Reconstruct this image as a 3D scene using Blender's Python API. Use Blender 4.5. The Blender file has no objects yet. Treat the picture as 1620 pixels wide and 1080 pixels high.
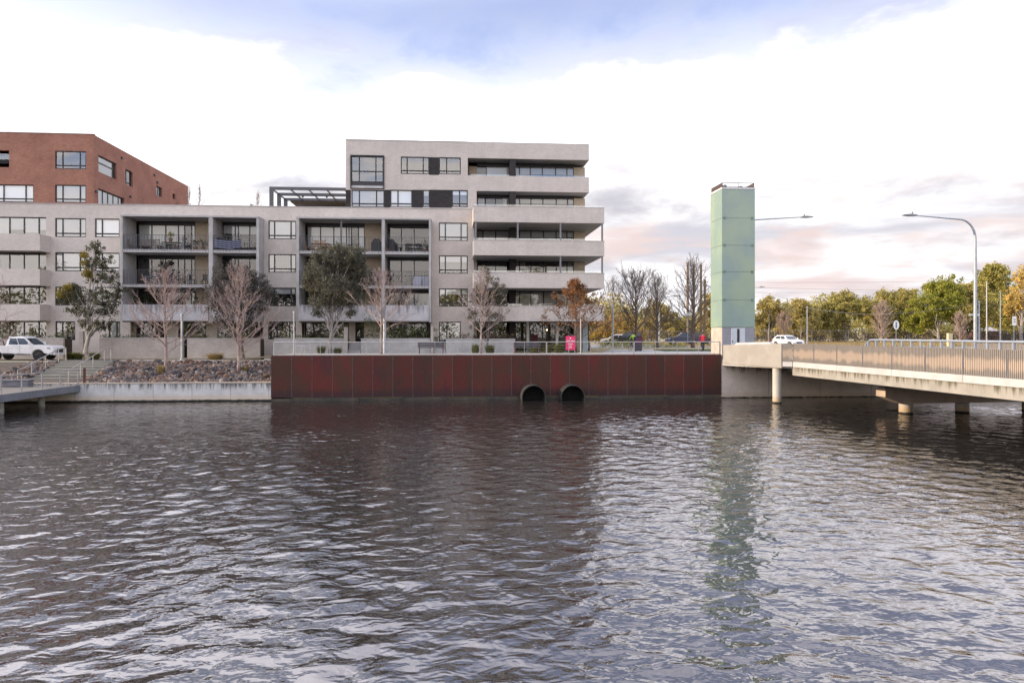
import bpy, bmesh, math, random
import numpy as np
from mathutils import Vector, Matrix

C = bpy.context.scene.collection
R = math.radians
# ------------------------------------------------------------------ camera, world, sun, exposure
TH = R(4.47); FPX = 1150.0; CXP = 810.0; HYP = 526.0; CAMZ = 4.6
ST, CT = math.sin(TH), math.cos(TH)
cam = bpy.data.cameras.new('camera'); camo = bpy.data.objects.new('camera', cam); C.objects.link(camo)
camo.location = (0, 0, CAMZ); camo.rotation_euler = (R(90), 0, -TH)
cam.sensor_width = 36; cam.lens = FPX / 1620 * 36; cam.shift_y = -14 / 1620
cam.clip_start = 0.1; cam.clip_end = 6000
bpy.context.scene.camera = camo
SUN_EL, SUN_AZ = 14.0, 180.5          # azimuth measured from +X towards +Y (sun stands low on the left, a touch beyond the facades)
sd = Vector((math.cos(R(SUN_EL)) * math.cos(R(SUN_AZ)), math.cos(R(SUN_EL)) * math.sin(R(SUN_AZ)), math.sin(R(SUN_EL))))
sun = bpy.data.lights.new('sun', 'SUN'); suno = bpy.data.objects.new('sun', sun); C.objects.link(suno)
sun.energy = 4.8; sun.angle = R(0.6); sun.color = (1.0, 0.78, 0.52)
suno.rotation_euler = sd.to_track_quat('Z', 'Y').to_euler(); suno.location = (-60, 0, 60)
sc = bpy.context.scene
sc.view_settings.view_transform = 'Standard'; sc.view_settings.look = 'None'
sc.view_settings.exposure = 0.35; sc.view_settings.gamma = 1.0
try: sc.view_settings.use_curve_mapping = False
except Exception: pass
sc.cycles.max_bounces = 8; sc.cycles.diffuse_bounces = 3; sc.cycles.glossy_bounces = 4; sc.cycles.transparent_max_bounces = 12
sc.cycles.caustics_reflective = False; sc.cycles.caustics_refractive = False
sc.cycles.sample_clamp_indirect = 6.0

def N(nt, t, **kw):
    n = nt.nodes.new(t)
    for k, v in kw.items():
        if k.startswith('i_'):
            n.inputs[k[2:].replace('_', ' ')].default_value = v
        else: setattr(n, k, v)
    return n
def L(nt, a, b): nt.links.new(a, b)
def math_(nt, op, a, b=None, c=None, clamp=False):
    n = nt.nodes.new('ShaderNodeMath'); n.operation = op; n.use_clamp = clamp
    for i, v in enumerate((a, b, c)):
        if v is None: continue
        if isinstance(v, (int, float)): n.inputs[i].default_value = v
        else: nt.links.new(v, n.inputs[i])
    return n.outputs[0]
def sstep(nt, v, lo, hi):
    n = nt.nodes.new('ShaderNodeMapRange'); n.interpolation_type = 'SMOOTHSTEP'
    n.inputs['From Min'].default_value = lo; n.inputs['From Max'].default_value = hi
    nt.links.new(v, n.inputs['Value']); return n.outputs['Result']
def mixc(nt, f, a, b, blend='MIX'):
    n = nt.nodes.new('ShaderNodeMix'); n.data_type = 'RGBA'; n.blend_type = blend
    for s, v in ((n.inputs[0], f), (n.inputs[6], a), (n.inputs[7], b)):
        if isinstance(v, (int, float)): s.default_value = v
        elif isinstance(v, (tuple, list)): s.default_value = (*v[:3], 1)
        else: nt.links.new(v, s)
    return n.outputs[2]

world = bpy.data.worlds.new('World'); sc.world = world; world.use_nodes = True
def build_world():
    nt = world.node_tree; nt.nodes.clear()
    out = N(nt, 'ShaderNodeOutputWorld'); bg = N(nt, 'ShaderNodeBackground'); L(nt, bg.outputs[0], out.inputs[0])
    sky = N(nt, 'ShaderNodeTexSky'); sky.sky_type = 'NISHITA'; sky.sun_disc = False
    sky.sun_elevation = R(SUN_EL); sky.sun_rotation = R(90 - SUN_AZ)
    sky.air_density = 1.0; sky.dust_density = 0.6; sky.ozone_density = 2.0
    tc = N(nt, 'ShaderNodeTexCoord'); d = tc.outputs['Generated']
    sep = N(nt, 'ShaderNodeSeparateXYZ'); L(nt, d, sep.inputs[0])
    x, y, z = sep.outputs
    zc = math_(nt, 'MAXIMUM', z, 0.0)
    den = math_(nt, 'ADD', zc, 0.16)
    comb = N(nt, 'ShaderNodeCombineXYZ')
    L(nt, math_(nt, 'DIVIDE', x, den), comb.inputs[0]); L(nt, math_(nt, 'DIVIDE', y, den), comb.inputs[1])
    n1 = N(nt, 'ShaderNodeTexNoise', i_Scale=0.85, i_Detail=7.0, i_Roughness=0.55, i_Distortion=0.35); L(nt, comb.outputs[0], n1.inputs['Vector'])
    n2 = N(nt, 'ShaderNodeTexNoise', i_Scale=2.6, i_Detail=8.0, i_Roughness=0.6, i_Distortion=0.3); L(nt, comb.outputs[0], n2.inputs['Vector'])
    # cover: overcast near the horizon, breaking up higher
    el = math_(nt, 'ADD', zc, math_(nt, 'MULTIPLY', math_(nt, 'SUBTRACT', n1.outputs[0], 0.5), 0.34))
    el = math_(nt, 'ADD', el, math_(nt, 'MULTIPLY', math_(nt, 'SUBTRACT', n2.outputs[0], 0.5), 0.26))
    clear = sstep(nt, el, CLR0, CLR1)
    # more cloud to the left of the view and again behind the viewer
    side = sstep(nt, math_(nt, 'ADD', x, math_(nt, 'MULTIPLY', y, 0.15)), -0.42, -0.05)
    clear = math_(nt, 'MULTIPLY', clear, math_(nt, 'ADD', math_(nt, 'MULTIPLY', side, 0.3), 0.7))
    broken = sstep(nt, n1.outputs[0], 0.36, 0.62)
    hi = sstep(nt, zc, 0.42, 0.62)
    hi2 = math_(nt, 'SUBTRACT', 1.0, math_(nt, 'MULTIPLY', hi, math_(nt, 'ADD', math_(nt, 'MULTIPLY', broken, 0.50), 0.0)))
    clear = math_(nt, 'MULTIPLY', clear, hi2)
    left = math_(nt, 'SUBTRACT', 1.0, sstep(nt, x, -0.28, 0.16))
    clear = math_(nt, 'MULTIPLY', clear, math_(nt, 'SUBTRACT', 1.0, math_(nt, 'MULTIPLY', left, math_(nt, 'MULTIPLY', sstep(nt, zc, 0.38, 0.47), 0.8))))
    # cloud colour: white, grey-pink bellies in the band low over the trees to the right
    band = math_(nt, 'MULTIPLY', sstep(nt, zc, 0.015, 0.07), math_(nt, 'SUBTRACT', 1.0, sstep(nt, zc, 0.13, 0.24)))
    cmb2 = N(nt, 'ShaderNodeCombineXYZ'); L(nt, math_(nt, 'MULTIPLY', x, 3.2), cmb2.inputs[0]); L(nt, math_(nt, 'MULTIPLY', z, 13.0), cmb2.inputs[1]); L(nt, math_(nt,'MULTIPLY', y, 2.0), cmb2.inputs[2])
    n3 = N(nt, 'ShaderNodeTexNoise', i_Scale=1.5, i_Detail=6.0, i_Roughness=0.52, i_Distortion=0.4); L(nt, cmb2.outputs[0], n3.inputs['Vector'])
    right = sstep(nt, x, 0.05, 0.25)
    grey = math_(nt, 'MULTIPLY', math_(nt, 'MULTIPLY', band, right), sstep(nt, n3.outputs[0], 0.36, 0.60))
    pinkm = sstep(nt, n3.outputs['Color'], 0.45, 0.55)
    white = mixc(nt, sstep(nt, math_(nt, 'ADD', math_(nt, 'MULTIPLY', n2.outputs[0], 0.55), math_(nt, 'MULTIPLY', n1.outputs[0], 0.45)), 0.36, 0.56), (0.46, 0.455, 0.50), (0.86, 0.845, 0.85))
    belly = mixc(nt, pinkm, (0.50, 0.495, 0.55), (0.63, 0.52, 0.505))
    cloud = mixc(nt, math_(nt, 'MULTIPLY', grey, 0.97), white, belly)
    rise = N(nt, 'ShaderNodeValToRGB'); L(nt, zc, rise.inputs[0]); re = rise.color_ramp.elements
    re[0].position = 0.185; re[0].color = (0.31, 0.31, 0.31, 1); re[1].position = 0.28; re[1].color = (0.72, 0.71, 0.73, 1); e3 = re.new(0.50); e3.color = (0.98, 0.96, 1.0, 1)
    over = mixc(nt, 1.0, rise.outputs[0], (CLOUD*3.6,)*3, 'MULTIPLY')
    over = mixc(nt, math_(nt, 'MULTIPLY', sstep(nt, clear, 0.0, 0.45), math_(nt, 'SUBTRACT', 1.0, sstep(nt, zc, 0.40, 0.50))), over, (1.28, 1.28, 1.32))
    cloud = mixc(nt, 1.0, cloud, over, 'MULTIPLY')
    # the sky behind the viewer and overhead carries brighter cloud
    back = sstep(nt, math_(nt, 'MULTIPLY', y, -1.0), -0.2, 0.5)
    bcol = mixc(nt, math_(nt, 'MULTIPLY', math_(nt, 'SUBTRACT', 1.0, sstep(nt, n2.outputs[0], 0.38, 0.60)), sstep(nt, zc, 0.10, 0.24)), (BACK * 1.12, BACK * 1.01, BACK * 0.92), (BACK * 0.42, BACK * 0.56, BACK * 0.86))
    cloud = mixc(nt, back, cloud, bcol)
    skyc = mixc(nt, 1.0, sky.outputs[0], (SKYK * 1.60, SKYK * 1.36, SKYK * 1.62), 'MULTIPLY')
    col = mixc(nt, math_(nt, 'MULTIPLY', clear, 0.84), cloud, skyc)
    below = sstep(nt, z, -0.02, 0.0)
    col = mixc(nt, below, (0.30, 0.29, 0.27), col)
    L(nt, col, bg.inputs['Color']); bg.inputs['Strength'].default_value = 1.0
CLR0, CLR1 = 0.24, 0.44
CLOUD, BACK, SKYK = 1.0, 1.95, 0.15
build_world()

# ------------------------------------------------------------------ picture measurements -> real positions
def xat(px, Y):
    u = (px - CXP) / FPX; return Y / (CT - u * ST) * (ST + u * CT)
def sat(px, Y):
    u = (px - CXP) / FPX; return Y / (CT - u * ST)
def zat(px, py, Y): return CAMZ - sat(px, Y) * (py - HYP) / FPX
def at(px, py, Y): return Vector((xat(px, Y), Y, zat(px, py, Y)))
def atd(px, py, t):
    u = (px - CXP) / FPX; return Vector((t * (ST + u * CT), t * (CT - u * ST), CAMZ - t * (py - HYP) / FPX))

# ------------------------------------------------------------------ mesh helper
class MB:
    def __init__(s): s.v = []; s.f = []
    def box(s, x0, x1, y0, y1, z0, z1):
        if x1 < x0: x0, x1 = x1, x0
        if y1 < y0: y0, y1 = y1, y0
        if z1 < z0: z0, z1 = z1, z0
        b = len(s.v)
        s.v += [(x0, y0, z0), (x1, y0, z0), (x1, y1, z0), (x0, y1, z0), (x0, y0, z1), (x1, y0, z1), (x1, y1, z1), (x0, y1, z1)]
        s.f += [(b, b+3, b+2, b+1), (b+4, b+5, b+6, b+7), (b, b+1, b+5, b+4), (b+1, b+2, b+6, b+5), (b+2, b+3, b+7, b+6), (b+3, b, b+4, b+7)]
        return s
    def hexa(s, p):
        b = len(s.v); s.v += [tuple(q) for q in p]
        s.f += [(b, b+3, b+2, b+1), (b+4, b+5, b+6, b+7), (b, b+1, b+5, b+4), (b+1, b+2, b+6, b+5), (b+2, b+3, b+7, b+6), (b+3, b, b+4, b+7)]
        return s
    def quad(s, a, b_, c, d):
        b = len(s.v); s.v += [tuple(a), tuple(b_), tuple(c), tuple(d)]; s.f.append((b, b+1, b+2, b+3)); return s
    def prism(s, poly, a, b_, axis='y'):
        n = len(poly); k = len(s.v)
        def P(p, q): return (p[0], q, p[1]) if axis == 'y' else ((p[0], p[1], q) if axis == 'z' else (q, p[0], p[1]))
        s.v += [P(p, a) for p in poly] + [P(p, b_) for p in poly]
        s.f.append(tuple(range(k, k+n))); s.f.append(tuple(range(k+2*n-1, k+n-1, -1)))
        for i in range(n):
            j = (i+1) % n; s.f.append((k+i, k+n+i, k+n+j, k+j))
        return s
    def tube(s, pts, rad, n=6, cap=True):
        pts = [Vector(p) for p in pts]; m = len(pts)
        if isinstance(rad, (int, float)): rad = [rad] * m
        b = len(s.v); prev = None
        for i, p in enumerate(pts):
            t = (pts[min(i+1, m-1)] - pts[max(i-1, 0)])
            if t.length < 1e-9: t = Vector((0, 0, 1))
            t.normalize()
            if prev is None:
                a = Vector((1, 0, 0)) if abs(t.x) < 0.8 else Vector((0, 1, 0))
            else: a = prev
            a = (a - t * a.dot(t))
            if a.length < 1e-6: a = t.orthogonal()
            a.normalize(); prev = a; c = t.cross(a)
            for k in range(n):
                w = 2 * math.pi * k / n
                q = p + (a * math.cos(w) + c * math.sin(w)) * rad[i]; s.v.append((q.x, q.y, q.z))
        for i in range(m-1):
            for k in range(n):
                k2 = (k+1) % n
                s.f.append((b+i*n+k, b+i*n+k2, b+(i+1)*n+k2, b+(i+1)*n+k))
        if cap:
            s.f.append(tuple(b+k for k in range(n-1, -1, -1))); s.f.append(tuple(b+(m-1)*n+k for k in range(n)))
        return s
    def cyl(s, p0, p1, r0, r1=None, n=12): return s.tube([p0, p1], [r0, r0 if r1 is None else r1], n)
    def lathe(s, c, prof, n=16):
        b = len(s.v); m = len(prof)
        for r, z in prof:
            for k in range(n):
                w = 2*math.pi*k/n; s.v.append((c[0]+r*math.cos(w), c[1]+r*math.sin(w), c[2]+z))
        for i in range(m-1):
            for k in range(n):
                k2 = (k+1) % n; s.f.append((b+i*n+k, b+i*n+k2, b+(i+1)*n+k2, b+(i+1)*n+k))
        s.f.append(tuple(b+k for k in range(n-1, -1, -1))); s.f.append(tuple(b+(m-1)*n+k for k in range(n)))
        return s
    def ball(s, c, rx, ry=None, rz=None, n=10, m=6, rough=0, rnd=None):
        ry = rx if ry is None else ry; rz = rx if rz is None else rz
        b = len(s.v)
        for i in range(m+1):
            th = math.pi * i / m
            for k in range(n):
                w = 2*math.pi*k/n; q = 1 + (rnd.uniform(-rough, rough) if rnd else 0)
                s.v.append((c[0]+rx*q*math.sin(th)*math.cos(w), c[1]+ry*q*math.sin(th)*math.sin(w), c[2]+rz*q*math.cos(th)))
        for i in range(m):
            for k in range(n):
                k2 = (k+1) % n; s.f.append((b+i*n+k, b+(i+1)*n+k, b+(i+1)*n+k2, b+i*n+k2))
        return s
    def build(s, name, mat, parent=None, smooth=False, bevel=0, mats=None):
        me = bpy.data.meshes.new(name)
        off = Vector((0, 0, 0)); 
        if parent is not None: off = world_loc(parent)
        inv = None
        if parent is not None and world_rot(parent): inv = Matrix.Rotation(-world_rot(parent), 3, 'Z')
        vv = [(Vector(p) - off) for p in s.v]
        if inv: vv = [inv @ p for p in vv]
        me.from_pydata(vv, [], s.f)
        bm = bmesh.new(); bm.from_mesh(me)
        bmesh.ops.remove_doubles(bm, verts=bm.verts, dist=1e-5) if smooth else None
        bmesh.ops.recalc_face_normals(bm, faces=bm.faces)
        if bevel:
            es = [e for e in bm.edges if len(e.link_faces) == 2 and e.calc_face_angle(0) > 0.5]
            bmesh.ops.bevel(bm, geom=es, offset=bevel, segments=2, affect='EDGES', clamp_overlap=True)
        bm.to_mesh(me); bm.free()
        if smooth:
            for p in me.polygons: p.use_smooth = True
        me.materials.append(mat)
        o = bpy.data.objects.new(name, me); C.objects.link(o)
        if parent is not None: o.parent = parent
        return o
    def local(s, name, mat, parent=None, **kw):
        """vertices already in the parent's own frame"""
        o = s.build(name, mat, None, **kw)
        if parent is not None: o.parent = parent
        return o
LOCS = {}
def world_loc(o):
    p = Vector((0, 0, 0))
    while o is not None:
        p = p + Vector(o.location); o = o.parent
    return p
def world_rot(o):
    r = 0
    while o is not None:
        r += o.rotation_euler.z; o = o.parent
    return r
def tag(o, label=None, cat=None, group=None, kind=None):
    if label: o['label'] = label
    if cat: o['category'] = cat
    if group: o['group'] = group
    if kind: o['kind'] = kind
    return o
def thing(name, label, cat, loc=(0, 0, 0), rz=0, group=None):
    o = bpy.data.objects.new(name, None); C.objects.link(o); o.location = loc; o.rotation_euler = (0, 0, rz)
    o.empty_display_size = 0.3
    return tag(o, label, cat, group)
def one(mb, name, mat, label, cat, loc, group=None, **kw):
    """a thing that is a single mesh, origin at loc"""
    mb.v = [(p[0]-loc[0], p[1]-loc[1], p[2]-loc[2]) for p in mb.v]
    o = mb.build(name, mat, None, **kw); o.location = loc
    return tag(o, label, cat, group)
def struct(mb, name, mat, **kw):
    o = mb.build(name, mat, None, **kw); o['kind'] = 'structure'; return o
def copy_tree(o, parent=None):
    c = o.copy(); C.objects.link(c); c.parent = parent
    for ch in list(o.children): copy_tree(ch, c)
    return c
def quads_mesh(name, V, mat, parent=None, n=4, loc=(0, 0, 0)):
    """V: (m*n,3) array, consecutive n-gons"""
    V = np.asarray(V, dtype=np.float32) - np.asarray(loc, dtype=np.float32)
    me = bpy.data.meshes.new(name); k = len(V); m = k // n
    me.vertices.add(k); me.vertices.foreach_set('co', V.ravel())
    me.loops.add(k); me.loops.foreach_set('vertex_index', np.arange(k, dtype=np.int32))
    me.polygons.add(m); me.polygons.foreach_set('loop_start', np.arange(0, k, n, dtype=np.int32))
    me.polygons.foreach_set('loop_total', np.full(m, n, dtype=np.int32))
    me.update(calc_edges=True); me.materials.append(mat)
    o = bpy.data.objects.new(name, me); C.objects.link(o)
    if parent is not None: o.parent = parent
    return o

# ------------------------------------------------------------------ materials
def newmat(name):
    m = bpy.data.materials.new(name); m.use_nodes = True; nt = m.node_tree
    return m, nt, nt.nodes['Principled BSDF']
def pos(nt): return N(nt, 'ShaderNodeNewGeometry').outputs['Position']
def objco(nt): return N(nt, 'ShaderNodeTexCoord').outputs['Object']
def simple(name, c, rough=0.6, metal=0.0, c2=None, scale=3.0, bump=0.0, bscale=None, local=False, spec=0.5, stretch=None):
    m, nt, b = newmat(name)
    b.inputs['Roughness'].default_value = rough; b.inputs['Metallic'].default_value = metal
    b.inputs['Specular IOR Level'].default_value = spec
    b.inputs['Base Color'].default_value = (*c, 1)
    if c2 or bump:
        co = objco(nt) if local else pos(nt)
        if stretch:
            mp = N(nt, 'ShaderNodeMapping'); mp.inputs['Scale'].default_value = stretch; L(nt, co, mp.inputs[0]); co = mp.outputs[0]
    if c2:
        n = N(nt, 'ShaderNodeTexNoise', i_Scale=scale, i_Detail=6.0, i_Roughness=0.6); L(nt, co, n.inputs['Vector'])
        L(nt, mixc(nt, sstep(nt, n.outputs[0], 0.33, 0.67), c, c2), b.inputs['Base Color'])
    if bump:
        n = N(nt, 'ShaderNodeTexNoise', i_Scale=bscale or scale*6, i_Detail=4.0); L(nt, co, n.inputs['Vector'])
        bp = N(nt, 'ShaderNodeBump', i_Strength=bump, i_Distance=0.02); L(nt, n.outputs[0], bp.inputs['Height']); L(nt, bp.outputs[0], b.inputs['Normal'])
    return m
def brickmat(name, c1, c2, mort, w=0.24, h=0.086, var=0.5, tint=None):
    m, nt, b = newmat(name); b.inputs['Roughness'].default_value = 0.85; b.inputs['Specular IOR Level'].default_value = 0.25
    sp = N(nt, 'ShaderNodeSeparateXYZ'); L(nt, pos(nt), sp.inputs[0])
    cb = N(nt, 'ShaderNodeCombineXYZ'); L(nt, math_(nt, 'ADD', sp.outputs[0], sp.outputs[1]), cb.inputs[0]); L(nt, sp.outputs[2], cb.inputs[1])
    br = N(nt, 'ShaderNodeTexBrick', i_Scale=1.0); L(nt, cb.outputs[0], br.inputs['Vector'])
    br.inputs['Color1'].default_value = (*c1, 1); br.inputs['Color2'].default_value = (*c2, 1); br.inputs['Mortar'].default_value = (*mort, 1)
    br.inputs['Mortar Size'].default_value = 0.009; br.inputs['Brick Width'].default_value = w; br.inputs['Row Height'].default_value = h; br.inputs['Bias'].default_value = 0.0
    n = N(nt, 'ShaderNodeTexNoise', i_Scale=0.55, i_Detail=8.0, i_Roughness=0.65); L(nt, cb.outputs[0], n.inputs['Vector'])
    dk = mixc(nt, sstep(nt, n.outputs[0], 0.3, 0.7), (1-var*0.35,)*3, (1.0+var*0.15,)*3)
    col = mixc(nt, 1.0, br.outputs[0], dk, 'MULTIPLY')
    # courses: bands of slightly different bricks
    mp = N(nt, 'ShaderNodeMapping'); mp.inputs['Scale'].default_value = (1.6, 5.0, 1); L(nt, cb.outputs[0], mp.inputs[0])
    n2 = N(nt, 'ShaderNodeTexNoise', i_Scale=2.0, i_Detail=5.0, i_Roughness=0.7); L(nt, mp.outputs[0], n2.inputs['Vector'])
    col = mixc(nt, math_(nt, 'MULTIPLY', sstep(nt, n2.outputs[0], 0.42, 0.75), var*0.6), col, tint or c2)
    mp3 = N(nt, 'ShaderNodeMapping'); mp3.inputs['Scale'].default_value = (1.1, 0.09, 1); L(nt, cb.outputs[0], mp3.inputs[0])
    n3 = N(nt, 'ShaderNodeTexNoise', i_Scale=1.6, i_Detail=7.0, i_Roughness=0.7); L(nt, mp3.outputs[0], n3.inputs['Vector'])
    col = mixc(nt, 1.0, col, mixc(nt, sstep(nt, n3.outputs[0], 0.36, 0.62), (0.965, 0.96, 0.955), (1.02, 1.02, 1.02)), 'MULTIPLY')
    L(nt, col, b.inputs['Base Color'])
    bp = N(nt, 'ShaderNodeBump', i_Strength=0.4, i_Distance=0.01); L(nt, br.outputs['Fac'], bp.inputs['Height']); bp.invert = True; L(nt, bp.outputs[0], b.inputs['Normal'])
    return m
def streakmat(name, c, stain, top, reach, low=None, lowz=0.35, amt=1.0, rough=0.85, joint=None):
    """concrete with run-off streaks under its top edge and a dark algae line at the water"""
    m, nt, b = newmat(name); b.inputs['Roughness'].default_value = rough; b.inputs['Specular IOR Level'].default_value = 0.3
    p = pos(nt); sp = N(nt, 'ShaderNodeSeparateXYZ'); L(nt, p, sp.inputs[0])
    n0 = N(nt, 'ShaderNodeTexNoise', i_Scale=1.3, i_Detail=8.0, i_Roughness=0.65); L(nt, p, n0.inputs['Vector'])
    col = mixc(nt, sstep(nt, n0.outputs[0], 0.3, 0.7), tuple(v*0.78 for v in c), c)
    mp = N(nt, 'ShaderNodeMapping'); mp.inputs['Scale'].default_value = (2.6, 2.6, 0.22); L(nt, p, mp.inputs[0])
    n1 = N(nt, 'ShaderNodeTexNoise', i_Scale=1.5, i_Detail=6.0, i_Roughness=0.7); L(nt, mp.outputs[0], n1.inputs['Vector'])
    dist = math_(nt, 'SUBTRACT', top, sp.outputs[2])
    fall = math_(nt, 'SUBTRACT', 1.0, sstep(nt, math_(nt, 'ADD', dist, math_(nt, 'MULTIPLY', math_(nt, 'SUBTRACT', 0.5, n1.outputs[0]), reach*2.2)), 0.0, reach))
    st = math_(nt, 'MULTIPLY', math_(nt, 'MULTIPLY', fall, sstep(nt, n1.outputs[0], 0.42, 0.6)), amt, clamp=True)
    col = mixc(nt, st, col, stain)
    if joint:
        w = math_(nt, 'PINGPONG', math_(nt, 'ADD', sp.outputs[0], sp.outputs[1]), joint)
        col = mixc(nt, math_(nt, 'MULTIPLY', math_(nt, 'SUBTRACT', 1.0, sstep(nt, w, 0.012, 0.03)), 0.75), col, tuple(v*0.3 for v in c))
    if low:
        n2 = N(nt, 'ShaderNodeTexNoise', i_Scale=3.0, i_Detail=5.0); L(nt, p, n2.inputs['Vector'])
        zz = math_(nt, 'ADD', sp.outputs[2], math_(nt, 'MULTIPLY', math_(nt, 'SUBTRACT', n2.outputs[0], 0.5), 0.12))
        col = mixc(nt, math_(nt, 'MULTIPLY', math_(nt, 'SUBTRACT', 1.0, sstep(nt, zz, lowz, lowz+0.35)), 0.6), col, low)
        col = mixc(nt, math_(nt, 'SUBTRACT', 1.0, sstep(nt, zz, lowz-0.14, lowz-0.06)), col, (0.018, 0.02, 0.017))
    L(nt, col, b.inputs['Base Color'])
    bp = N(nt, 'ShaderNodeBump', i_Strength=0.15, i_Distance=0.02); L(nt, n0.outputs[0], bp.inputs['Height']); L(nt, bp.outputs[0], b.inputs['Normal'])
    return m
def leafmat(name, cols, trans=0.3, rough=0.55, patch=None):
    m, nt, b = newmat(name); out = nt.nodes['Material Output']
    g = N(nt, 'ShaderNodeNewGeometry'); rp = N(nt, 'ShaderNodeValToRGB'); L(nt, g.outputs['Random Per Island'], rp.inputs[0])
    el = rp.color_ramp.elements
    while len(el) < len(cols): el.new(0.5)
    for i, c in enumerate(cols): el[i].position = i / max(1, len(cols)-1); el[i].color = (*c, 1)
    n = N(nt, 'ShaderNodeTexNoise', i_Scale=0.9, i_Detail=3.0); L(nt, g.outputs['Position'], n.inputs['Vector'])
    col = mixc(nt, 1.0, rp.outputs[0], mixc(nt, sstep(nt, n.outputs[0], 0.3, 0.7), (0.65, 0.68, 0.7), (1.2, 1.15, 1.05)), 'MULTIPLY')
    L(nt, col, b.inputs['Base Color']); b.inputs['Roughness'].default_value = rough; b.inputs['Specular IOR Level'].default_value = 0.25
    tr = N(nt, 'ShaderNodeBsdfTranslucent'); L(nt, col, tr.inputs[0])
    mx = N(nt, 'ShaderNodeMixShader', ); mx.inputs[0].default_value = trans
    L(nt, b.outputs[0], mx.inputs[1]); L(nt, tr.outputs[0], mx.inputs[2]); L(nt, mx.outputs[0], out.inputs[0])
    return m
def glassmat(name, base=0.10, tint=(0.75, 0.8, 0.82), refl=1.0):
    m, nt, b = newmat(name); out = nt.nodes['Material Output']; nt.nodes.remove(b)
    t = N(nt, 'ShaderNodeBsdfTransparent'); t.inputs[0].default_value = (*tint, 1)
    g = N(nt, 'ShaderNodeBsdfGlossy', i_Roughness=0.015); g.inputs[0].default_value = (0.93, 0.96, 1.0, 1)
    n = N(nt, 'ShaderNodeTexNoise', i_Scale=0.35, i_Detail=1.0); L(nt, pos(nt), n.inputs['Vector'])
    bp = N(nt, 'ShaderNodeBump', i_Strength=0.02, i_Distance=0.3); L(nt, n.outputs[0], bp.inputs['Height']); L(nt, bp.outputs[0], g.inputs['Normal'])
    fr = N(nt, 'ShaderNodeFresnel', i_IOR=1.5)
    f = math_(nt, 'ADD', math_(nt, 'MULTIPLY', fr.outputs[0], refl), base, clamp=True)
    mx = N(nt, 'ShaderNodeMixShader'); L(nt, f, mx.inputs[0]); L(nt, t.outputs[0], mx.inputs[1]); L(nt, g.outputs[0], mx.inputs[2]); L(nt, mx.outputs[0], out.inputs[0])
    return m
def emit(name, c, s):
    m, nt, b = newmat(name); b.inputs['Base Color'].default_value = (*c, 1); b.inputs['Emission Color'].default_value = (*c, 1); b.inputs['Emission Strength'].default_value = s; return m

M = {}
M['cream'] = brickmat('cream_brick', (0.51, 0.457, 0.42), (0.59, 0.53, 0.48), (0.52, 0.495, 0.48), var=0.25, tint=(0.53, 0.45, 0.43))
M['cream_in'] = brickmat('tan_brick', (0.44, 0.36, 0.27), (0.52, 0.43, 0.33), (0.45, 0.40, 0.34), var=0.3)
M['red'] = brickmat('red_brick', (0.27, 0.105, 0.074), (0.345, 0.155, 0.108), (0.31, 0.21, 0.165), var=0.6, tint=(0.38, 0.18, 0.12))
M['darkbrick'] = brickmat('charcoal_brick', (0.03, 0.028, 0.03), (0.05, 0.045, 0.047), (0.035, 0.033, 0.035), var=0.4, tint=(0.06, 0.045, 0.045))
M['terrace'] = brickmat('terrace_brick', (0.38, 0.34, 0.31), (0.46, 0.41, 0.37), (0.42, 0.40, 0.38), var=0.5, tint=(0.44, 0.33, 0.29))
M['conc'] = simple('grey_concrete', (0.42, 0.41, 0.41), 0.85, c2=(0.34, 0.335, 0.33), scale=1.2, bump=0.1)
M['conc_l'] = simple('pale_concrete', (0.55, 0.54, 0.54), 0.85, c2=(0.45, 0.44, 0.44), scale=1.0, bump=0.1)
M['soffit'] = simple('painted_soffit', (0.45, 0.44, 0.43), 0.9, c2=(0.40, 0.39, 0.38), scale=0.8)
M['frame'] = simple('dark_aluminium', (0.018, 0.019, 0.024), 0.4, 0.3, c2=(0.026, 0.026, 0.03), scale=9)
M['bar'] = simple('charcoal_bar', (0.05, 0.05, 0.058), 0.5, 0.2, c2=(0.065, 0.06, 0.065), scale=5)
M['post'] = simple('grey_post', (0.16, 0.16, 0.18), 0.5, 0.3, c2=(0.20, 0.19, 0.2), scale=4)
M['glass'] = glassmat('window_glass', 0.13, (0.88, 0.91, 0.92))
M['glass_bay'] = glassmat('balcony_door_glass', 0.05, (0.80, 0.83, 0.84))
M['glass_b'] = glassmat('clear_rail_glass', 0.05, (0.9, 0.93, 0.93))
M['blind'] = simple('white_blind', (0.84, 0.83, 0.84), 0.8, c2=(0.78, 0.77, 0.79), scale=0.7)
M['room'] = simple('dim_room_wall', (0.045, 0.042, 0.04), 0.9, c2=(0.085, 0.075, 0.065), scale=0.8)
M['curtain'] = simple('pale_curtain', (0.48, 0.46, 0.44), 0.9, c2=(0.36, 0.35, 0.34), scale=9, stretch=(6, 6, 0.2))
M['roofdeck'] = simple('gravel_roof', (0.30, 0.29, 0.28), 0.95, c2=(0.24, 0.23, 0.22), scale=4, bump=0.3)
M['steelrail'] = simple('galvanised_rail', (0.40, 0.39, 0.38), 0.45, 0.3, c2=(0.33, 0.32, 0.31), scale=3)
M['galv'] = simple('galvanised_pole', (0.33, 0.36, 0.40), 0.45, 0.5, c2=(0.27, 0.30, 0.34), scale=2)
M['timber'] = simple('weathered_timber', (0.22, 0.17, 0.13), 0.85, c2=(0.14, 0.11, 0.09), scale=4, stretch=(3, 3, 0.6), bump=0.2)
M['pole_wood'] = simple('brown_timber_pole', (0.20, 0.13, 0.06), 0.85, c2=(0.13, 0.085, 0.045), scale=3, stretch=(4, 4, 0.4))
M['black'] = simple('black_plastic', (0.012, 0.012, 0.013), 0.55, c2=(0.02, 0.02, 0.022), scale=5, local=True)
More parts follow.
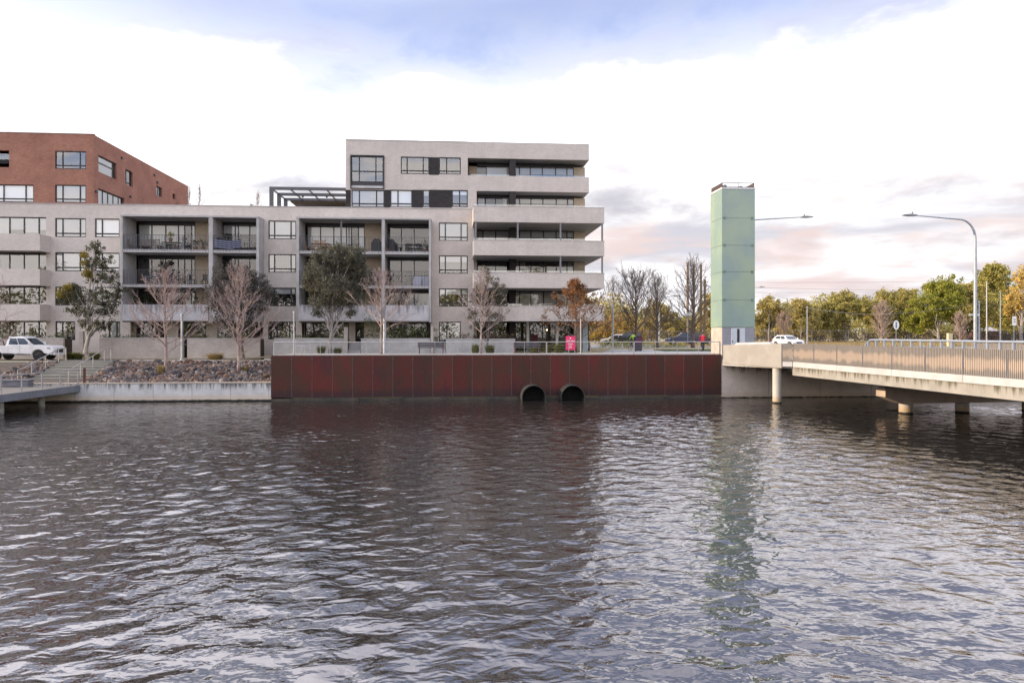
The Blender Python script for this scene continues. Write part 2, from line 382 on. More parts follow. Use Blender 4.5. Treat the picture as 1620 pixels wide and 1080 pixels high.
M['rubber'] = simple('tyre_rubber', (0.014, 0.014, 0.014), 0.85, c2=(0.022, 0.022, 0.022), scale=12, local=True)
M['alloy'] = simple('alloy_rim', (0.42, 0.42, 0.43), 0.3, 0.8, c2=(0.3, 0.3, 0.31), scale=8, local=True)
M['darkmetal'] = simple('dark_metal', (0.035, 0.035, 0.04), 0.45, 0.5, c2=(0.05, 0.05, 0.055), scale=5, local=True)
M['white'] = simple('white_paint', (0.78, 0.78, 0.79), 0.5, c2=(0.70, 0.70, 0.71), scale=2, local=True)
M['pot'] = simple('clay_pot', (0.24, 0.12, 0.08), 0.8, c2=(0.17, 0.09, 0.06), scale=6, local=True)
M['bark_grey'] = simple('grey_bark', (0.36, 0.33, 0.305), 0.9, c2=(0.17, 0.145, 0.13), scale=5, stretch=(2, 2, 0.7), bump=0.5)
M['bark_dark'] = simple('dark_bark', (0.105, 0.078, 0.066), 0.9, c2=(0.16, 0.12, 0.105), scale=5, bump=0.5)
M['bark_pale'] = simple('pale_twig_bark', (0.36, 0.285, 0.255), 0.9, c2=(0.22, 0.155, 0.14), scale=2.5, bump=0.3)
M['bark_gum'] = simple('smooth_gum_bark', (0.42, 0.39, 0.35), 0.75, c2=(0.22, 0.19, 0.16), scale=2.5, stretch=(1, 1, 0.35), bump=0.2)
M['leaf_gum'] = leafmat('gum_leaves', [(0.048, 0.054, 0.032), (0.08, 0.084, 0.05), (0.115, 0.115, 0.07)])
M['leaf_gumlit'] = leafmat('sunlit_paint_gum_leaves', [(0.17, 0.15, 0.03), (0.26, 0.22, 0.04), (0.22, 0.13, 0.04)])  # lit copy of the gum leaves: sun patches put into the leaf colour
M['leaf_dark'] = leafmat('she_oak_needles', [(0.055, 0.055, 0.05), (0.09, 0.088, 0.08), (0.125, 0.117, 0.108)])
M['leaf_grey'] = leafmat('grey_green_leaves', [(0.07, 0.07, 0.052), (0.11, 0.11, 0.082), (0.165, 0.158, 0.12)])
M['leaf_green'] = leafmat('green_leaves', [(0.03, 0.05, 0.018), (0.05, 0.08, 0.025), (0.085, 0.11, 0.035)])
M['leaf_bronze'] = leafmat('bronze_leaves', [(0.085, 0.055, 0.035), (0.12, 0.085, 0.05), (0.07, 0.06, 0.04)])
M['leaf_orange'] = leafmat('orange_leaves', [(0.20, 0.07, 0.025), (0.30, 0.12, 0.04), (0.24, 0.14, 0.05), (0.14, 0.06, 0.03)], 0.35)
M['leaf_far'] = leafmat('far_eucalypt_leaves', [(0.19, 0.185, 0.06), (0.34, 0.305, 0.095), (0.52, 0.43, 0.14)], 0.25)
M['leaf_far2'] = leafmat('far_olive_leaves', [(0.24, 0.215, 0.08), (0.40, 0.335, 0.12), (0.56, 0.44, 0.17)], 0.25)
M['leaf_far3'] = leafmat('far_green_leaves', [(0.14, 0.16, 0.03), (0.26, 0.27, 0.04), (0.38, 0.36, 0.06)], 0.3)
M['leaf_pine'] = leafmat('far_pine_needles', [(0.18, 0.18, 0.05), (0.33, 0.30, 0.08), (0.50, 0.43, 0.12)], 0.2)
M['leaf_gold'] = leafmat('golden_leaves', [(0.42, 0.31, 0.08), (0.55, 0.40, 0.12), (0.48, 0.32, 0.10)], 0.3)
M['twig_far'] = simple('far_bare_twigs', (0.33, 0.25, 0.20), 0.9, c2=(0.25, 0.18, 0.15), scale=2)
M['tuft'] = leafmat('strappy_tuft', [(0.06, 0.075, 0.015), (0.10, 0.11, 0.025), (0.15, 0.13, 0.04)], 0.25)
M['dry'] = leafmat('dry_grass', [(0.28, 0.21, 0.10), (0.36, 0.28, 0.14), (0.22, 0.17, 0.08)], 0.2)
M['hedge'] = leafmat('hedge_leaves', [(0.03, 0.045, 0.015), (0.055, 0.075, 0.022), (0.09, 0.10, 0.03)], 0.25)
# ------------------------------------------------------------------ ground and water
XW = xat(429, 50)                      # where the steel wall starts (about -12.3)
XE = xat(1141, 50)                     # where it ends
def smooth(t): t = max(0, min(1, t)); return t*t*(3-2*t)
def gz(x, y=60):
    a = 2.50 + 0.35 * smooth((x + 19) / 8)
    if y > 75: a = a + (2.75 - a) * smooth((y-75)/30)
    return a
def build_ground():
    m, nt, b = newmat('ground_earth'); p = pos(nt)
    n = N(nt, 'ShaderNodeTexNoise', i_Scale=0.25, i_Detail=8.0, i_Roughness=0.65); L(nt, p, n.inputs['Vector'])
    n2 = N(nt, 'ShaderNodeTexNoise', i_Scale=4.0, i_Detail=6.0, i_Roughness=0.7); L(nt, p, n2.inputs['Vector'])
    c = mixc(nt, sstep(nt, n.outputs[0], 0.35, 0.65), (0.30, 0.24, 0.13), (0.20, 0.18, 0.08))
    c = mixc(nt, math_(nt, 'MULTIPLY', sstep(nt, n2.outputs[0], 0.4, 0.7), 0.6), c, (0.36, 0.29, 0.17))
    L(nt, c, b.inputs['Base Color']); b.inputs['Roughness'].default_value = 0.95
    bp = N(nt, 'ShaderNodeBump', i_Strength=0.6, i_Distance=0.08); L(nt, n2.outputs[0], bp.inputs['Height']); L(nt, bp.outputs[0], b.inputs['Normal'])
    xs = [-2500, -600, -200, -100, -60] + [-40 + i*1.5 for i in range(0, 24)] + [0, 8, 16, 22, 30, 45, 70, 110, 200, 600, 2500]
    ys = [56.2, 58, 62, 66, 70, 75, 80, 85, 90, 95, 100, 106, 120, 160, 300, 800, 3000]
    V = []; Fc = []
    for y in ys:
        for x in xs: V.append((x, y, gz(x, y)))
    w = len(xs)
    for j in range(len(ys)-1):
        for i in range(w-1): Fc.append((j*w+i, j*w+i+1, (j+1)*w+i+1, (j+1)*w+i))
    mb = MB(); mb.v = V; mb.f = Fc
    struct(mb, 'ground', m, smooth=False)
    # street running along the front of the building, and the car park road at the right
    asph = simple('asphalt', (0.085, 0.083, 0.085), 0.9, c2=(0.06, 0.06, 0.062), scale=1.5, bump=0.3, bscale=40)
    mb = MB()
    for i in range(22):
        x0, x1 = -46 + i*1.5, -46 + (i+1)*1.5
        mb.quad((x0, 57.0, gz(x0)+.006), (x1, 57.0, gz(x1)+.006), (x1, 60.9, gz(x1)+.006), (x0, 60.9, gz(x0)+.006))
    struct(mb, 'road', asph)
    pav = simple('pale_paving', (0.40, 0.385, 0.37), 0.85, c2=(0.33, 0.32, 0.31), scale=1.2, bump=0.15, bscale=12)
    mb = MB()
    xs2 = [-13 + i*1.5 for i in range(0, 40)]
    for x0, x1 in zip(xs2[:-1], xs2[1:]):
        mb.quad((x0, 56.21, gz(x0)+.008), (x1, 56.21, gz(x1)+.008), (x1, 61.5, gz(x1)+.008), (x0, 61.5, gz(x0)+.008))
    struct(mb, 'path', pav)
    mb = MB(); mb.quad((12.5, 61.55, 2.858), (24, 61.55, 2.858), (40, 74, 2.858), (16, 74, 2.858))
    struct(mb, 'pavement', pav)
    # car-park road far right
    mb = MB()
    for y0, y1 in ((84, 88), (88, 92), (92, 96), (96, 100), (100, 104), (104, 108), (108, 112)):
        mb.quad((10, y0, gz(20, y0)+.01), (100, y0, gz(20, y0)+.01), (100, y1, gz(20, y1)+.01), (10, y1, gz(20, y1)+.01))
    struct(mb, 'far_road', simple('light_asphalt', (0.20, 0.195, 0.20), 0.9, c2=(0.16, 0.155, 0.16), scale=0.8))
    # lawns (stuff)
    rnd = np.random.default_rng(5)
    def grass(name, poly_fn, n, mat, label, h=0.1):
        P = poly_fn(n); a = rnd.uniform(0, 6.28, n); hh = rnd.uniform(.5, 1, n) * h; w = 0.035
        V = np.zeros((n, 3, 3), np.float32); dx = np.cos(a)*w; dy = np.sin(a)*w
        V[:, 0] = P + np.stack([-dx, -dy, 0*dx], 1); V[:, 1] = P + np.stack([dx, dy, 0*dx], 1); V[:, 2] = P + np.stack([rnd.normal(0, .04, n), rnd.normal(0, .04, n), hh], 1)
        o = quads_mesh(name, V.reshape(-1, 3), mat, n=3); o['label'] = label; o['category'] = 'grass'; o['kind'] = 'stuff'
    def rect(x0, x1, y0, y1):
        def f(n):
            X = rnd.uniform(x0, x1, n); Y = rnd.uniform(y0, y1, n)
            return np.stack([X, Y, np.array([gz(a, b) for a, b in zip(X, Y)])], 1)
        return f
    lawn = leafmat('lawn_blades', [(0.05, 0.09, 0.02), (0.08, 0.13, 0.03), (0.12, 0.14, 0.04)], 0.2)
    grass('lawn', rect(19.5, 34, 66.5, 70.5), 15000, lawn, 'green lawn strip beyond the paved path near the tower', 0.12)
    grass('dry_grass', rect(30, 105, 90, 128), 32000, M['dry'], 'pale dry grass slope in front of the far trees', 0.5)
build_ground()

def build_water():
    m, nt, b = newmat('lake_water')
    b.inputs['Base Color'].default_value = (0.018, 0.016, 0.014, 1); b.inputs['Specular Tint'].default_value = (1.0, 0.97, 0.985, 1); b.inputs['Roughness'].default_value = 0.015
    b.inputs['IOR'].default_value = WIOR
    p = pos(nt)
    mp = N(nt, 'ShaderNodeMapping'); mp.inputs['Scale'].default_value = (1.0, 1.35, 1); mp.inputs['Rotation'].default_value = (0, 0, R(-12)); L(nt, p, mp.inputs[0])
    n1 = N(nt, 'ShaderNodeTexNoise', i_Scale=1.9, i_Detail=2.0, i_Roughness=0.45, i_Distortion=0.5); L(nt, mp.outputs[0], n1.inputs['Vector'])
    n2 = N(nt, 'ShaderNodeTexNoise', i_Scale=6.0, i_Detail=2.0, i_Roughness=0.45, i_Distortion=0.3); L(nt, mp.outputs[0], n2.inputs['Vector'])
    h = math_(nt, 'ADD', math_(nt, 'MULTIPLY', n1.outputs[0], 0.16), math_(nt, 'MULTIPLY', n2.outputs[0], 0.022))
    # gusts: calm and ruffled patches
    g = N(nt, 'ShaderNodeTexNoise', i_Scale=0.12, i_Detail=3.0); L(nt, p, g.inputs['Vector'])
    h = math_(nt, 'MULTIPLY', h, math_(nt, 'ADD', math_(nt, 'MULTIPLY', sstep(nt, g.outputs[0], 0.35, 0.65), 0.6), 0.6))
    bp = N(nt, 'ShaderNodeBump', i_Strength=1.0, i_Distance=WBUMP); L(nt, h, bp.inputs['Height']); L(nt, bp.outputs[0], b.inputs['Normal'])
    # geometry: real waves near, flat far off
    xs = np.concatenate([[-400, -150, -80, -60], np.arange(-48, 48.01, 0.12), [60, 80, 150, 400]])
    ys = np.concatenate([[-120, -40, -10, 0], np.arange(3, 26, 0.09), np.arange(26, 54.2, 0.2)])
    X, Y = np.meshgrid(xs, ys); Z = np.zeros_like(X)
    rr = np.random.default_rng(11)
    for k in range(46):
        lam = float(np.clip(rr.lognormal(math.log(0.72), 0.36), 0.42, 2.0)); ang = R(-90 + rr.normal(10, 42)); kk = 2*math.pi/lam
        slope = WSLOPE * (1.0 if lam < 1.5 else 0.7)
        amp = slope / kk; ph = rr.uniform(0, 6.28)
        fade = np.clip((lam - 0.5*0) / 1.0, 0.3, 1)
        Z += amp * np.sin(kk*(X*math.cos(ang) + Y*math.sin(ang)) + ph + 0.8*np.sin(0.21*X + 0.17*Y + k)) * fade
    gust = 0.75 + 0.35*np.sin(0.13*X + 0.4)*np.sin(0.19*Y + 1.0 + 0.06*X)
    Z *= gust
    edge = np.clip((54 - Y)/8, 0.25, 1) * ((Y > 1) & (np.abs(X) < 49))
    Z *= edge
    V = np.stack([X, Y, Z], 2).reshape(-1, 3); w = len(xs); hN = len(ys)
    idx = np.arange(w*hN).reshape(hN, w)
    q = np.stack([idx[:-1, :-1], idx[:-1, 1:], idx[1:, 1:], idx[1:, :-1]], 2).reshape(-1, 4)
    me = bpy.data.meshes.new('water'); me.vertices.add(len(V)); me.vertices.foreach_set('co', V.astype(np.float32).ravel())
    me.loops.add(q.size); me.loops.foreach_set('vertex_index', q.astype(np.int32).ravel())
    me.polygons.add(len(q)); me.polygons.foreach_set('loop_start', np.arange(0, q.size, 4, dtype=np.int32)); me.polygons.foreach_set('loop_total', np.full(len(q), 4, np.int32))
    me.polygons.foreach_set('use_smooth', np.ones(len(q), bool)); me.update(calc_edges=True); me.materials.append(m)
    o = bpy.data.objects.new('water', me); C.objects.link(o); o['kind'] = 'structure'
WIOR, WBUMP, WSLOPE = 2.35, 0.36, 0.020
build_water()

# ------------------------------------------------------------------ quay walls, promenade
Y0 = 50.0
promenade_mat = simple('promenade_paving', (0.36, 0.345, 0.33), 0.85, c2=(0.29, 0.28, 0.27), scale=1.0, bump=0.15, bscale=10)
struct(MB().box(XW+0.02, XE+4.6, 50.12, 56.2, 1.0, 3.02), 'promenade', promenade_mat)
struct(MB().box(xat(124, 50)-0.2, XW-0.005, 56.2, 56.6, 2.0, 2.535), 'kerb', simple('sandy_coping', (0.52, 0.46, 0.38), 0.85, c2=(0.44, 0.39, 0.33), scale=2))

def steel_wall():
    m, nt, b = newmat('rusted_steel_sheet'); b.inputs['Roughness'].default_value = 0.6; b.inputs['Specular IOR Level'].default_value = 0.3
    p = pos(nt)
    mp = N(nt, 'ShaderNodeMapping'); mp.inputs['Scale'].default_value = (1.0, 1.0, 0.45); L(nt, p, mp.inputs[0])
    n = N(nt, 'ShaderNodeTexNoise', i_Scale=0.8, i_Detail=6.0, i_Roughness=0.6, i_Distortion=0.3); L(nt, mp.outputs[0], n.inputs['Vector'])
    c = mixc(nt, sstep(nt, n.outputs[0], 0.42, 0.62), (0.060, 0.024, 0.015), (0.092, 0.017, 0.013))
    n4 = N(nt, 'ShaderNodeTexNoise', i_Scale=0.55, i_Detail=4.0, i_Roughness=0.6); L(nt, mp.outputs[0], n4.inputs['Vector'])
    c = mixc(nt, math_(nt, 'MULTIPLY', sstep(nt, n4.outputs['Color'], 0.52, 0.66), 0.6), c, (0.036, 0.012, 0.021))
    oi = N(nt, 'ShaderNodeObjectInfo'); c = mixc(nt, 1.0, c, mixc(nt, oi.outputs['Random'], (0.80, 0.86, 0.86), (1.2, 1.05, 1.05)), 'MULTIPLY')
    mp2 = N(nt, 'ShaderNodeMapping'); mp2.inputs['Scale'].default_value = (5, 5, 0.25); L(nt, p, mp2.inputs[0])
    n2 = N(nt, 'ShaderNodeTexNoise', i_Scale=2.0, i_Detail=6.0, i_Roughness=0.7); L(nt, mp2.outputs[0], n2.inputs['Vector'])
    c = mixc(nt, math_(nt, 'MULTIPLY', sstep(nt, n2.outputs[0], 0.5, 0.75), 0.35), c, (0.088, 0.034, 0.021))
    sz = N(nt, 'ShaderNodeSeparateXYZ'); L(nt, p, sz.inputs[0]); wl = math_(nt, 'ADD', sz.outputs[2], math_(nt, 'MULTIPLY', math_(nt, 'SUBTRACT', n2.outputs[0], 0.5), 1.1))
    c = mixc(nt, math_(nt, 'MULTIPLY', math_(nt, 'SUBTRACT', 1.0, sstep(nt, wl, 0.35, 0.95)), 0.75), c, (0.026, 0.014, 0.017))
    L(nt, c, b.inputs['Base Color'])
    root = thing('steel_wall', 'long dark rust red steel sheet wall rising from the water below the promenade railing', 'quay wall', (XW, Y0, 0))
    seam = simple('seam_strip', (0.115, 0.075, 0.085), 0.5, 0.3, c2=(0.085, 0.05, 0.055), scale=4)
    n_p = 23; w = (XE - XW) / n_p
    panel = seamo = None
    for i in range(n_p):
        if i == 0:
            mb = MB().box(XW+.008, XW+w-.008, Y0, Y0+0.1, 0.22, 3.02); panel = mb.build('panel', m, root)
            mb = MB()
            for zz in (0.32, 1.13, 1.95, 2.82):
                for fx in (0.5,): mb.ball((XW+w*fx, Y0, zz), 0.022, 0.014, 0.022, 6, 4)
            bolt = mb.build('bolts', seam, root); bolt.name = 'bolt_row'
        else:
            for o in (panel, bolt):
                c_ = o.copy(); C.objects.link(c_); c_.location = (w*i, 0, 0)
    for i in range(n_p+1):
        if i == 0:
            mb = MB().box(XW-.016, XW+.016, Y0-.012, Y0+.002, 0.24, 3.0)
            for zz in (0.32, 1.13, 1.95, 2.82): mb.box(XW-.05, XW+.05, Y0-.02, Y0-.011, zz-.025, zz+.025)
            seamo = mb.build('seam', seam, root)
        else:
            c_ = seamo.copy(); C.objects.link(c_); c_.location = (w*i, 0, 0)
    MB().box(XW, XE, Y0+0.005, Y0+0.14, 3.021, 3.07).build('coping', simple('rusty_coping', (0.10, 0.05, 0.035), 0.7, c2=(0.14, 0.09, 0.07), scale=4), root)
    # ragged concrete footing at the water line
    foot = streakmat('footing', (0.34, 0.27, 0.18), (0.02, 0.02, 0.018), 0.3, 0.12, None)
    mb = MB(); rnd = random.Random(4); x = XW
    while x < XE:
        l = rnd.uniform(1.0, 3.2); x1 = min(XE, x+l); mb.box(x, x1-.015, Y0-.04-rnd.uniform(0, .06), Y0+.1, -0.6, rnd.uniform(0.10, 0.23)); x = x1
    mb.build('footing', simple('dark_wet_footing', (0.016, 0.017, 0.015), 0.6, c2=(0.07, 0.055, 0.04), scale=0.9), root)
steel_wall()

def culvert(px, label):
    x = xat(px, 49.3); z = 0.24; r = 0.82
    m = simple('wet_black_concrete', (0.040, 0.041, 0.04), 0.55, c2=(0.012, 0.013, 0.012), scale=1.6, bump=0.2)
    mb = MB(); n = 28; ys = (Y0+0.05, 48.62); 
    k = len(mb.v)
    for y, rr in ((Y0+.05, r), (48.62, r), (48.62, r-.045), (Y0+.05, r-.045)):
        for i in range(n):
            a = 2*math.pi*i/n; mb.v.append((x+rr*math.cos(a), y, z+rr*math.sin(a)))
    for j in range(3):
        for i in range(n):
            i2 = (i+1) % n; mb.f.append((k+j*n+i, k+j*n+i2, k+(j+1)*n+i2, k+(j+1)*n+i))
    root = thing('culvert_pipe', label, 'pipe', (x, Y0, z))
    mb.build('pipe_barrel', m, root, smooth=False)
    MB().cyl((x, Y0-.15, z), (x, Y0-.06, z), r-.046, n=28).build('pipe_shade_disc', simple('painted_throat_shade', (0.006, 0.006, 0.006), 0.9, c2=(0.01, 0.01, 0.01)), root)  # near-black disc painted in for the shade inside the pipe
culvert(843, 'wider black pipe mouth at the foot of the rusty steel wall, left of the pair')
culvert(904, 'black pipe mouth at the foot of the rusty steel wall, right of the pair')

# left quay wall, rocks, steps
QX0 = xat(-120, 50); QX1 = XW - 0.005; QZ = zat(260, 605.5, 50)
quay = streakmat('stained_quay_concrete', (0.62, 0.61, 0.60), (0.10, 0.095, 0.085), QZ, 0.55, (0.55, 0.42, 0.28), 0.22, amt=0.95, joint=1.25)
mb = MB().box(QX0, QX1, 50.0, 50.35, -0.8, QZ - 0.05)
o = thing('concrete_quay_wall', 'pale streaky concrete quay wall below the rocks, left of the rusty steel', 'quay wall', (QX0, 50, 0))
mb.build('wall_face', quay, o)
MB().box(QX0, QX1, 49.97, 50.42, QZ - 0.05, QZ + 0.02).build('coping', simple('tan_edge', (0.42, 0.36, 0.29), 0.85, c2=(0.33, 0.29, 0.25), scale=2), o)

def bank_z(y): return QZ - 0.05 + (2.47 - QZ) * smooth((y - 50.3) / 6.4) * 0.55 + (2.47 - QZ) * 0.45 * max(0, min(1, (y-50.3)/5.9))
SX0, SX1 = xat(62, 53), xat(150, 53)
struct(MB().prism([(50.35, -0.5), (50.35, QZ-.08), (53.3, bank_z(53.3)-.12), (56.25, 2.42), (56.25, -.5)], QX0, QX1, 'x'), 'embankment', simple('embankment_soil', (0.10, 0.075, 0.06), 0.95, c2=(0.05, 0.045, 0.042), scale=3, bump=0.5))

def rocks():
    rnd = random.Random(21)
    mats = {'grey': simple('grey_rock', (0.088, 0.076, 0.074), 0.85, c2=(0.065, 0.06, 0.062), scale=4, bump=0.5),
            'pale': simple('pale_rock', (0.24, 0.21, 0.20), 0.85, c2=(0.15, 0.13, 0.125), scale=4, bump=0.5),
            'brown': simple('brown_rock', (0.13, 0.07, 0.05), 0.85, c2=(0.085, 0.06, 0.052), scale=4, bump=0.5),
            'dark': simple('charcoal_rock', (0.045, 0.045, 0.05), 0.85, c2=(0.025, 0.025, 0.028), scale=4, bump=0.5)}
    protos = {}
    def rockmesh(seed, mat):
        r = random.Random(seed); bm = bmesh.new(); bmesh.ops.create_icosphere(bm, subdivisions=2, radius=1)
        planes = [(Vector((r.gauss(0, 1), r.gauss(0, 1), r.gauss(0, 1))).normalized(), r.uniform(0.55, 0.85)) for _ in range(9)]
        for v in bm.verts:
            for n_, d_ in planes:
                e = v.co.dot(n_) - d_
                if e > 0: v.co -= n_ * e * 0.92
            v.co *= 1 + r.uniform(-.03, .03)
        me = bpy.data.meshes.new('rock'); bm.to_mesh(me); bm.free(); me.materials.append(mat); return me
    for k, mt in mats.items(): protos[k] = [rockmesh(100+i+len(k)*7, mt) for i in range(4)]
    n = 0; pts = []
    Ls = (xat(-8, 52), SX0-.15); Rs = (SX1+.1, XW-.15)
    tries = 0
    while n < 296 and tries < 30000:
        tries += 1
        a, b_ = (Ls if rnd.random() < 0.17 else Rs)
        x = rnd.uniform(a, b_); y = 50.55 + 5.6 * rnd.random(); s = rnd.choice((0.13, 0.15, 0.17, 0.2, 0.25)) 
        if y + s > 56.2: continue
        left = x < SX0
        if not left and x < SX1 + 0.9 * (56.2 - y) * 0.18: continue
        if any((x-p[0])**2 + (y-p[1])**2 < ((s+p[2])*0.72)**2 for p in pts): continue
        pts.append((x, y, s)); n += 1
        k = rnd.choices(('grey', 'pale', 'brown', 'dark'), (0.32, 0.16, 0.30, 0.22))[0]
        o = bpy.data.objects.new('rock', rnd.choice(protos[k])); C.objects.link(o)
        o.location = (x, y, bank_z(y) + s*0.22); o.rotation_euler = (rnd.uniform(0, 6), rnd.uniform(0, 6), rnd.uniform(0, 6))
        o.scale = (s*rnd.uniform(1.05, 1.5), s*rnd.uniform(.9, 1.2), s*rnd.uniform(.75, 1.0))
        wh = {'grey': 'mid grey rock', 'pale': 'pale rock', 'brown': 'reddish brown rock', 'dark': 'charcoal rock'}[k]
        wp = 'in the rock bank left of the concrete steps' if left else 'in the rock bank between steps and steel wall'
        tag(o, wh + ' ' + wp, 'rock', ('%s rocks %s of the steps' % (k, 'left' if left else 'right')))
    # the small stuff between them
    V = []; F_ = []; 
    for i in range(4200):
        a, b_ = (Ls if rnd.random() < 0.17 else Rs); x = rnd.uniform(a, b_); y = 50.5 + 5.7*rnd.random(); s = rnd.uniform(.06, .14)
        z = bank_z(y) + s*.1; b0 = len(V)
        ax = [Vector((rnd.gauss(0, 1), rnd.gauss(0, 1), rnd.gauss(0, 1))).normalized() for _ in range(1)][0]
        q = ax.rotation_difference(Vector((0, 0, 1)))
        for c in ((1, 0, 0), (-1, 0, 0), (0, 1, 0), (0, -1, 0), (0, 0, 1), (0, 0, -1)):
            w = q @ Vector([t*s*rnd.uniform(.8, 1.4) for t in c]); V.append((x+w.x, y+w.y, z+w.z))
        for t in ((0, 2, 4), (2, 1, 4), (1, 3, 4), (3, 0, 4), (2, 0, 5), (1, 2, 5), (3, 1, 5), (0, 3, 5)): F_.append(tuple(b0+k for k in t))
    mm = leafmat('loose_stone', [(0.05, 0.05, 0.055), (0.14, 0.13, 0.14), (0.20, 0.12, 0.08), (0.30, 0.26, 0.25)], 0.0, 0.9)
    me = bpy.data.meshes.new('loose_stones'); me.from_pydata(V, [], F_); me.materials.append(mm)
    o = bpy.data.objects.new('loose_stones', me); C.objects.link(o); tag(o, 'loose small stones filling gaps between the bank rocks', 'stones', None, 'stuff')
rocks()

def steps():
    m = simple('step_concrete', (0.23, 0.22, 0.19), 0.9, c2=(0.20, 0.195, 0.165), scale=1.6, bump=0.2)
    root = thing('concrete_steps', 'wide mossy concrete steps rising from the jetty between two rock banks', 'steps', ((SX0+SX1)/2, 53, 1.1))
    n = 8; z0, z1 = 1.15, 2.53
    for i in range(n):
        y0 = 51.2 + (56.2-51.2)*i/n; z = z0 + (z1-z0)*(i+1)/n
        MB().box(SX0, SX1, y0, 56.19, z-(z1-z0)/n, z).build('step', m, root)
    MB().box(SX0, SX1, 50.43, 51.2, 0.9, 1.148).build('landing', m, root)
steps()
def handrail(x, label):
    ya, yb = 50.75, 56.9; zb = 2.54
    root = thing('handrail', label, 'handrail', (x, ya, 1.15))
    pts = [(x, ya, 2.1), (x, ya+.35, 2.12), (x, 55.7, 3.38), (x, yb-.25, 3.44), (x, yb, 3.44)]
    MB().tube(pts, 0.035, 8).build('rail', M['steelrail'], root)
    for y, zt, z0 in ((ya+.05, 2.1, 1.14), (52.4, 2.56, 1.3), (54.1, 2.97, 1.8), (55.8, 3.38, 2.3), (yb-.08, 3.43, zb)):
        MB().cyl((x, y, z0), (x, y, zt), 0.03, n=8).build('post', M['steelrail'], root)
handrail(xat(82, 55)+0.05, 'pale metal handrail on the truck side of the concrete steps')
handrail(xat(158, 55)-0.05, 'pale metal handrail on the tree side of the concrete steps')

def jetty():
    fa = simple('blue_grey_edge_beam', (0.19, 0.20, 0.22), 0.6, c2=(0.145, 0.155, 0.17), scale=1.5)
    deck = simple('jetty_boards', (0.15, 0.14, 0.13), 0.85, c2=(0.10, 0.095, 0.088), scale=2, stretch=(0.6, 8, 1))
    a = atd(127.5, 610, 47.9); b_ = atd(-60, 628, 37.6)
    dx = (b_.x - a.x) / (b_.y - a.y)
    def ex(y): return a.x + dx*(y - a.y)
    root = thing('jetty', 'low grey jetty on round piles over the water in front of the steps', 'jetty', (a.x-4, 45, 0))
    zt = 1.12
    mb = MB(); y0, y1 = 35.0, 49.95
    mb.hexa([(a.x-16, y0, zt-.14), (ex(y0)-.06, y0, zt-.14), (ex(y1)-.06, y1, zt-.14), (a.x-16, y1, zt-.14), (a.x-16, y0, zt), (ex(y0)-.06, y0, zt), (ex(y1)-.06, y1, zt), (a.x-16, y1, zt)])
    mb.build('deck', deck, root)
    mb = MB(); n = 6
    for i in range(n):
        ya, yb = y0+(y1-y0)*i/n, y0+(y1-y0)*(i+1)/n-.02
        mb.hexa([(ex(ya)-.055, ya, zt-.40), (ex(ya), ya, zt-.40), (ex(yb), yb, zt-.40), (ex(yb)-.055, yb, zt-.40), (ex(ya)-.055, ya, zt+.03), (ex(ya), ya, zt+.03), (ex(yb), yb, zt+.03), (ex(yb)-.055, yb, zt+.03)])
    mb.build('edge_beam', fa, root)
    pm = simple('pile_concrete', (0.34, 0.33, 0.29), 0.85, c2=(0.22, 0.22, 0.18), scale=3)
    pile = None
    for x, y in ((ex(47.6)-1.0, 47.6), (ex(43.2)-.5, 43.2), (ex(42.4)-1.6, 42.4), (ex(46)-3.4, 46), (ex(40)-.6, 40)):
        MB().cyl((x, y, -1), (x, y, zt-.14), 0.2, n=14).build('pile', pm, root)
    # railing along the edge
    rl = thing('railing', 'pale metal railing along the edge of the low jetty', 'railing', (ex(49.9)-.1, 49.9, zt))
    ys = [49.85, 48.0, 46.2, 44.4, 42.7, 41.2, 39.8, 38.4, 37.0]
    for y in ys:
        MB().box(ex(y)-.13, ex(y)-.07, y-.03, y+.03, zt+.035, zt+1.02).build('post', M['steelrail'], rl)
    MB().tube([(ex(y)-.1, y, zt+1.05) for y in (49.95, 36.5)], 0.032, 8).build('top_rail', M['steelrail'], rl)
    for h in (0.3, 0.54, 0.78):
        MB().tube([(ex(y)-.1, y, zt+h) for y in (49.9, 36.5)], 0.009, 5).build('wire', M['steelrail'], rl)
    # rusty post by the corner
    x, y = ex(49.6)+.1, 50.2
    one(MB().box(x, x+.12, y-.06, y+.06, QZ, QZ+1.0), 'bollard', simple('rust_post', (0.13, 0.035, 0.025), 0.8, c2=(0.09, 0.03, 0.02), scale=6), 'slim rust red post where the jetty railing meets the quay', 'post', (x, y, QZ))
    # grey storage boxes on the deck below the rocks
    mb = MB(); bx = ex(49)-5.2
    root = thing('deck_box', 'long dark grey box on the jetty below the left rocks', 'box', (bx, 49.0, zt))
    MB().box(bx-2.6, bx+2.7, 48.7, 49.3, zt+.01, zt+.40).build('body', simple('slate_box', (0.10, 0.10, 0.12), 0.7, c2=(0.14, 0.14, 0.16), scale=2), root, bevel=.01)
    MB().box(bx-2.65, bx+2.75, 48.65, 49.35, zt+.402, zt+.47).build('lid', simple('slate_lid', (0.13, 0.13, 0.15), 0.7, c2=(0.17, 0.17, 0.19), scale=2), root, bevel=.01)
jetty()

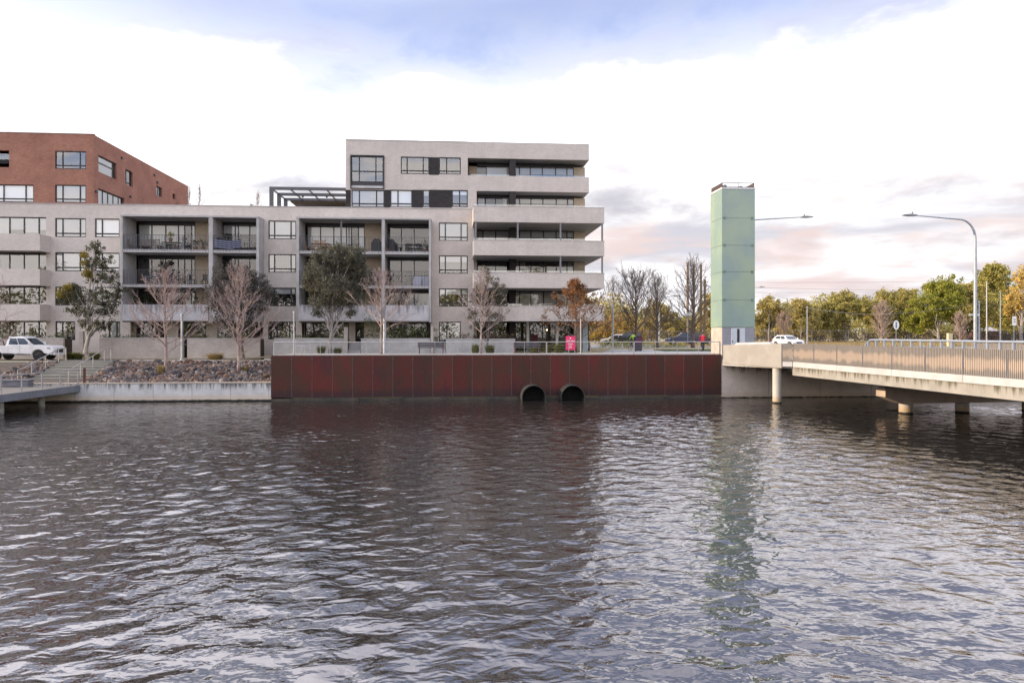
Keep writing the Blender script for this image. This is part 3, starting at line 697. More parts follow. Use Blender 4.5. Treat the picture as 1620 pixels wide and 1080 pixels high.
def prom_railing():
    z = 3.02; yr = 50.45; x0, x1 = xat(433, yr), xat(1139, yr)
    root = thing('railing', 'long slim pale metal railing along the promenade above the rusty steel wall', 'railing', (x0, yr, z))
    n = 20; tops = z + 0.92
    MB().tube([(x0, yr, tops), (x1, yr, tops)], 0.03, 8).build('top_rail', M['steelrail'], root)
    MB().box(x0, x1, yr-.03, yr+.03, z+.06, z+.10).build('bottom_rail', M['steelrail'], root)
    w = (x1-x0)/n
    for i in range(n+1):
        wd = 0.045 if (i % 4 == 0) else 0.013
        MB().box(x0+w*i-wd, x0+w*i+wd, yr-.025, yr+.025, z+.002, tops-.02).build('post', M['steelrail'], root)
    for h in (0.3, 0.5, 0.7):
        MB().tube([(x0, yr, z+h), (x1, yr, z+h)], 0.004, 4).build('wire', M['steelrail'], root)
prom_railing()

# ------------------------------------------------------------------ green glass tower
def tower():
    yf = 50.6; x0, x1 = xat(1142.2, yf), xat(1194.3, yf); yb = yf + 2.3
    zt = zat(1165, 299.3, yf); zb = zat(1165, 517.5, yf); zg = 2.6
    m, nt, b = newmat('green_back_painted_glass'); b.inputs['Roughness'].default_value = 0.22; b.inputs['Specular IOR Level'].default_value = 0.6
    p = pos(nt); n = N(nt, 'ShaderNodeTexNoise', i_Scale=0.45, i_Detail=4.0); L(nt, p, n.inputs['Vector'])
    n2 = N(nt, 'ShaderNodeTexNoise', i_Scale=2.5, i_Detail=6.0); L(nt, p, n2.inputs['Vector'])
    c = mixc(nt, sstep(nt, n.outputs[0], 0.35, 0.65), (0.20, 0.285, 0.265), (0.255, 0.34, 0.25))  # broad blue-green blend painted in to suggest darker reflections on the glass
    c = mixc(nt, math_(nt, 'MULTIPLY', sstep(nt, n2.outputs[0], 0.5, 0.75), 0.4), c, (0.235, 0.31, 0.25))
    L(nt, c, b.inputs['Base Color'])
    root = thing('tower', 'tall slim square tower clad in pale green glass on a grey base', 'tower', ((x0+x1)/2, (yf+yb)/2, zg))
    rows = [zb, zat(1165, 474.6, yf), zat(1165, 430, yf), zat(1165, 388, yf), zat(1165, 345, yf), zt]
    MB().box(x0+.06, x1-.06, yf+.06, yb-.06, zb, zt-.02).build('core', simple('tower_core', (0.15, 0.21, 0.18), 0.8, c2=(0.1, 0.14, 0.12)), root)
    for a, b_ in zip(rows[:-1], rows[1:]):
        g = .009
        MB().box(x0+.03, x1, yf, yf+.03, a+g, b_-g).build('glass_panel', m, root)
        MB().box(x0, x0+.03, yf+.0, yb, a+g, b_-g).build('glass_panel', m, root)
        MB().box(x1-.03, x1, yf+.032, yb, a+g, b_-g).build('glass_panel', m, root)
        MB().box(x0+.032, x1-.032, yb-.03, yb, a+g, b_-g).build('glass_panel', m, root)
    cl = simple('steel_clamp', (0.13, 0.20, 0.16), 0.4, 0.6, c2=(0.10, 0.16, 0.13))
    for a in rows[1:-1]:
        for xx in (x0+.18, x1-.2):
            mb = MB().box(xx-.09, xx+.09, yf-.022, yf, a-.09, a+.09); mb.build('clamp', cl, root)
    MB().box(x0-.03, x1+.03, yf-.03, yb+.03, zt, zt+.12).build('roof_edge', simple('pale_trim', (0.62, 0.62, 0.63), 0.6, c2=(0.55, 0.55, 0.56)), root)
    grey = simple('grey_render', (0.27, 0.27, 0.30), 0.8, c2=(0.23, 0.23, 0.255), scale=1.5); beige = simple('beige_render', (0.31, 0.275, 0.24), 0.85, c2=(0.44, 0.39, 0.34), scale=1.5)
    MB().box(x0+.02, x1-.02, yf+.02, yb-.02, zg, zb-.02).build('base', grey, root)
    MB().box(x0+.016, x0+.02, yf+.03, yb-.03, zg, zb-.03).build('side_panel', beige, root)
    xd0, xd1 = xat(1157, yf), xat(1178.5, yf)
    d = MB().box(xd0, xd1, yf-.01, yf+.02, zg, zb-.06).build('door', simple('pale_grey_door', (0.50, 0.53, 0.56), 0.6, c2=(0.45, 0.48, 0.51)), root)
    MB().box(xat(1166, yf), xat(1170, yf), yf-.016, yf-.0105, 3.0, zb-.12).build('window_slot', M['frame'], d)
    MB().box(xd0+.07, xd0+.1, yf-.05, yf-.0105, 3.9, 4.05).build('handle', M['frame'], d)
    rw = simple('brown_roof_grille', (0.085, 0.058, 0.052), 0.7, c2=(0.065, 0.045, 0.04))
    zr0, zr1 = zt+.12, zat(1165, 289.2, yf)
    fr = MB()
    for xa, ya, xb, yb2 in ((x0+.05, yf+.05, x1-.05, yf+.05), (x0+.05, yb-.05, x1-.05, yb-.05), (x0+.05, yf+.05, x0+.05, yb-.05), (x1-.05, yf+.05, x1-.05, yb-.05)):
        for zz in (zr1, zr0+.04): fr.tube([(xa, ya, zz), (xb, yb2, zz)], .018, 4)
        fr.tube([(xa, ya, zr0), (xa, ya, zr1)], .02, 4); fr.tube([((xa+xb)/2, (ya+yb2)/2, zr0), ((xa+xb)/2, (ya+yb2)/2, zr1)], .015, 4)
    for i in range(1, 26):
        t = i/26.0; y_ = yf+.05+(yb-yf-.1)*t
        fr.box(x0+.04, x0+.06, y_-.03, y_+.03, zr0+.05, zr1); fr.box(x1-.06, x1-.04, y_-.03, y_+.03, zr0+.05, zr1)
    fr.build('roof_railing', rw, root)
    mb = MB(); mb.lathe((x0+.5, yf+.8, zr0), [(.16, 0), (.16, .28), (.05, .36)], 10); mb.lathe((x1-.7, yf+1.0, zr0), [(.2, 0), (.2, .22), (.12, .30)], 10)
    mb.build('roof_vent', M['post'], root)
tower()

# ------------------------------------------------------------------ abutment and bridge
def bridge():
    P0 = Vector((21.56, 44.96, 0)); P1 = Vector((22.55, 27.2, 0)); d = (P1-P0).normalized(); nrm = Vector((-d.y, d.x, 0))   # nrm points to +X
    if nrm.x < 0: nrm = -nrm
    def B(s, o, z): q = P0 + d*s + nrm*o; return (q.x, q.y, z)       # s towards the viewer, o across the deck
    def bx(mb, s0, s1, o0, o1, z0, z1, zz0=None, zz1=None):
        mb.hexa([B(s0, o0, z0), B(s1, o0, z0), B(s1, o1, z0), B(s0, o1, z0), B(s0, o0, z1), B(s1, o0, z1), B(s1, o1, z1), B(s0, o1, z1)]); return mb
    root = thing('road_bridge', 'low concrete road bridge with brown ribbed parapets crossing the water', 'bridge', (P0.x+6, P0.y, 0))
    gm = streakmat('stained_girder', (0.31, 0.295, 0.27), (0.085, 0.078, 0.05), 2.42, 0.42, None, amt=0.9)
    deckm = simple('bridge_asphalt', (0.11, 0.11, 0.11), 0.9, c2=(0.085, 0.085, 0.085), scale=2)
    LEN = 48
    bx(MB(), -5.5, LEN, 0.15, 12.4, 2.1, 2.72).build('deck', deckm, root)
    bx(MB(), -0.2, LEN, 0.06, 0.7, 1.86, 2.41).build('girder', gm, root)
    mb = MB()
    for o in (3.2, 6.0, 8.8, 11.6): bx(mb, -0.2, LEN, o-.4, o+.4, 1.5, 2.1)
    mb.build('inner_girder', M['conc'], root)
    wf = simple('white_fascia', (0.43, 0.435, 0.44), 0.7, c2=(0.36, 0.365, 0.37), scale=1.2)
    i = 0; s = 0.0; bounds = [0.0]
    w = 2.42
    while s < LEN: s += w; bounds.append(s)
    for s0, s1 in zip(bounds[:-1:2], bounds[2::2]):
        bx(MB(), s0+.01, s1-.01, -0.02, 0.05, 2.40, 2.735).build('fascia', wf, root)
    # ribbed parapet panels
    pm, nt, b = newmat('weathered_bronze_ribs'); b.inputs['Roughness'].default_value = 0.7
    p = pos(nt); sp = N(nt, 'ShaderNodeSeparateXYZ'); L(nt, p, sp.inputs[0])
    mp = N(nt, 'ShaderNodeMapping'); mp.inputs['Scale'].default_value = (1.3, 1.3, 0.5); L(nt, p, mp.inputs[0])
    n = N(nt, 'ShaderNodeTexNoise', i_Scale=1.6, i_Detail=7.0, i_Roughness=0.65); L(nt, mp.outputs[0], n.inputs['Vector'])
    mid = math_(nt, 'SUBTRACT', 1.0, math_(nt, 'MULTIPLY', math_(nt, 'ABSOLUTE', math_(nt, 'SUBTRACT', sp.outputs[2], 3.25)), 1.9), clamp=True)
    worn = sstep(nt, math_(nt, 'ADD', mid, math_(nt, 'MULTIPLY', math_(nt, 'SUBTRACT', n.outputs[0], 0.5), 1.3)), 0.30, 0.75)
    c = mixc(nt, worn, (0.185, 0.165, 0.15), (0.34, 0.27, 0.215)); L(nt, c, b.inputs['Base Color'])
    zb, zt = 2.745, 3.90
    def panel(s0, s1, o):
        mb = MB(); k = int((s1-s0-.1)/0.098); st = (s1-s0-.1)/k
        for j in range(k):
            a = s0+.05+st*j; bx(mb, a+.012, a+st-.02, o, o+.045, zb, zt)
        bx(mb, s0+.03, s1-.03, o+.046, o+.07, zt-.06, zt+.0); bx(mb, s0+.03, s1-.03, o+.046, o+.07, zb+.02, zb+.09)
        return mb.build('parapet_panel', pm, root)
    for s0, s1 in zip(bounds[:-1], bounds[1:]):
        panel(s0, s1, 0.0)
        bx(MB(), s0-.03, s0+.03, -.006, .11, zb, zt+.01).build('parapet_post', M['post'], root)
    for s0, s1 in list(zip(bounds[:-1], bounds[1:]))[:10]: panel(s0, s1, 12.5)
    # kerb and footpath
    bx(MB(), -5, LEN, 0.3, 2.2, 2.722, 2.86).build('footpath', M['conc_l'], root)
    bx(MB(), -5, LEN, 10.4, 12.3, 2.722, 2.86).build('footpath', M['conc_l'], root)
    # piers: cap beam on round columns
    cm = simple('pier_concrete', (0.47, 0.38, 0.33), 0.9, c2=(0.37, 0.30, 0.26), scale=1.4, bump=0.2)
    colm = streakmat('column_concrete', (0.47, 0.44, 0.40), (0.2, 0.17, 0.13), 2.4, 0.5, (0.42, 0.28, 0.14), 0.2, amt=0.5)
    for s in (5.6, 22.5):
        q0 = B(s, 1.2, 0); half = 0.42
        mb = MB(); z1, z0, zc = 1.5, 0.60, 0.98
        a = [B(s-half, 2.2, zc), B(s+half, 2.2, zc), B(s+half, 3.2, z0), B(s-half, 3.2, z0), B(s-half, 2.2, z1), B(s+half, 2.2, z1), B(s+half, 3.2, z1), B(s-half, 3.2, z1)]
        mb.hexa(a); bx(mb, s-half, s+half, 3.2, 12.2, z0, z1)
        cap = mb.build('pier_cap', cm, root)
        for o in (3.75, 7.3, 11.6):
            q = B(s, o, 0); MB().cyl((q[0], q[1], -1.2), (q[0], q[1], z0+.01), 0.36, n=24).build('pier_column', colm, root)
    # traffic barrier (galvanised) between footpath and road
    ss = 3.6; o = 2.55
    mb = MB(); bar = thing('traffic_barrier', 'pale blue grey metal barrier rail on posts standing on the bridge deck', 'barrier', B(ss, o, 2.72))
    MB().tube([B(ss, o, 3.4), B(ss+.1, o, 3.9), B(ss+.5, o, 4.16), B(ss+1, o, 4.18), B(LEN, o, 4.2)], 0.055, 8).build('top_rail', M['galv'], bar)
    MB().tube([B(ss+.1, o, 3.72), B(LEN, o, 3.72)], 0.04, 8).build('lower_rail', M['galv'], bar)
    s = ss+.35
    while s < 24:
        bx(MB(), s-.045, s+.045, o-.05, o+.06, 2.723, 4.14 if s > ss+.5 else 4.05).build('post', M['galv'], bar); s += 0.75
    ab = streakmat('abutment_concrete', (0.60, 0.52, 0.455), (0.035, 0.035, 0.025), 2.5, 0.8, (0.45, 0.36, 0.27), 0.16, amt=0.9, joint=1.9)
    root2 = thing('abutment', 'stained concrete abutment wall with a square pale parapet box beside the tower', 'abutment', (XE, 50, 0))
    MB().box(XE+.005, 60, 50.02, 50.5, -0.8, 2.5).build('wall_face', ab, root2)
    a = atd(1143.5, 544.5, 51.25); e = atd(1236.5, 543, 46.8)
    pb = simple('beige_parapet_concrete', (0.32, 0.30, 0.275), 0.85, c2=(0.27, 0.25, 0.23), scale=1.3, bump=0.12)
    dz = Vector((e.x-a.x, e.y-a.y, 0)).normalized(); nn = Vector((-dz.y, dz.x, 0))
    if nn.y < 0: nn = -nn
    zt0, zt1, zb0, zb1 = 3.72, 3.90, 2.40, 2.30
    def Pq(p, off, z): return (p.x+nn.x*off, p.y+nn.y*off, z)
    mb = MB()
    A0 = Vector((a.x, a.y, 0)); E0 = Vector((e.x, e.y, 0))
    mb.hexa([Pq(A0, 0, zb0), Pq(E0, 0, zb1), Pq(E0, .35, zb1), Pq(A0, .35, zb0), Pq(A0, 0, zt0), Pq(E0, 0, zt1), Pq(E0, .35, zt1), Pq(A0, .35, zt0)])
    mb.build('parapet_box', pb, root2, bevel=.03)
    mb = MB(); mid = A0.lerp(E0, .18); mid2 = A0.lerp(E0, .82)
    mb.hexa([Pq(mid, .06, zt0), Pq(mid2, .06, zt1-.03), Pq(mid2, .5, zt1-.03), Pq(mid, .5, zt0), Pq(mid.lerp(mid2, .06), .22, zt0+.18), Pq(mid2.lerp(mid, .12), .22, zt1+.09), Pq(mid2.lerp(mid, .12), .5, zt1+.09), Pq(mid.lerp(mid2, .06), .5, zt0+.18)])
    mb.build('sloped_cap', M['conc'], root2)
    # short return from the box to the bridge parapet
    r0 = E0; r1 = Vector(B(-.05, 0, 0))
    mb = MB(); t = (r1-r0).normalized(); q = Vector((-t.y, t.x, 0))
    if q.x < 0 and q.y < 0: q = -q
    for z0, z1, nme, mt in ((2.42, 2.73, 'return_fascia', M['conc_l']), (2.74, 3.86, 'return_panel', pm)):
        off = .03
        MB().hexa([(r0.x+t.x*.06, r0.y+t.y*.06, z0), (r1.x-t.x*.02, r1.y-t.y*.02, z0), (r1.x-t.x*.02+q.x*off, r1.y-t.y*.02+q.y*off, z0), (r0.x+t.x*.06+q.x*off, r0.y+t.y*.06+q.y*off, z0)] + [(r0.x+t.x*.06, r0.y+t.y*.06, z1), (r1.x-t.x*.02, r1.y-t.y*.02, z1), (r1.x-t.x*.02+q.x*off, r1.y-t.y*.02+q.y*off, z1), (r0.x+t.x*.06+q.x*off, r0.y+t.y*.06+q.y*off, z1)]).build(nme, mt, root2)
    # slab behind parapet, and its column in the water
    mb = MB(); mb.prism([(a.x, 50.0), (e.x, e.y+.36), (r1.x+.1, r1.y+.3), (r1.x+.7, 50.0)], 2.28, 2.72, 'z'); mb.build('corner_slab', M['conc'], root2)
    c = atd(1232, 638, 47.2)
    MB().cyl((c.x+.02, c.y+.3, -1), (c.x+.02, c.y+.3, 2.29), 0.28, n=20).build('column', colm, root2)
bridge()
struct(MB().box(XE+4.6, 120, 50.51, 56.2, 1.0, 2.78), 'right_bank', simple('bank_earth', (0.33, 0.27, 0.16), 0.95, c2=(0.25, 0.21, 0.12), scale=2, bump=0.4))
struct(MB().box(-140, QX0-.01, 50.0, 56.21, -.5, 2.45), 'left_bank', simple('bank_earth_left', (0.12, 0.10, 0.08), 0.95, c2=(0.08, 0.07, 0.06), scale=2, bump=0.4))
# ------------------------------------------------------------------ apartment building
FY = 66.0
def zf(px, py, Y=FY): return zat(px, py, Y)
class Facade:
    """a wall in a plane Y (or X) with real openings: u along the wall, z up"""
    def __init__(s, u0, u1, z0, z1, P, th): s.a = (u0, u1, z0, z1); s.o = []; s.P = P; s.th = th; s.c = {}
    def hole(s, u0, u1, z0, z1): s.o.append((u0, u1, z0, z1))
    def mesh(s, caps=True):
        mb = MB(); u0, u1, z0, z1 = s.a; P = s.P; th = s.th
        us = sorted({u0, u1, *[min(max(v, u0), u1) for o in s.o for v in o[:2]]}); zs = sorted({z0, z1, *[min(max(v, z0), z1) for o in s.o for v in o[2:]]})
        for j in range(len(zs)-1):
            i = 0
            while i < len(us)-1:
                def solid(i): 
                    cu, cz = (us[i]+us[i+1])/2, (zs[j]+zs[j+1])/2
                    return not any(o[0] < cu < o[1] and o[2] < cz < o[3] for o in s.o)
                if not solid(i): i += 1; continue
                k = i
                while k < len(us)-1 and solid(k): k += 1
                mb.quad(P(us[i], 0, zs[j]), P(us[k], 0, zs[j]), P(us[k], 0, zs[j+1]), P(us[i], 0, zs[j+1])); i = k
        for a, b, c, d in s.o:
            a, b = max(a, u0), min(b, u1); c, d = max(c, z0), min(d, z1)
            mb.quad(P(a, 0, c), P(a, th, c), P(a, th, d), P(a, 0, d)); mb.quad(P(b, 0, c), P(b, 0, d), P(b, th, d), P(b, th, c))
            mb.quad(P(a, 0, d), P(a, th, d), P(b, th, d), P(b, 0, d)); mb.quad(P(a, 0, c), P(b, 0, c), P(b, th, c), P(a, th, c))
        return mb
def PY(Y): return lambda u, t, z: (u, Y+t, z)
bldg = thing('apartment_building', 'long cream brick apartment building with balconies, red brick top left and six storey right end', 'building', (-6, FY, 2.4))
ROOMS = MB()
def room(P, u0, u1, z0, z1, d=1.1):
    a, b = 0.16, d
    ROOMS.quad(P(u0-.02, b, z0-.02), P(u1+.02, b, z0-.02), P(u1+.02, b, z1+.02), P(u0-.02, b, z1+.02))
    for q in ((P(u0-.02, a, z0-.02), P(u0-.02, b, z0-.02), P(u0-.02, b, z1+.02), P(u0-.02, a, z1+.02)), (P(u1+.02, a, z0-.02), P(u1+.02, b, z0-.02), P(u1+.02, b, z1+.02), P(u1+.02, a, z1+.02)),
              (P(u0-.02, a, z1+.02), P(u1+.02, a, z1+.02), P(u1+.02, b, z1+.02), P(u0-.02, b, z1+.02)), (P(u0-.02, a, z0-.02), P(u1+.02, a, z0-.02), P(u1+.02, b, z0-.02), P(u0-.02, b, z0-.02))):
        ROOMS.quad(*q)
RW = random.Random(3)
def boxP(mb, P, u0, u1, t0, t1, z0, z1):
    mb.hexa([P(u0, t0, z0), P(u1, t0, z0), P(u1, t1, z0), P(u0, t1, z0), P(u0, t0, z1), P(u1, t0, z1), P(u1, t1, z1), P(u0, t1, z1)]); return mb
def window(P, u0, u1, z0, z1, mull=(), transom=None, kind='dark', dep=0.09, name='window', fw=0.085, wroom=True, lower=None):
    """frame (part) > pane, blind (sub-parts)"""
    fr = MB(); t0, t1 = dep, dep+0.07
    boxP(fr, P, u0, u1, t0, t1, z0, z0+fw); boxP(fr, P, u0, u1, t0, t1, z1-fw, z1)
    boxP(fr, P, u0, u0+fw, t0, t1, z0+fw, z1-fw); boxP(fr, P, u1-fw, u1, t0, t1, z0+fw, z1-fw)
    for m in mull: boxP(fr, P, m-fw*.62, m+fw*.62, t0+.004, t1-.004, z0+fw, z1-fw)
    if transom is not None:
        zt = z0 + (z1-z0)*transom; boxP(fr, P, u0+fw, u1-fw, t0+.008, t1-.008, zt-fw*.65, zt+fw*.65)
    f = fr.build(name, M['frame'], bldg)
    pn = MB(); tm = dep+.03
    pn.quad(P(u0+.02, tm, z0+.02), P(u1-.02, tm, z0+.02), P(u1-.02, tm, z1-.02), P(u0+.02, tm, z1-.02)); pn.build('pane', M['glass_bay' if name == 'sliding_door' else 'glass'], f)
    bl = MB(); tb = dep+.12
    if kind == 'blind': boxP(bl, P, u0+.03, u1-.03, tb, tb+.02, z0+.03+(z1-z0)*RW.choice((0, 0, 0.02)), z1-.03)
    elif kind == 'half': boxP(bl, P, u0+.03, u1-.03, tb, tb+.02, z0+(z1-z0)*RW.uniform(.55, .75), z1-.03)
    elif kind == 'part':
        e = [u0, *mull, u1]; i = RW.randrange(len(e)-1)
        for k in range(len(e)-1):
            if k != i: boxP(bl, P, e[k]+.04, e[k+1]-.04, tb, tb+.02, z0+.03+(z1-z0)*RW.choice((0, 0.2, 0.35)), z1-.03)
    elif kind == 'curtain':
        e = [u0, *mull, u1]
        boxP(bl, P, e[0]+.03, e[0]+(u1-u0)*.2, tb, tb+.05, z0+.03, z1-.03); boxP(bl, P, e[-1]-(u1-u0)*.25, e[-1]-.03, tb, tb+.05, z0+.03, z1-.03)
    if bl.f: bl.build('blind' if kind != 'curtain' else 'curtain', M['blind'] if kind != 'curtain' else M['curtain'], f)
    if wroom: room(P, u0, u1, z0, z1)
    return f
# --- podium / main front wall
PX = lambda px: xat(px, FY)
ZB = 2.3; ZP = 15.76
P66 = PY(FY)
XL = PX(-70)
main = Facade(XL, PX(750), ZB, ZP, P66, 0.3)
ROWS = [(12.90, 14.54), (9.93, 11.57), (6.95, 8.59)]
def win(px0, px1, row, mull, kind, tr=0.2):
    u0, u1 = PX(px0), PX(px1); z0, z1 = row
    main.hole(u0, u1, z0, z1); window(P66, u0, u1, z0, z1, [PX(m) for m in mull], tr, kind)
kinds = {0: ['blind', 'blind', 'blind', 'blind'], 1: ['blind', 'blind', 'curtain', 'half'], 2: ['dark', 'dark', 'half', 'half']}
for r, row in enumerate(ROWS):
    win(87, 136, row, (98.5, 126), kinds[r][0]); win(150, 189, row, (161,), kinds[r][1])
    win(424.5, 468.5, row, (434, 460), kinds[r][2]); win(694.5, 740, row, (704.5, 729.5), kinds[r][3])
# ground floor
G0, G1 = 3.95, 5.58
win(87.5, 119, (G0, G1), (98,), 'dark', None); win(172, 190, (G0, G1), (184,), 'blind', None)
win(424, 468, (4.0, G1), (438, 458), 'dark', None); win(694.5, 729, (3.55, G1), (707,), 'curtain', None)
# doorways of the ground floor flats
def entry(px0, px1, z0, z1):
    u0, u1 = PX(px0), PX(px1); main.hole(u0, u1, z0, z1)
    d = MB(); boxP(d, P66, u0, u1, .2, .26, z0, z1); o = d.build('door', M['frame'], bldg)
    boxP(MB(), P66, u0+.12, u0+.2, .15, .199, z0+.9, z0+1.1).build('handle', M['steelrail'], o)
entry(104, 113, 2.5, 4.75)
# left recess windows behind the brick balconies
for r, row in enumerate(((12.9, 14.6), (9.95, 11.6), (6.97, 8.6), (3.95, 5.58))):
    u0, u1 = XL+.3, PX(73); main.hole(u0, u1, *row)
    window(P66, u0, u1, *row, [PX(m) for m in (-52, -28, -8, 13.5, 36.5, 60)], None, ('part', 'dark', 'dark', 'dark')[r], dep=.16)
# --- framed balcony bays
YF = 64.3; YB = 67.0; PB = PY(YB)
def XF(px): return xat(px, YF)
BAYS = [(190.5, 194, 330, 336.5, 405.5, 409.6, 'A'), (469, 473, 603.8, 608.6, 678.5, 682, 'B')]
SL = [(11.47, 11.71), (8.50, 8.73)]
ZT0, ZT1 = 14.50, 14.64
brm = M['conc']
for l0, l1, d0, d1, r0, r1, nm in BAYS:
    main.hole(XF(l0)+.1, XF(r1)-.1, ZB+.02, ZT0)
    fr = MB()
    for a, b in ((l0, l1), (d0, d1), (r0, r1)): fr.box(XF(a), XF(b), YF, YB, 5.5, ZT0)
    fr.box(XF(l0)-.03, XF(r1)+.03, YF-.04, FY-.002, ZT0+.001, ZT1)
    fr.build('balcony_frame', M['conc'], bldg)
    MB().box(XF(l0)+.1, XF(r1)-.1, FY+.002, YB+.2, ZT0+.001, ZT0+.2).build('soffit', M['soffit'], bldg)
    for a, b in ((l1, d0), (d1, r0)):
        x0, x1 = XF(a), XF(b)
        for z0, z1 in SL:
            MB().box(x0+.002, x1-.002, YF+.03, YB, z0, z1).build('balcony_slab', M['conc_l'], bldg)
            rl = MB(); n = int((x1-x0)/.125); zt = z1 + 1.22
            for i in range(n+1):
                xx = x0+.03+(x1-x0-.06)*i/n; wdt = .02 if i % 9 == 0 else .009
                rl.box(xx-wdt, xx+wdt, YF+.0, YF+.025, z0+.06, zt)
            rl.box(x0+.01, x1-.01, YF-.006, YF+.03, zt, zt+.035); rl.box(x0+.01, x1-.01, YF+.001, YF+.024, z1+.02, z1+.045)
            rl.build('balustrade', M['bar'], bldg)
        # solid concrete parapet of the lowest balcony
        MB().box(x0+.01, x1-.01, YF-.1, YF+.1, 5.62, 7.0).build('parapet', streakmat('parapet_concrete_%s%d' % (nm, a), (0.52, 0.51, 0.53), (0.12, 0.115, 0.115), 7.0, 0.9, None, amt=0.75), bldg)
        MB().box(x0+.01, x1-.01, YF+.101, YB, 5.55, 5.8).build('balcony_slab', M['conc_l'], bldg)
# glazing at the back of the bays
back = MB()
def XB(px): return xat(px, YB)
def bayback(x0, x1, z0, z1, gl0, gl1, mull, kind, head=0.28, brick=None):
    zt = z1 - head
    window(PB, gl0, gl1, z0+.02, zt, mull, None, kind, dep=.0, name='sliding_door', fw=.07)
    h = MB(); h.box(gl0, gl1, YB+.0, YB+.1, zt+.002, z1); h.build('door_head', M['frame'], bldg)
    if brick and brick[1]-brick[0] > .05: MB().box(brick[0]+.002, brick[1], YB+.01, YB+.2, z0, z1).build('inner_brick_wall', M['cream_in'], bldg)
levels = [(11.71, 14.5), (8.73, 11.47), (5.8, 8.5)]
for li, (z0, z1) in enumerate(levels):
    bayback(0, 0, z0, z1, XF(194)+.15, XB(309), [XB(p) for p in (240, 262, 282, 292, 303)], ('part', 'dark', 'dark')[li], .28, (XB(309), XF(330)))
    bayback(0, 0, z0, z1, XF(336.5), XF(405.5), [XB(p) for p in (372, 377, 395)], ('half', 'dark', 'dark')[li], .2)
    bayback(0, 0, z0, z1, XF(473)+.15, XB(577), [XB(p) for p in (507, 528, 548, 556, 567)], ('part', 'dark', 'curtain')[li], .28, (XB(577), XF(603.8)))
    bayback(0, 0, z0, z1, XF(608.6), XF(678.5), [XB(p) for p in (635, 655.5)], ('dark', 'dark', 'curtain')[li], .25)
# ground floor behind the bays: glazing and brick piers
gb = MB()
def gf(x0, x1, mull, kind): window(PB, x0, x1, 3.0, 5.5, mull, .42, kind, dep=0, name='sliding_door', fw=.07)
gf(XB(200), XB(262), [XB(220), XB(241)], 'dark'); MB().box(XB(262)+.002, XB(282), YB, YB+.2, 2.4, 5.54).build('pier', M['cream'], bldg)
gf(XB(282)+.002, XB(326), [XB(304)], 'dark'); MB().box(XB(326)+.002, XB(344), YB, YB+.2, 2.4, 5.54).build('pier', M['cream'], bldg)
gf(XB(344)+.002, XB(402), [XB(372)], 'dark')
gf(XB(482), XB(552), [XB(506), XB(530)], 'dark'); MB().box(XB(552)+.002, XB(562), YB, YB+.2, 2.4, 5.54).build('pier', M['cream'], bldg)
gf(XB(562)+.002, XB(576), [], 'dark'); MB().box(XB(576)+.002, XB(616), YB, YB+.2, 2.4, 5.54).build('pier', M['cream'], bldg)
gf(XB(616)+.002, XB(676), [XB(636), XB(656)], 'dark')
MB().box(XF(190.5)+.15, XB(200)-.002, YB, YB+.2, 2.4, 5.54).build('pier', M['cream'], bldg); MB().box(XF(473)-.1, XB(482)-.002, YB, YB+.2, 2.4, 5.54).build('pier', M['cream'], bldg)
pass
MB().tube([(XF(538.8), YF+.35, SL[0][1]), (XF(538.8), YF+.35, ZT0)], .08, 4).build('post', M['post'], bldg)
# --- three brick balconies far left
for k, (z0, z1) in enumerate(((zat(30, 396.3, YF), zat(30, 369.6, YF)), (zat(30, 451, YF), zat(30, 425.2, YF)), (zat(30, 507, YF), zat(30, 481, YF)))):
    x0, x1 = XL, xat(63, YF)
    MB().box(x0, x1, YF, YF+.22, z0, z1).build('brick_balcony', M['cream'], bldg)
    MB().box(x1-.22, x1-.002, YF+.222, FY-.002, z0, z1-.002).build('balcony_side', M['cream'], bldg)
    MB().box(x0, x1-.222, YF+.222, FY-.002, z0+.02, z0+.25).build('balcony_floor', M['conc'], bldg)
mw = main.mesh()
# parapet top, left end and back faces of the podium
xr = PX(750)
mw.quad((XL, FY, ZP), (xr, FY, ZP), (xr, FY+.3, ZP), (XL, FY+.3, ZP)); mw.quad((XL, FY+.3, 14.9), (xr, FY+.3, 14.9), (xr, FY+.3, ZP), (XL, FY+.3, ZP))
mw.quad((XL, FY, ZB), (XL, FY+20, ZB), (XL, FY+20, ZP), (XL, FY, ZP)); mw.quad((XL, FY+20, ZB), (PX(931), FY+20, ZB), (PX(931), FY+20, ZP), (XL, FY+20, ZP))
mw.build('front_wall', M['cream'], bldg)
MB().box(XL, PX(754), FY-.05, FY+.36, ZP+.001, ZP+.06).build('wall_capping', M['conc'], bldg)
MB().box(XL, PX(925), FY+.31, FY+19.9, 14.7, 14.9).build('roof_deck', M['roofdeck'], bldg)

# --- red brick upper block on the left
RX = PX(148); RT = 21.85; RYE = 88.5
rf = Facade(XL, RX, ZP+.065, RT, P66, 0.3)
def rwin(px0, px1, py0, py1, mull, kind, tr=.2):
    u0, u1 = PX(px0), PX(px1); z1, z0 = zf((px0+px1)/2, py0), zf((px0+px1)/2, py1)
    rf.hole(u0, u1, z0, z1); window(P66, u0, u1, z0, z1, [PX(m) for m in mull], tr, kind)
rwin(87, 136, 239, 267.5, (98.5, 126), 'dark'); rwin(87, 136, 292.5, 320.5, (98.5, 126), 'blind'); rwin(-60, 53, 291.5, 319.5, (-30, -8, 5, 40), 'blind')
u0, u1, z0, z1 = PX(-60), PX(14.5), zf(0, 264.5), zf(0, 238)
rf.hole(u0, u1, z0, z1)
rb = rf.mesh(); 
rs = Facade(FY, RYE, ZP-.8, RT, lambda u, t, z: (RX - t, u, z), 0.3)
def sy(px): return FY*(720.1-148)/(720.1-px)
def zy(px, py): return CAMZ - sat(px, sy(px))*(py-HYP)/FPX
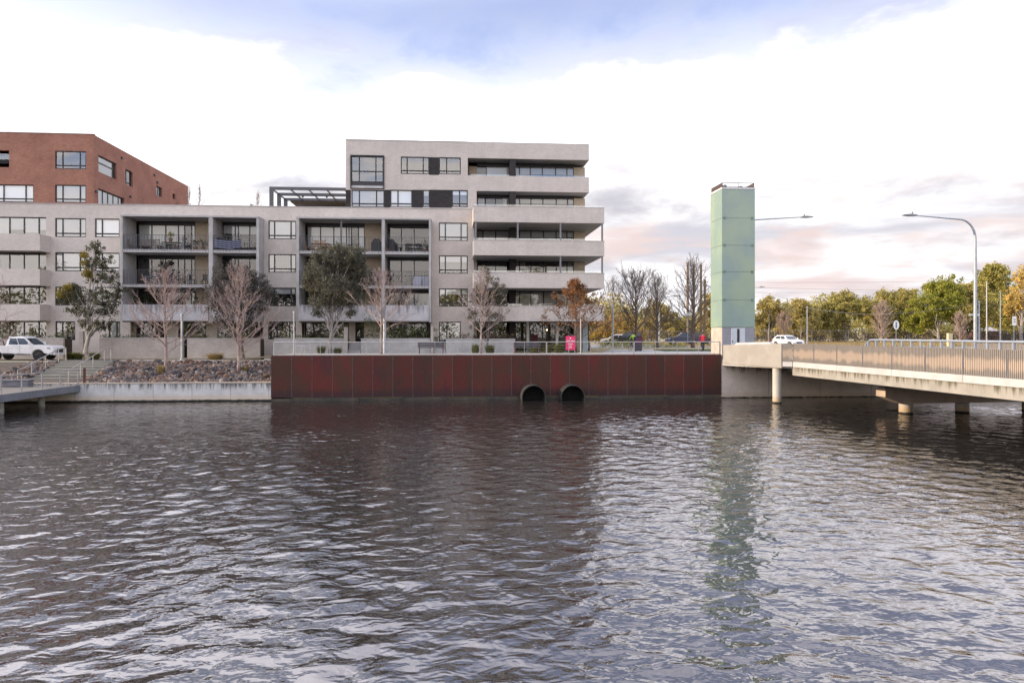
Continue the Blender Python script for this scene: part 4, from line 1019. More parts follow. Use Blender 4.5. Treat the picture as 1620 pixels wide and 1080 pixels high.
PRS = lambda u, t, z: (RX - t, u, z)
for p0, p1, pt, pb, mull, kd, tr in ((155.2, 183, 244.8, 271.5, (158, 180), 'blind', .6), (196.6, 208, 267, 291, (200.5,), 'curtain', .18), (155.2, 195, 297.5, 324, (165, 173, 181, 189), 'blind', None), (244.3, 253, 293.3, 308.6, (249,), 'blind', None), (269.5, 273.5, 305.5, 314, (), 'dark', None)):
    a, b = sy(p0), sy(p1); z1, z0 = zy(p0, pt), zy(p0, pb); z0 = max(z0, ZP-.75)
    rs.hole(a, b, z0, z1); window(PRS, a, b, z0, z1, [sy(m) for m in mull], tr, kd, dep=.16)
sb = rs.mesh(); rb.v_off = len(rb.v)
off = len(rb.v); rb.v += sb.v; rb.f += [tuple(i+off for i in f) for f in sb.f]
rb.quad((XL, RYE, ZP), (RX, RYE, ZP), (RX, RYE, RT), (XL, RYE, RT)); rb.quad((XL, FY, ZP), (XL, RYE, ZP), (XL, RYE, RT), (XL, FY, RT)); rb.quad((XL, FY, RT), (RX, FY, RT), (RX, RYE, RT), (XL, RYE, RT))
rb.build('red_brick_block', M['red'], bldg)
MB().box(XL, RX+.03, FY-.03, FY+.3, RT+.001, RT+.06).build('wall_capping', simple('brown_capping', (0.20, 0.12, 0.10), 0.7, c2=(0.16, 0.10, 0.085)), bldg)
mb = MB(); boxP(mb, P66, u0, u1, 1.6, 1.65, z0, z1); mb.build('balcony_glazing', M['frame'], bldg)
boxP(MB(), P66, u0, u1, .05, .08, z0, z0+.5).build('balustrade', M['glass_b'], bldg)
for p, q in ((191, 250), (241, 277), (245.5, 288.5), (204, 311), (151.5, 303)):
    yy = sy(p); zz = zy(p, q); MB().box(RX+.002, RX+.12, yy-.16, yy+.16, zz-.1, zz+.08).build('wall_light', M['frame'], bldg)

# --- cream upper block with two storeys
UX0, UX1 = PX(547), PX(931.8); UT = 21.83; UYE = 82.0
up = Facade(UX0, PX(740), ZP+.065, UT, P66, 0.3)
dark = []
def uwin(px0, px1, py0, py1, mull, kind, tr=.2):
    u0, u1 = PX(px0), PX(px1); z1, z0 = zf((px0+px1)/2, py0), zf((px0+px1)/2, py1); up.hole(u0, u1, z0, z1)
    window(P66, u0, u1, z0, z1, [PX(m) for m in mull], tr, kind)
def udark(px0, px1, py0, py1, hole=True):
    u0, u1 = PX(px0), PX(px1); z1, z0 = zf((px0+px1)/2, py0), max(zf((px0+px1)/2, py1), ZP+.066); up.hole(u0, u1, z0, z1)
    b = MB(); boxP(b, P66, u0, u1, .03, .2, z0, z1); b.build('dark_brick_panel', M['darkbrick'], bldg)
z5t, z5b = 300.4, 327.6
uwin(556, 608, z5t, z5b, (568.3, 595.5), 'blind'); udark(608.01, 617.39, z5t, 328.4); uwin(617.4, 652, z5t, z5b, (629.5,), 'blind'); udark(652.01, 668.99, z5t, 328.6)
uwin(669, 679.6, z5t, z5b, (), 'half'); udark(679.61, 714.99, z5t, 328.8); uwin(715, 739.99, z5t+.2, z5b, (727,), 'half')
uwin(634, 679, 248, 275.5, (644, 669.5), 'dark'); udark(679.01, 694.49, 249, 277); uwin(694.5, 729, 249, 276, (706.5,), 'dark')
# the bay window
u0, u1 = PX(554.4), PX(608); zt, zg, zl = zf(580, 246), zf(580, 288.5), zf(580, 299)
up.hole(u0, u1, zl, zt)
bw = MB(); 
for a, b, c, d in ((u0, u0+.07, zl, zt), (u1-.07, u1, zl, zt), (u0+.07, u1-.07, zt-.09, zt), (u0+.07, u1-.07, zl, zl+.06)): boxP(bw, P66, a, b, -.14, .28, c, d)
bw.build('bay_surround', M['frame'], bldg)
window(P66, u0+.071, u1-.071, zg, zt-.091, [PX(568.5), PX(594.7)], .42, 'dark', dep=.0)
lv = MB()
for i in range(14): boxP(lv, P66, u0+.08+(u1-u0-.2)*i/13, u0+.11+(u1-u0-.2)*i/13, .0, .05, zl+.30, zg)
lv.build('louvre', M['bar'], bldg); boxP(MB(), P66, u0+.071, u1-.071, .02, .25, zl+.061, zl+.30).build('spandrel', M['conc_l'], bldg)
boxP(MB(), P66, u0+.071, u1-.071, .06, .25, zl+.302, zg-.002).build('spandrel', M['bar'], bldg)
udark(547.01, 555.2, z5t, 328.2)
um = up.mesh()
# left return, back, right return (with the open corner), roof
um.quad((UX0, FY, ZP), (UX0, UYE, ZP), (UX0, UYE, UT), (UX0, FY, UT)); um.quad((UX0, UYE, ZP), (UX1, UYE, ZP), (UX1, UYE, UT), (UX0, UYE, UT))
um.quad((UX0, FY, UT), (PX(740), FY, UT), (PX(740), UYE, UT), (UX0, UYE, UT))
um.build('upper_wall', M['cream'], bldg)
YR = 67.9; XRR = xat(925.4, YR); PR = PY(YR)
def XR(px): return xat(px, YR)
z6t, z6b, z5T, z5B = 20.42, 18.84, 17.45, 16.05
# brick bands that wrap the corner
def wrapband(x0, z0, z1, nm, yfront=FY, x1=UX1, yb=None, th=.25, mat=None):
    mat = mat or M['cream']; mb = MB()
    mb.box(x0, x1, yfront, yfront+th, z0, z1); mb.box(x1-th, x1, yfront+th+.001, yb or UYE, z0, z1)
    return mb.build(nm, mat, bldg)
xb0 = PX(740)+.002
wrapband(xb0, z6t, UT, 'brick_band'); MB().box(xb0, UX1-.252, FY+.252, UYE-.1, z6t+.02, z6t+.3).build('soffit', M['soffit'], bldg)
wrapband(xb0, z5T, z6b, 'brick_band'); MB().box(xb0, UX1-.252, FY+.252, UYE-.1, z5T+.02, z5T+.28).build('soffit', M['soffit'], bldg)
MB().box(xb0, UX1, FY, UYE, UT+.001, UT+.07).build('wall_capping', M['conc'], bldg); MB().box(UX0-.03, xb0-.002, FY-.03, FY+.4, UT+.001, UT+.07).build('wall_capping', M['conc'], bldg)
MB().box(xb0, PX(754), FY, FY+.3, ZP+.065, z5T-.002).build('upper_wall', M['cream'], bldg)
# podium side balconies: four deep brick bands
YQ = 62.7; BANDS = [(zat(850, 352, YQ), zat(850, 326.8, YQ)), (zat(850, 404.3, YQ), zat(850, 380, YQ)), (zat(850, 455.5, YQ), zat(850, 431, YQ)), (zat(850, 508, YQ), zat(850, 483.3, YQ))]
QX0, QX1_ = xat(748.8, YQ), xat(956, YQ)
for z0, z1 in BANDS:
    mb = MB(); mb.box(QX0, QX1_, YQ, YQ+.25, z0, z1); mb.box(QX1_-.25, QX1_, YQ+.251, 74, z0, z1); mb.box(QX0, QX0+.25, YQ+.251, FY-.002, z0, z1)
    mb.build('brick_band', M['cream'], bldg)
    MB().box(QX0+.252, QX1_-.252, YQ+.252, 73.9, z0+.02, z0+.3).build('soffit', M['soffit'], bldg)
    MB().box(QX0+.05, QX1_-.05, YQ+.08, YQ+.1, z1, z1+.16).build('glass_rail', M['glass_b'], bldg)
    MB().box(QX0-.008, QX1_+.008, YQ-.008, YQ+.24, z1-.09, z1-.001).build('band_capping', M['terrace'], bldg)
for z0 in (z6b, ):
    MB().box(xb0+.3, UX1-.05, FY+.08, FY+.1, z0, z0+.14).build('glass_rail', M['glass_b'], bldg)
# dark brick column through all storeys
for a, b in ((z6b+.0, z6t), (BANDS[0][1], z5T+.3), (BANDS[1][1]-.5, BANDS[0][0]+.02), (BANDS[2][1]-.5, BANDS[1][0]+.02), (BANDS[3][1]-.5, BANDS[2][0]+.02), (2.4, BANDS[3][0]+.02)):
    MB().box(PX(806.3), PX(816.2), FY+.03, FY+.9, a, b-.001).build('dark_brick_column', M['darkbrick'], bldg)
# posts between bands
for lv_, pxs in ((0, (752.5, 819, 886.5, 952.6)), (1, (886.5, 952.6))):
    for p in pxs:
        x = xat(p, YQ+.15); MB().box(x-.07, x+.07, YQ+.06, YQ+.2, BANDS[lv_+1][1]-.01, BANDS[lv_][0]+.01).build('post', M['post'], bldg)
# recessed glazing, brick pier and side return
def strip(z0, z1, first, mull, kinds_, gl=XR(754)):
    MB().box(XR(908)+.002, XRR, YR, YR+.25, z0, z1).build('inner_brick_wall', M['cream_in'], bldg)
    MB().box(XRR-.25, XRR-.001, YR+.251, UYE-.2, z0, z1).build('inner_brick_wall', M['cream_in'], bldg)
    a = XR(first); m = XR(811)
    window(PR, a, m-.05, z0, z1, [XR(p) for p in mull if first < p < 809], None, kinds_[0], dep=0, name='sliding_door', fw=.07)
    window(PR, m+.05, XR(908), z0, z1, [XR(p) for p in mull if p > 813], None, kinds_[1], dep=0, name='sliding_door', fw=.07)
strip(z5T+.29+1.39-1.4+.0, z6t+.01, 741, (753, 769.5, 822, 839, 858, 879, 897), ('part', 'part')) if False else None
strip(z6b-.6, z6t-.25, 741, (753, 769.5, 822, 839, 858, 879, 897), ('part', 'half'))
strip(z5B-.6, z5T-.2, 755, (768, 784, 822, 840, 859, 880, 898), ('curtain', 'half'))
strip(BANDS[1][1]-.7, BANDS[0][0]+.01, 755, (764, 784, 822, 840, 860, 880, 897), ('half', 'half'))
strip(BANDS[2][1]-.7, BANDS[1][0]+.01, 755, (768, 784, 822, 840, 860, 880, 897), ('dark', 'curtain'))
strip(BANDS[3][1]-.7, BANDS[2][0]+.01, 755, (768, 784, 822, 840, 860, 880, 897), ('dark', 'blind'))
strip(2.9, BANDS[3][0]+.01, 755, (768, 784, 838, 858, 879), ('dark', 'dark'))
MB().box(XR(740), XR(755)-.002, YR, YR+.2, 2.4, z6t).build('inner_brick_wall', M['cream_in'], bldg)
MB().box(PX(748)-.0, PX(753.8), FY+.301, YR-.002, 2.4, 16).build('inner_brick_wall', M['cream'], bldg)
# heads above top glazing
for z0, z1, f in ((z6t-.25, z6t+.02, 741), (z5T-.2, z5T+.02, 755)):
    MB().box(XR(f), XR(908), YR, YR+.1, z0+.001, z1).build('door_head', M['frame'], bldg)
# pillars and lamps under the corner
for p, w_ in ((835, .12), (881, .12)):
    x = xat(p, 65.2); MB().box(x-w_, x+w_, 65.1, 65.35, 2.5, BANDS[3][0]+.01).build('pillar', M['conc_l'], bldg)
for p, yy in ((866, 69.0), (879.5, 69.4)):
    x = xat(p, yy-.8); MB().ball((x, YR+.7, 4.85), .07).build('pendant_lamp', emit('lamp_glow', (1.0, 0.72, 0.38), 6.0), bldg)
x = xat(925, 64.6); MB().box(x-.22, x+.22, 64.3, 64.75, 2.5, BANDS[3][0]+.01).build('pillar', simple('blue_grey_pillar', (0.28, 0.34, 0.38), 0.7, c2=(0.24, 0.29, 0.33)), bldg)
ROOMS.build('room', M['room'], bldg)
# --- pergola on the podium roof
pg = simple('slate_steel', (0.065, 0.068, 0.08), 0.5, c2=(0.085, 0.087, 0.10), scale=2)
x0, x1 = xat(426, 67), UX0-.02
root = thing('pergola', 'dark steel flat frame pergola on the roof terrace left of the upper storeys', 'pergola', ((x0+x1)/2, 67, 14.9))
zt = zat(426, 295.2, 67)
for yy in (67.0, 69.85, 72.5):
    mb = MB(); mb.box(x0, x0+.34, yy, yy+.2, 14.9, zt); mb.box(x0+.341, x1, yy, yy+.2, zt-.26, zt); mb.build('portal_frame', pg, root)
mb = MB()
for k in range(5):
    xx = x0+.1+(x1-x0-.4)*k/4
    MB().box(xx, xx+.08, 67.201, 69.849, zt-.2, zt-.06).build('rafter', pg, root); MB().box(xx, xx+.08, 70.051, 72.499, zt-.2, zt-.06).build('rafter', pg, root)
pass
MB().box(x0+.6, x1, 72.701, 76, zt-.35, zt-.2).build('canopy', simple('timber_canopy', (0.20, 0.15, 0.10), 0.8, c2=(0.16, 0.12, 0.08)), root)
for px_, py_ in ((479, 311), (517, 311.5)):
    q = at(px_, py_, 70); mb = MB().lathe((q.x, q.y, q.z-.08), [(.10, 0), (.07, .16)], 8); mb.cyl((q.x, q.y, q.z+.08), (q.x, q.y, zt-.2), .012, n=4); mb.build('hanging_light', M['frame'], root)
one(MB().box(x0+1.0, UX0-.05, 76.5, 76.75, 14.9, zt-.36), 'terrace_screen', simple('pale_screen', (0.40, 0.40, 0.42), 0.8, c2=(0.34, 0.34, 0.36)), 'pale screen wall at the back of the roof pergola', 'screen', (x0+2, 76.5, 14.9))
# ------------------------------------------------------------------ trees
def leaf_cloud(rng, centers, radii, n_per, size, flat=0.0, droop=0.0):
    """leaf-sized quads scattered in clumps; returns (m*4,3)"""
    centers = np.asarray(centers, float); radii = np.asarray(radii, float)
    idx = np.repeat(np.arange(len(centers)), n_per); m = len(idx)
    d = rng.normal(size=(m, 3)); d /= np.linalg.norm(d, axis=1, keepdims=True); r = rng.uniform(0, 1, m) ** 0.45
    r3 = radii[idx] if radii.ndim == 2 else np.repeat(radii[idx][:, None], 3, 1)
    P = centers[idx] + d * r[:, None] * r3
    a = rng.normal(size=(m, 3)); a[:, 2] -= droop; a /= np.linalg.norm(a, axis=1, keepdims=True)
    b = rng.normal(size=(m, 3)); b -= a * (a * b).sum(1, keepdims=True); b /= np.linalg.norm(b, axis=1, keepdims=True)
    s = size * rng.uniform(0.6, 1.3, m)[:, None]; w = s * 0.42
    V = np.stack([P - a*s*.5, P + b*w*.5, P + a*s*.5, P - b*w*.5], 1)
    return V.reshape(-1, 3)
def wob(rnd, p0, p1, n, amp, sag=0.0):
    p0, p1 = Vector(p0), Vector(p1); out = []
    for i in range(n+1):
        t = i/n; q = p0.lerp(p1, t); k = math.sin(math.pi*t)
        q += Vector((rnd.uniform(-amp, amp)*k, rnd.uniform(-amp, amp)*k, rnd.uniform(-amp, amp)*k*.5 + sag*k)); out.append(q)
    return out
def bare_tree(name, base, H, spread, clear, seed, bark, label, n1=30, r0=0.14, up=(35, 62), shape='oval', group=None, n2=6, n3=4, twig=0.0085, leaf=None, leafn=0, lsize=.1, lean=0.0, lowdir=None):
    rnd = random.Random(seed); base = Vector(base)
    root = thing(name, label, 'tree', base, 0, group)
    tr = MB(); br = MB(); tips = []
    top = base + Vector((lean, rnd.uniform(-.2, .2), H))
    P = wob(rnd, base - Vector((0, 0, .1)), top, 10, H*.012)
    rad = [max(.012, r0*(1.18 if i == 0 else 1)*(1-i/10)**.85) for i in range(11)]
    tr.tube(P, rad, 9)
    def on(t):
        f = t*10; i = min(9, int(f)); return P[i].lerp(P[i+1], f-i)
    for i in range(n1):
        t = clear + (0.97-clear)*((i+.5)/n1)**0.9; q = on(t); s = (t-clear)/(1-clear)
        if shape == 'cone': Lb = spread*(1-s)**.8 + .25
        elif shape == 'oval': Lb = spread*(math.sin(math.pi*(0.22+0.74*s)))**.8 + .2
        else: Lb = spread*(0.75+.25*math.sin(math.pi*s))*(1-s*.55)
        Lb *= rnd.uniform(.75, 1.15); az = i*2.399 + rnd.uniform(-.5, .5); e = R(up[0]+(up[1]-up[0])*s + rnd.uniform(-9, 9))
        d = Vector((math.cos(az)*math.cos(e), math.sin(az)*math.cos(e), math.sin(e)))
        end = q + d*Lb + Vector((0, 0, Lb*.18)); B = wob(rnd, q, end, 5, Lb*.05, -Lb*.06)
        rb = max(.015, r0*.40*(1-s*.65)*min(1, Lb/1.5)); br.tube(B, [rb*(1-k/5*.82) for k in range(6)], 5, cap=False)
        for j in range(n2):
            u = .22+.76*(j+rnd.random())/n2; k = min(4, int(u*5)); q2 = B[k].lerp(B[k+1], u*5-k)
            side = Vector((rnd.gauss(0, 1), rnd.gauss(0, 1), rnd.gauss(.35, .7))).normalized()
            d2 = (d*.95 + side*.75).normalized(); L2 = Lb*rnd.uniform(.28, .5)*(1.15-u*.5)
            B2 = wob(rnd, q2, q2+d2*L2+Vector((0, 0, L2*.15)), 3, L2*.06); r2 = max(twig*1.3, rb*.42)
            br.tube(B2, [r2, r2*.8, r2*.6, twig*.8], 4, cap=False); tips.append(B2[3])
            for l in range(n3):
                u2 = .25+.75*(l+rnd.random())/n3; k2 = min(2, int(u2*3)); q3 = B2[k2].lerp(B2[k2+1], u2*3-k2)
                side = Vector((rnd.gauss(0, 1), rnd.gauss(0, 1), rnd.gauss(.3, .7))).normalized()
                d3 = (d2*.9+side*.8).normalized(); L3 = L2*rnd.uniform(.35, .7)
                br.tube([q3, q3+d3*L3*.5+Vector((rnd.uniform(-.02, .02), 0, .01)), q3+d3*L3+Vector((0, 0, L3*.12))], [twig*1.05, twig*.9, twig*.6], 3, cap=False); tips.append(q3+d3*L3*.8)
    tr.build('trunk', bark, root, smooth=True); br.build('branches', bark if not isinstance(bark, tuple) else bark[1], root)
    if leaf:
        rng = np.random.default_rng(seed); T = np.array([tuple(t) for t in tips]); T = T[rng.random(len(T)) < leafn[0]]
        V = leaf_cloud(rng, T, np.full(len(T), leafn[2]), leafn[1], lsize)
        quads_mesh('foliage', V, leaf, root, loc=base)
    return root
def lobe_tree(name, base, lobes, seed, bark, leaf, label, leafsize=.16, dens=1.0, r0=.16, fork=0.45, group=None, clump=.3, per=40, trunkpts=None, extra=None, cat='tree', crownname='crown'):
    """trunk, limbs to each leaf mass, and leaf clumps spread through each mass. lobes: (x,y,z,rx,ry,rz)"""
    rnd = random.Random(seed); rng = np.random.default_rng(seed); base = Vector(base)
    root = thing(name, label, cat, base, 0, group); mb = MB()
    cx = sum(l[0] for l in lobes)/len(lobes); ztop = max(l[2] for l in lobes); top = max(lobes, key=lambda l: l[2])
    if trunkpts is None: trunkpts = wob(rnd, base-Vector((0, 0, .15)), Vector((top[0], top[1], top[2])), 7, r0*1.2)
    else: trunkpts = [Vector(p) for p in trunkpts]
    m = len(trunkpts); mb.tube(trunkpts, [max(.02, r0*(1.15 if i == 0 else 1)*(1-.85*i/(m-1))) for i in range(m)], 9)
    C_, R_ = [], []
    for l in lobes:
        c = Vector(l[:3]); 
        # a limb leaves the trunk well below its mass
        cand = [p for p in trunkpts if p.z < c.z - .2] or [trunkpts[1]]
        j = cand[max(0, min(len(cand)-1, int(len(cand)*fork+rnd.uniform(0, 1.4))))]
        Lr = (c-j).length; rl = max(.018, r0*.4)
        B = wob(rnd, j, c+Vector((0, 0, l[5]*.3)), 5, Lr*.06, Lr*.03); mb.tube(B, [rl*(1-.8*k/5) for k in range(6)], 6, cap=False)
        vol = l[3]*l[4]*l[5]; n = max(5, int(dens*2.6*(vol**.667)/(clump**2)))
        for i in range(n):
            d = Vector((rnd.gauss(0, 1), rnd.gauss(0, 1), rnd.gauss(0, 1))).normalized(); r = rnd.random()**.42
            q = Vector((c.x+d.x*l[3]*r, c.y+d.y*l[4]*r, c.z+d.z*l[5]*r)); C_.append(q); R_.append(clump*rnd.uniform(.6, 1.35))
            if i % 2 == 0: mb.tube([c.lerp(q, .05)-Vector((0, 0, l[5]*.15)), c.lerp(q, .55)+Vector((0, 0, -.03)), q], [rl*.25, rl*.16, .005], 3, cap=False)
    mb.build('trunk', bark, root, smooth=False)
    V = leaf_cloud(rng, np.array([tuple(c) for c in C_]), np.array(R_), per, leafsize)
    quads_mesh(crownname, V, leaf, root, loc=base)
    if extra:
        lo, mt = extra; V = []
        C2 = []; 
        for l in lo:
            for i in range(int(16*dens)):
                d = Vector((rnd.gauss(0, 1), rnd.gauss(0, 1), rnd.gauss(0, 1))).normalized(); r = rnd.random()**.4
                C2.append((l[0]+d.x*l[3]*r, l[1]+d.y*l[4]*r, l[2]+d.z*l[5]*r))
        V = leaf_cloud(rng, np.array(C2), np.full(len(C2), clump), per, leafsize); quads_mesh('sunlit_paint_foliage', V, mt, root, loc=base)
    return root
def lob(px, py, rpx, Y, dy=0.0, rz=None, depth=None):
    q = at(px, py, Y+dy); k = sat(px, Y)/FPX; r = rpx*k*1.1; return (q.x, q.y, q.z, r, depth*k if depth else r*.9, (rz*k if rz else r*.85))

# gum in front of the left windows
Yg = 59.8
gl = [lob(*a) for a in ((150, 396, 13, Yg, .0, 15), (166, 412, 15, Yg, .3), (148, 420, 13, Yg, -.3), (172, 436, 15, Yg, .2), (180, 448, 10, Yg, -.4), (152, 444, 12, Yg, .5), (118, 458, 14, Yg, -.2, 12), (105, 470, 12, Yg, .3, 9), (132, 470, 14, Yg, .2, 11), (158, 468, 15, Yg, -.5, 13), (182, 470, 13, Yg, .2, 11), (190, 458, 8, Yg, .4), (116, 490, 13, Yg, .4, 9), (136, 493, 15, Yg, -.3, 10), (165, 490, 14, Yg, .3, 11), (180, 488, 9, Yg, -.2, 8), (130, 512, 10, Yg, .1, 8), (150, 514, 15, Yg, -.4, 9), (170, 513, 13, Yg, .3, 8))]
tp = [at(135.5, 560, Yg), at(136.5, 548, Yg), at(140, 535, Yg), at(143, 520, Yg), at(141, 500, Yg), at(140, 478, Yg), at(142, 450, Yg), at(146, 425, Yg), at(150, 395, Yg)]
lobe_tree('gum_tree', (tp[0].x, Yg, gz(tp[0].x)), gl, 3, M['bark_gum'], M['leaf_gum'], 'open crowned gum tree with clumps painted sunlit yellow beside the white pickup', .17, .85, .17, .5, clump=.26, per=38, trunkpts=tp,
          extra=([lob(133, 412, 7, Yg, -.4, 14), lob(138, 432, 6, Yg, -.5), lob(97, 464, 6, Yg, -.3), lob(108, 455, 5, Yg, -.4)], M['leaf_gumlit']))  # clumps coloured as if caught by the sun
# grey green dense tree in the middle
Ym = 59.6
ml = [lob(*a) for a in ((535, 402, 24, Ym, 0, 18), (510, 408, 18, Ym, .5, 14), (560, 405, 20, Ym, -.4, 16), (505, 430, 22, Ym, -.5, 18), (535, 428, 26, Ym, .9, 22), (568, 428, 20, Ym, .3, 18), (500, 452, 20, Ym, .3, 16), (530, 455, 26, Ym, -.9, 18), (560, 452, 22, Ym, .5, 17), (508, 476, 18, Ym, -.4, 12), (535, 478, 22, Ym, .4, 13), (562, 474, 18, Ym, -.5, 12), (580, 440, 10, Ym, .2, 12), (505, 495, 10, Ym, .2, 9), (552, 494, 10, Ym, -.3, 7), (488, 440, 9, Ym, .2, 12))]
mt = [at(522.5, 559, Ym), at(522, 545, Ym), at(524, 528, Ym), at(525, 512, Ym), at(526, 498, Ym), at(530, 478, Ym), at(535, 455, Ym), at(535, 415, Ym)]
lobe_tree('evergreen_tree', (mt[0].x, Ym, gz(mt[0].x)), ml, 8, M['bark_grey'], M['leaf_grey'], 'broad dense grey green tree with forked pale limbs in front of the middle balconies', .16, 1.7, .15, .35, clump=.30, per=46, trunkpts=mt)
# dark soft foliage tree behind the second bare tree
Yd = 61.2
dl = [lob(*a) for a in ((352, 434, 18, Yd, 0, 16), (378, 430, 18, Yd, .4, 14), (398, 440, 18, Yd, -.4, 14), (350, 458, 22, Yd, -.5, 18), (385, 458, 24, Yd, .5, 18), (412, 460, 20, Yd, .2, 18), (428, 470, 12, Yd, -.3, 14), (345, 484, 20, Yd, .3, 16), (375, 486, 22, Yd, -.5, 16), (405, 488, 20, Yd, .3, 14), (355, 508, 16, Yd, .3, 10), (392, 510, 16, Yd, -.3, 10), (335, 470, 9, Yd, .2, 14))]
lobe_tree('she_oak', (xat(385, Yd), Yd, gz(xat(385, Yd))), dl, 12, M['bark_dark'], M['leaf_dark'], 'dark smoky soft foliage tree behind the bare tree by the steel wall', .14, 1.9, .14, .35, clump=.32, per=46)
# green tree behind the bare one at right of the middle
Yr = 61.0
rl = [lob(*a) for a in ((770, 432, 9, Yr, 0, 12), (782, 448, 12, Yr, .3, 12), (792, 458, 12, Yr, -.2, 12), (762, 452, 11, Yr, .2), (755, 472, 12, Yr, -.3), (775, 474, 15, Yr, .4), (794, 480, 12, Yr, .2), (748, 496, 12, Yr, .3, 9), (770, 498, 14, Yr, -.3, 10), (795, 500, 12, Yr, -.2, 9), (755, 515, 11, Yr, .2, 8), (782, 516, 14, Yr, .3, 9))]
lobe_tree('leafy_tree', (xat(772, Yr), Yr, gz(0)), rl, 15, M['bark_dark'], M['leaf_grey'], 'small green leafed tree half hidden behind a pale bare tree before the grey planter wall', .14, .9, .10, .35, clump=.24, per=36)
# bare trees
def bt(px, pytop, Y, zbase, spread, clear, seed, bark, label, **kw):
    x = xat(px, Y); zt = zat(px, pytop, Y); return bare_tree('bare_tree', (x, Y, zbase), zt-zbase, spread, clear, seed, bark, label, **kw)
yb_ = 53.2
bt(263, 432, yb_, bank_z(yb_)-.05, 3.7, .20, 31, M['bark_pale'], 'bare pale branched tree standing among the rocks nearest the steps', n1=34, r0=.12, up=(24, 70), shape='cone', n2=7, n3=4)
bt(378, 424, 53.0, bank_z(53.0)-.05, 3.6, .17, 32, M['bark_pale'], 'bare reddish branched tree among the rocks close to the steel wall', n1=36, r0=.12, up=(28, 72), shape='cone', n2=7, n3=4)
bt(603, 432, 54.6, 3.02, 2.8, .27, 33, M['bark_pale'], 'slender bare tree behind the promenade railing beside a blue grey post', n1=28, r0=.09, up=(26, 66), shape='cone', n2=6, n3=4)
bt(761, 428, 54.8, 3.02, 2.2, .22, 34, M['bark_pale'], 'bare white barked tree behind the railing in front of the small green tree', n1=30, r0=.09, up=(30, 68), shape='cone', n2=6, n3=4)
bt(-38, 418, 53.4, bank_z(53.4)-.05, 3.6, .2, 35, M['bark_pale'], 'bare tree at the far left edge whose branches reach over the parked pickup', n1=30, r0=.13, up=(22, 60), shape='low', n2=6, n3=4)
bt(1006, 448, 80, 2.8, 3.6, .14, 41, M['bark_dark'], 'dense bare dark tree behind the litter bin on the right lawn', n1=36, r0=.2, up=(42, 72), shape='oval', n2=7, n3=5, twig=.012, leaf=M['leaf_bronze'], leafn=(.10, 2, .12), lsize=.12)
bt(1040, 448, 84, 2.8, 2.8, .16, 42, M['bark_dark'], 'bare tree with a straight leader between the bin and the blue car', n1=38, r0=.17, up=(42, 74), shape='oval', n2=6, n3=4, twig=.012)
bt(1096, 430, 82, 2.8, 4.8, .12, 43, M['bark_dark'], 'tall bare tree with low spreading limbs beside the green tower', n1=42, r0=.22, up=(34, 76), shape='low', n2=6, n3=4, twig=.012)
bt(969, 452, 90, 2.8, 2.6, .22, 44, M['bark_dark'], 'thin bare tree at the right edge of the building behind the grey pole', n1=24, r0=.13, up=(40, 72), shape='oval', n2=5, n3=4, twig=.012)
# orange trees
def orange(px, pytop, Y, spread, seed, label, leafn):
    x = xat(px, Y); zb = gz(x, Y); return bare_tree('orange_tree', (x, Y, zb), zat(px, pytop, Y)-zb, spread, .2, seed, M['bark_dark'], label, n1=26, r0=.11, up=(16, 58), shape='cone', n2=6, n3=4, twig=.009, leaf=M['leaf_orange'], leafn=leafn, lsize=.2)
orange(911, 449, 58.6, 2.7, 51, 'small tree in orange autumn leaf beside the pink sign', (.72, 6, .25))
orange(932, 480, 70, 2.6, 52, 'second orange leafed tree further back, past the building corner', (.6, 5, .28))
# roof terrace plants
def roofbare(px, pyt, Y, sd, h0=15.76):
    x = xat(px, Y); zb = 14.9; return bare_tree('roof_shrub', (x, Y, zb), zat(px, pyt, Y)-zb, .55, .35, sd, M['bark_pale'], 'wispy bare shrub on the roof terrace by the red brick wing' if sd == 61 else ('taller wispy bare shrub on the roof terrace, right of the red brick wing' if sd == 62 else 'leafless shrub on the roof terrace next to the pergola'), n1=16, r0=.03, up=(60, 80), shape='oval', n2=4, n3=3, twig=.009, group=None)
roofbare(299, 300, 74, 61); roofbare(315, 296, 75, 62); roofbare(408, 310, 72, 63)
# ------------------------------------------------------------------ far trees on the right
def fartree(px, pytop, pybot, wpx, Y, seed, leaf, label, name='far_tree', bark='bark_grey', nl=11, shape='round', size=.42, dens=.8, group='trees beyond the far fence'):
    rnd = random.Random(seed); x = xat(px, Y); k = sat(px, Y)/FPX; zb = 2.6; zt = zat(px, pytop, Y); H = zt-zb; w = wpx*k*.62
    lo = []
    for i in range(nl):
        t = (i+.5)/nl; hz = zb + H*(.28+.66*t)
        ww = w*(math.sin(math.pi*min(1, .18+.78*t))**.7 if shape == 'round' else (1.05-t*.85))
        a = rnd.uniform(0, 6.28); rr = ww*rnd.uniform(.25, .72); r = max(.9, w*rnd.uniform(.30, .46)*(1 if shape == 'round' else (1.1-.5*t)))
        lo.append((x+math.cos(a)*rr, Y+math.sin(a)*rr, min(hz, zt-r*.55), r, r, r*.72))
    lo.append((x+rnd.uniform(-.1, .1)*w, Y, zt-w*.28, w*.34, w*.34, w*.28))
    return lobe_tree(name, (x, Y, zb), lo, seed, M[bark], leaf, label, size, dens, max(.18, H*.022), .35, group, clump=.62, per=48)
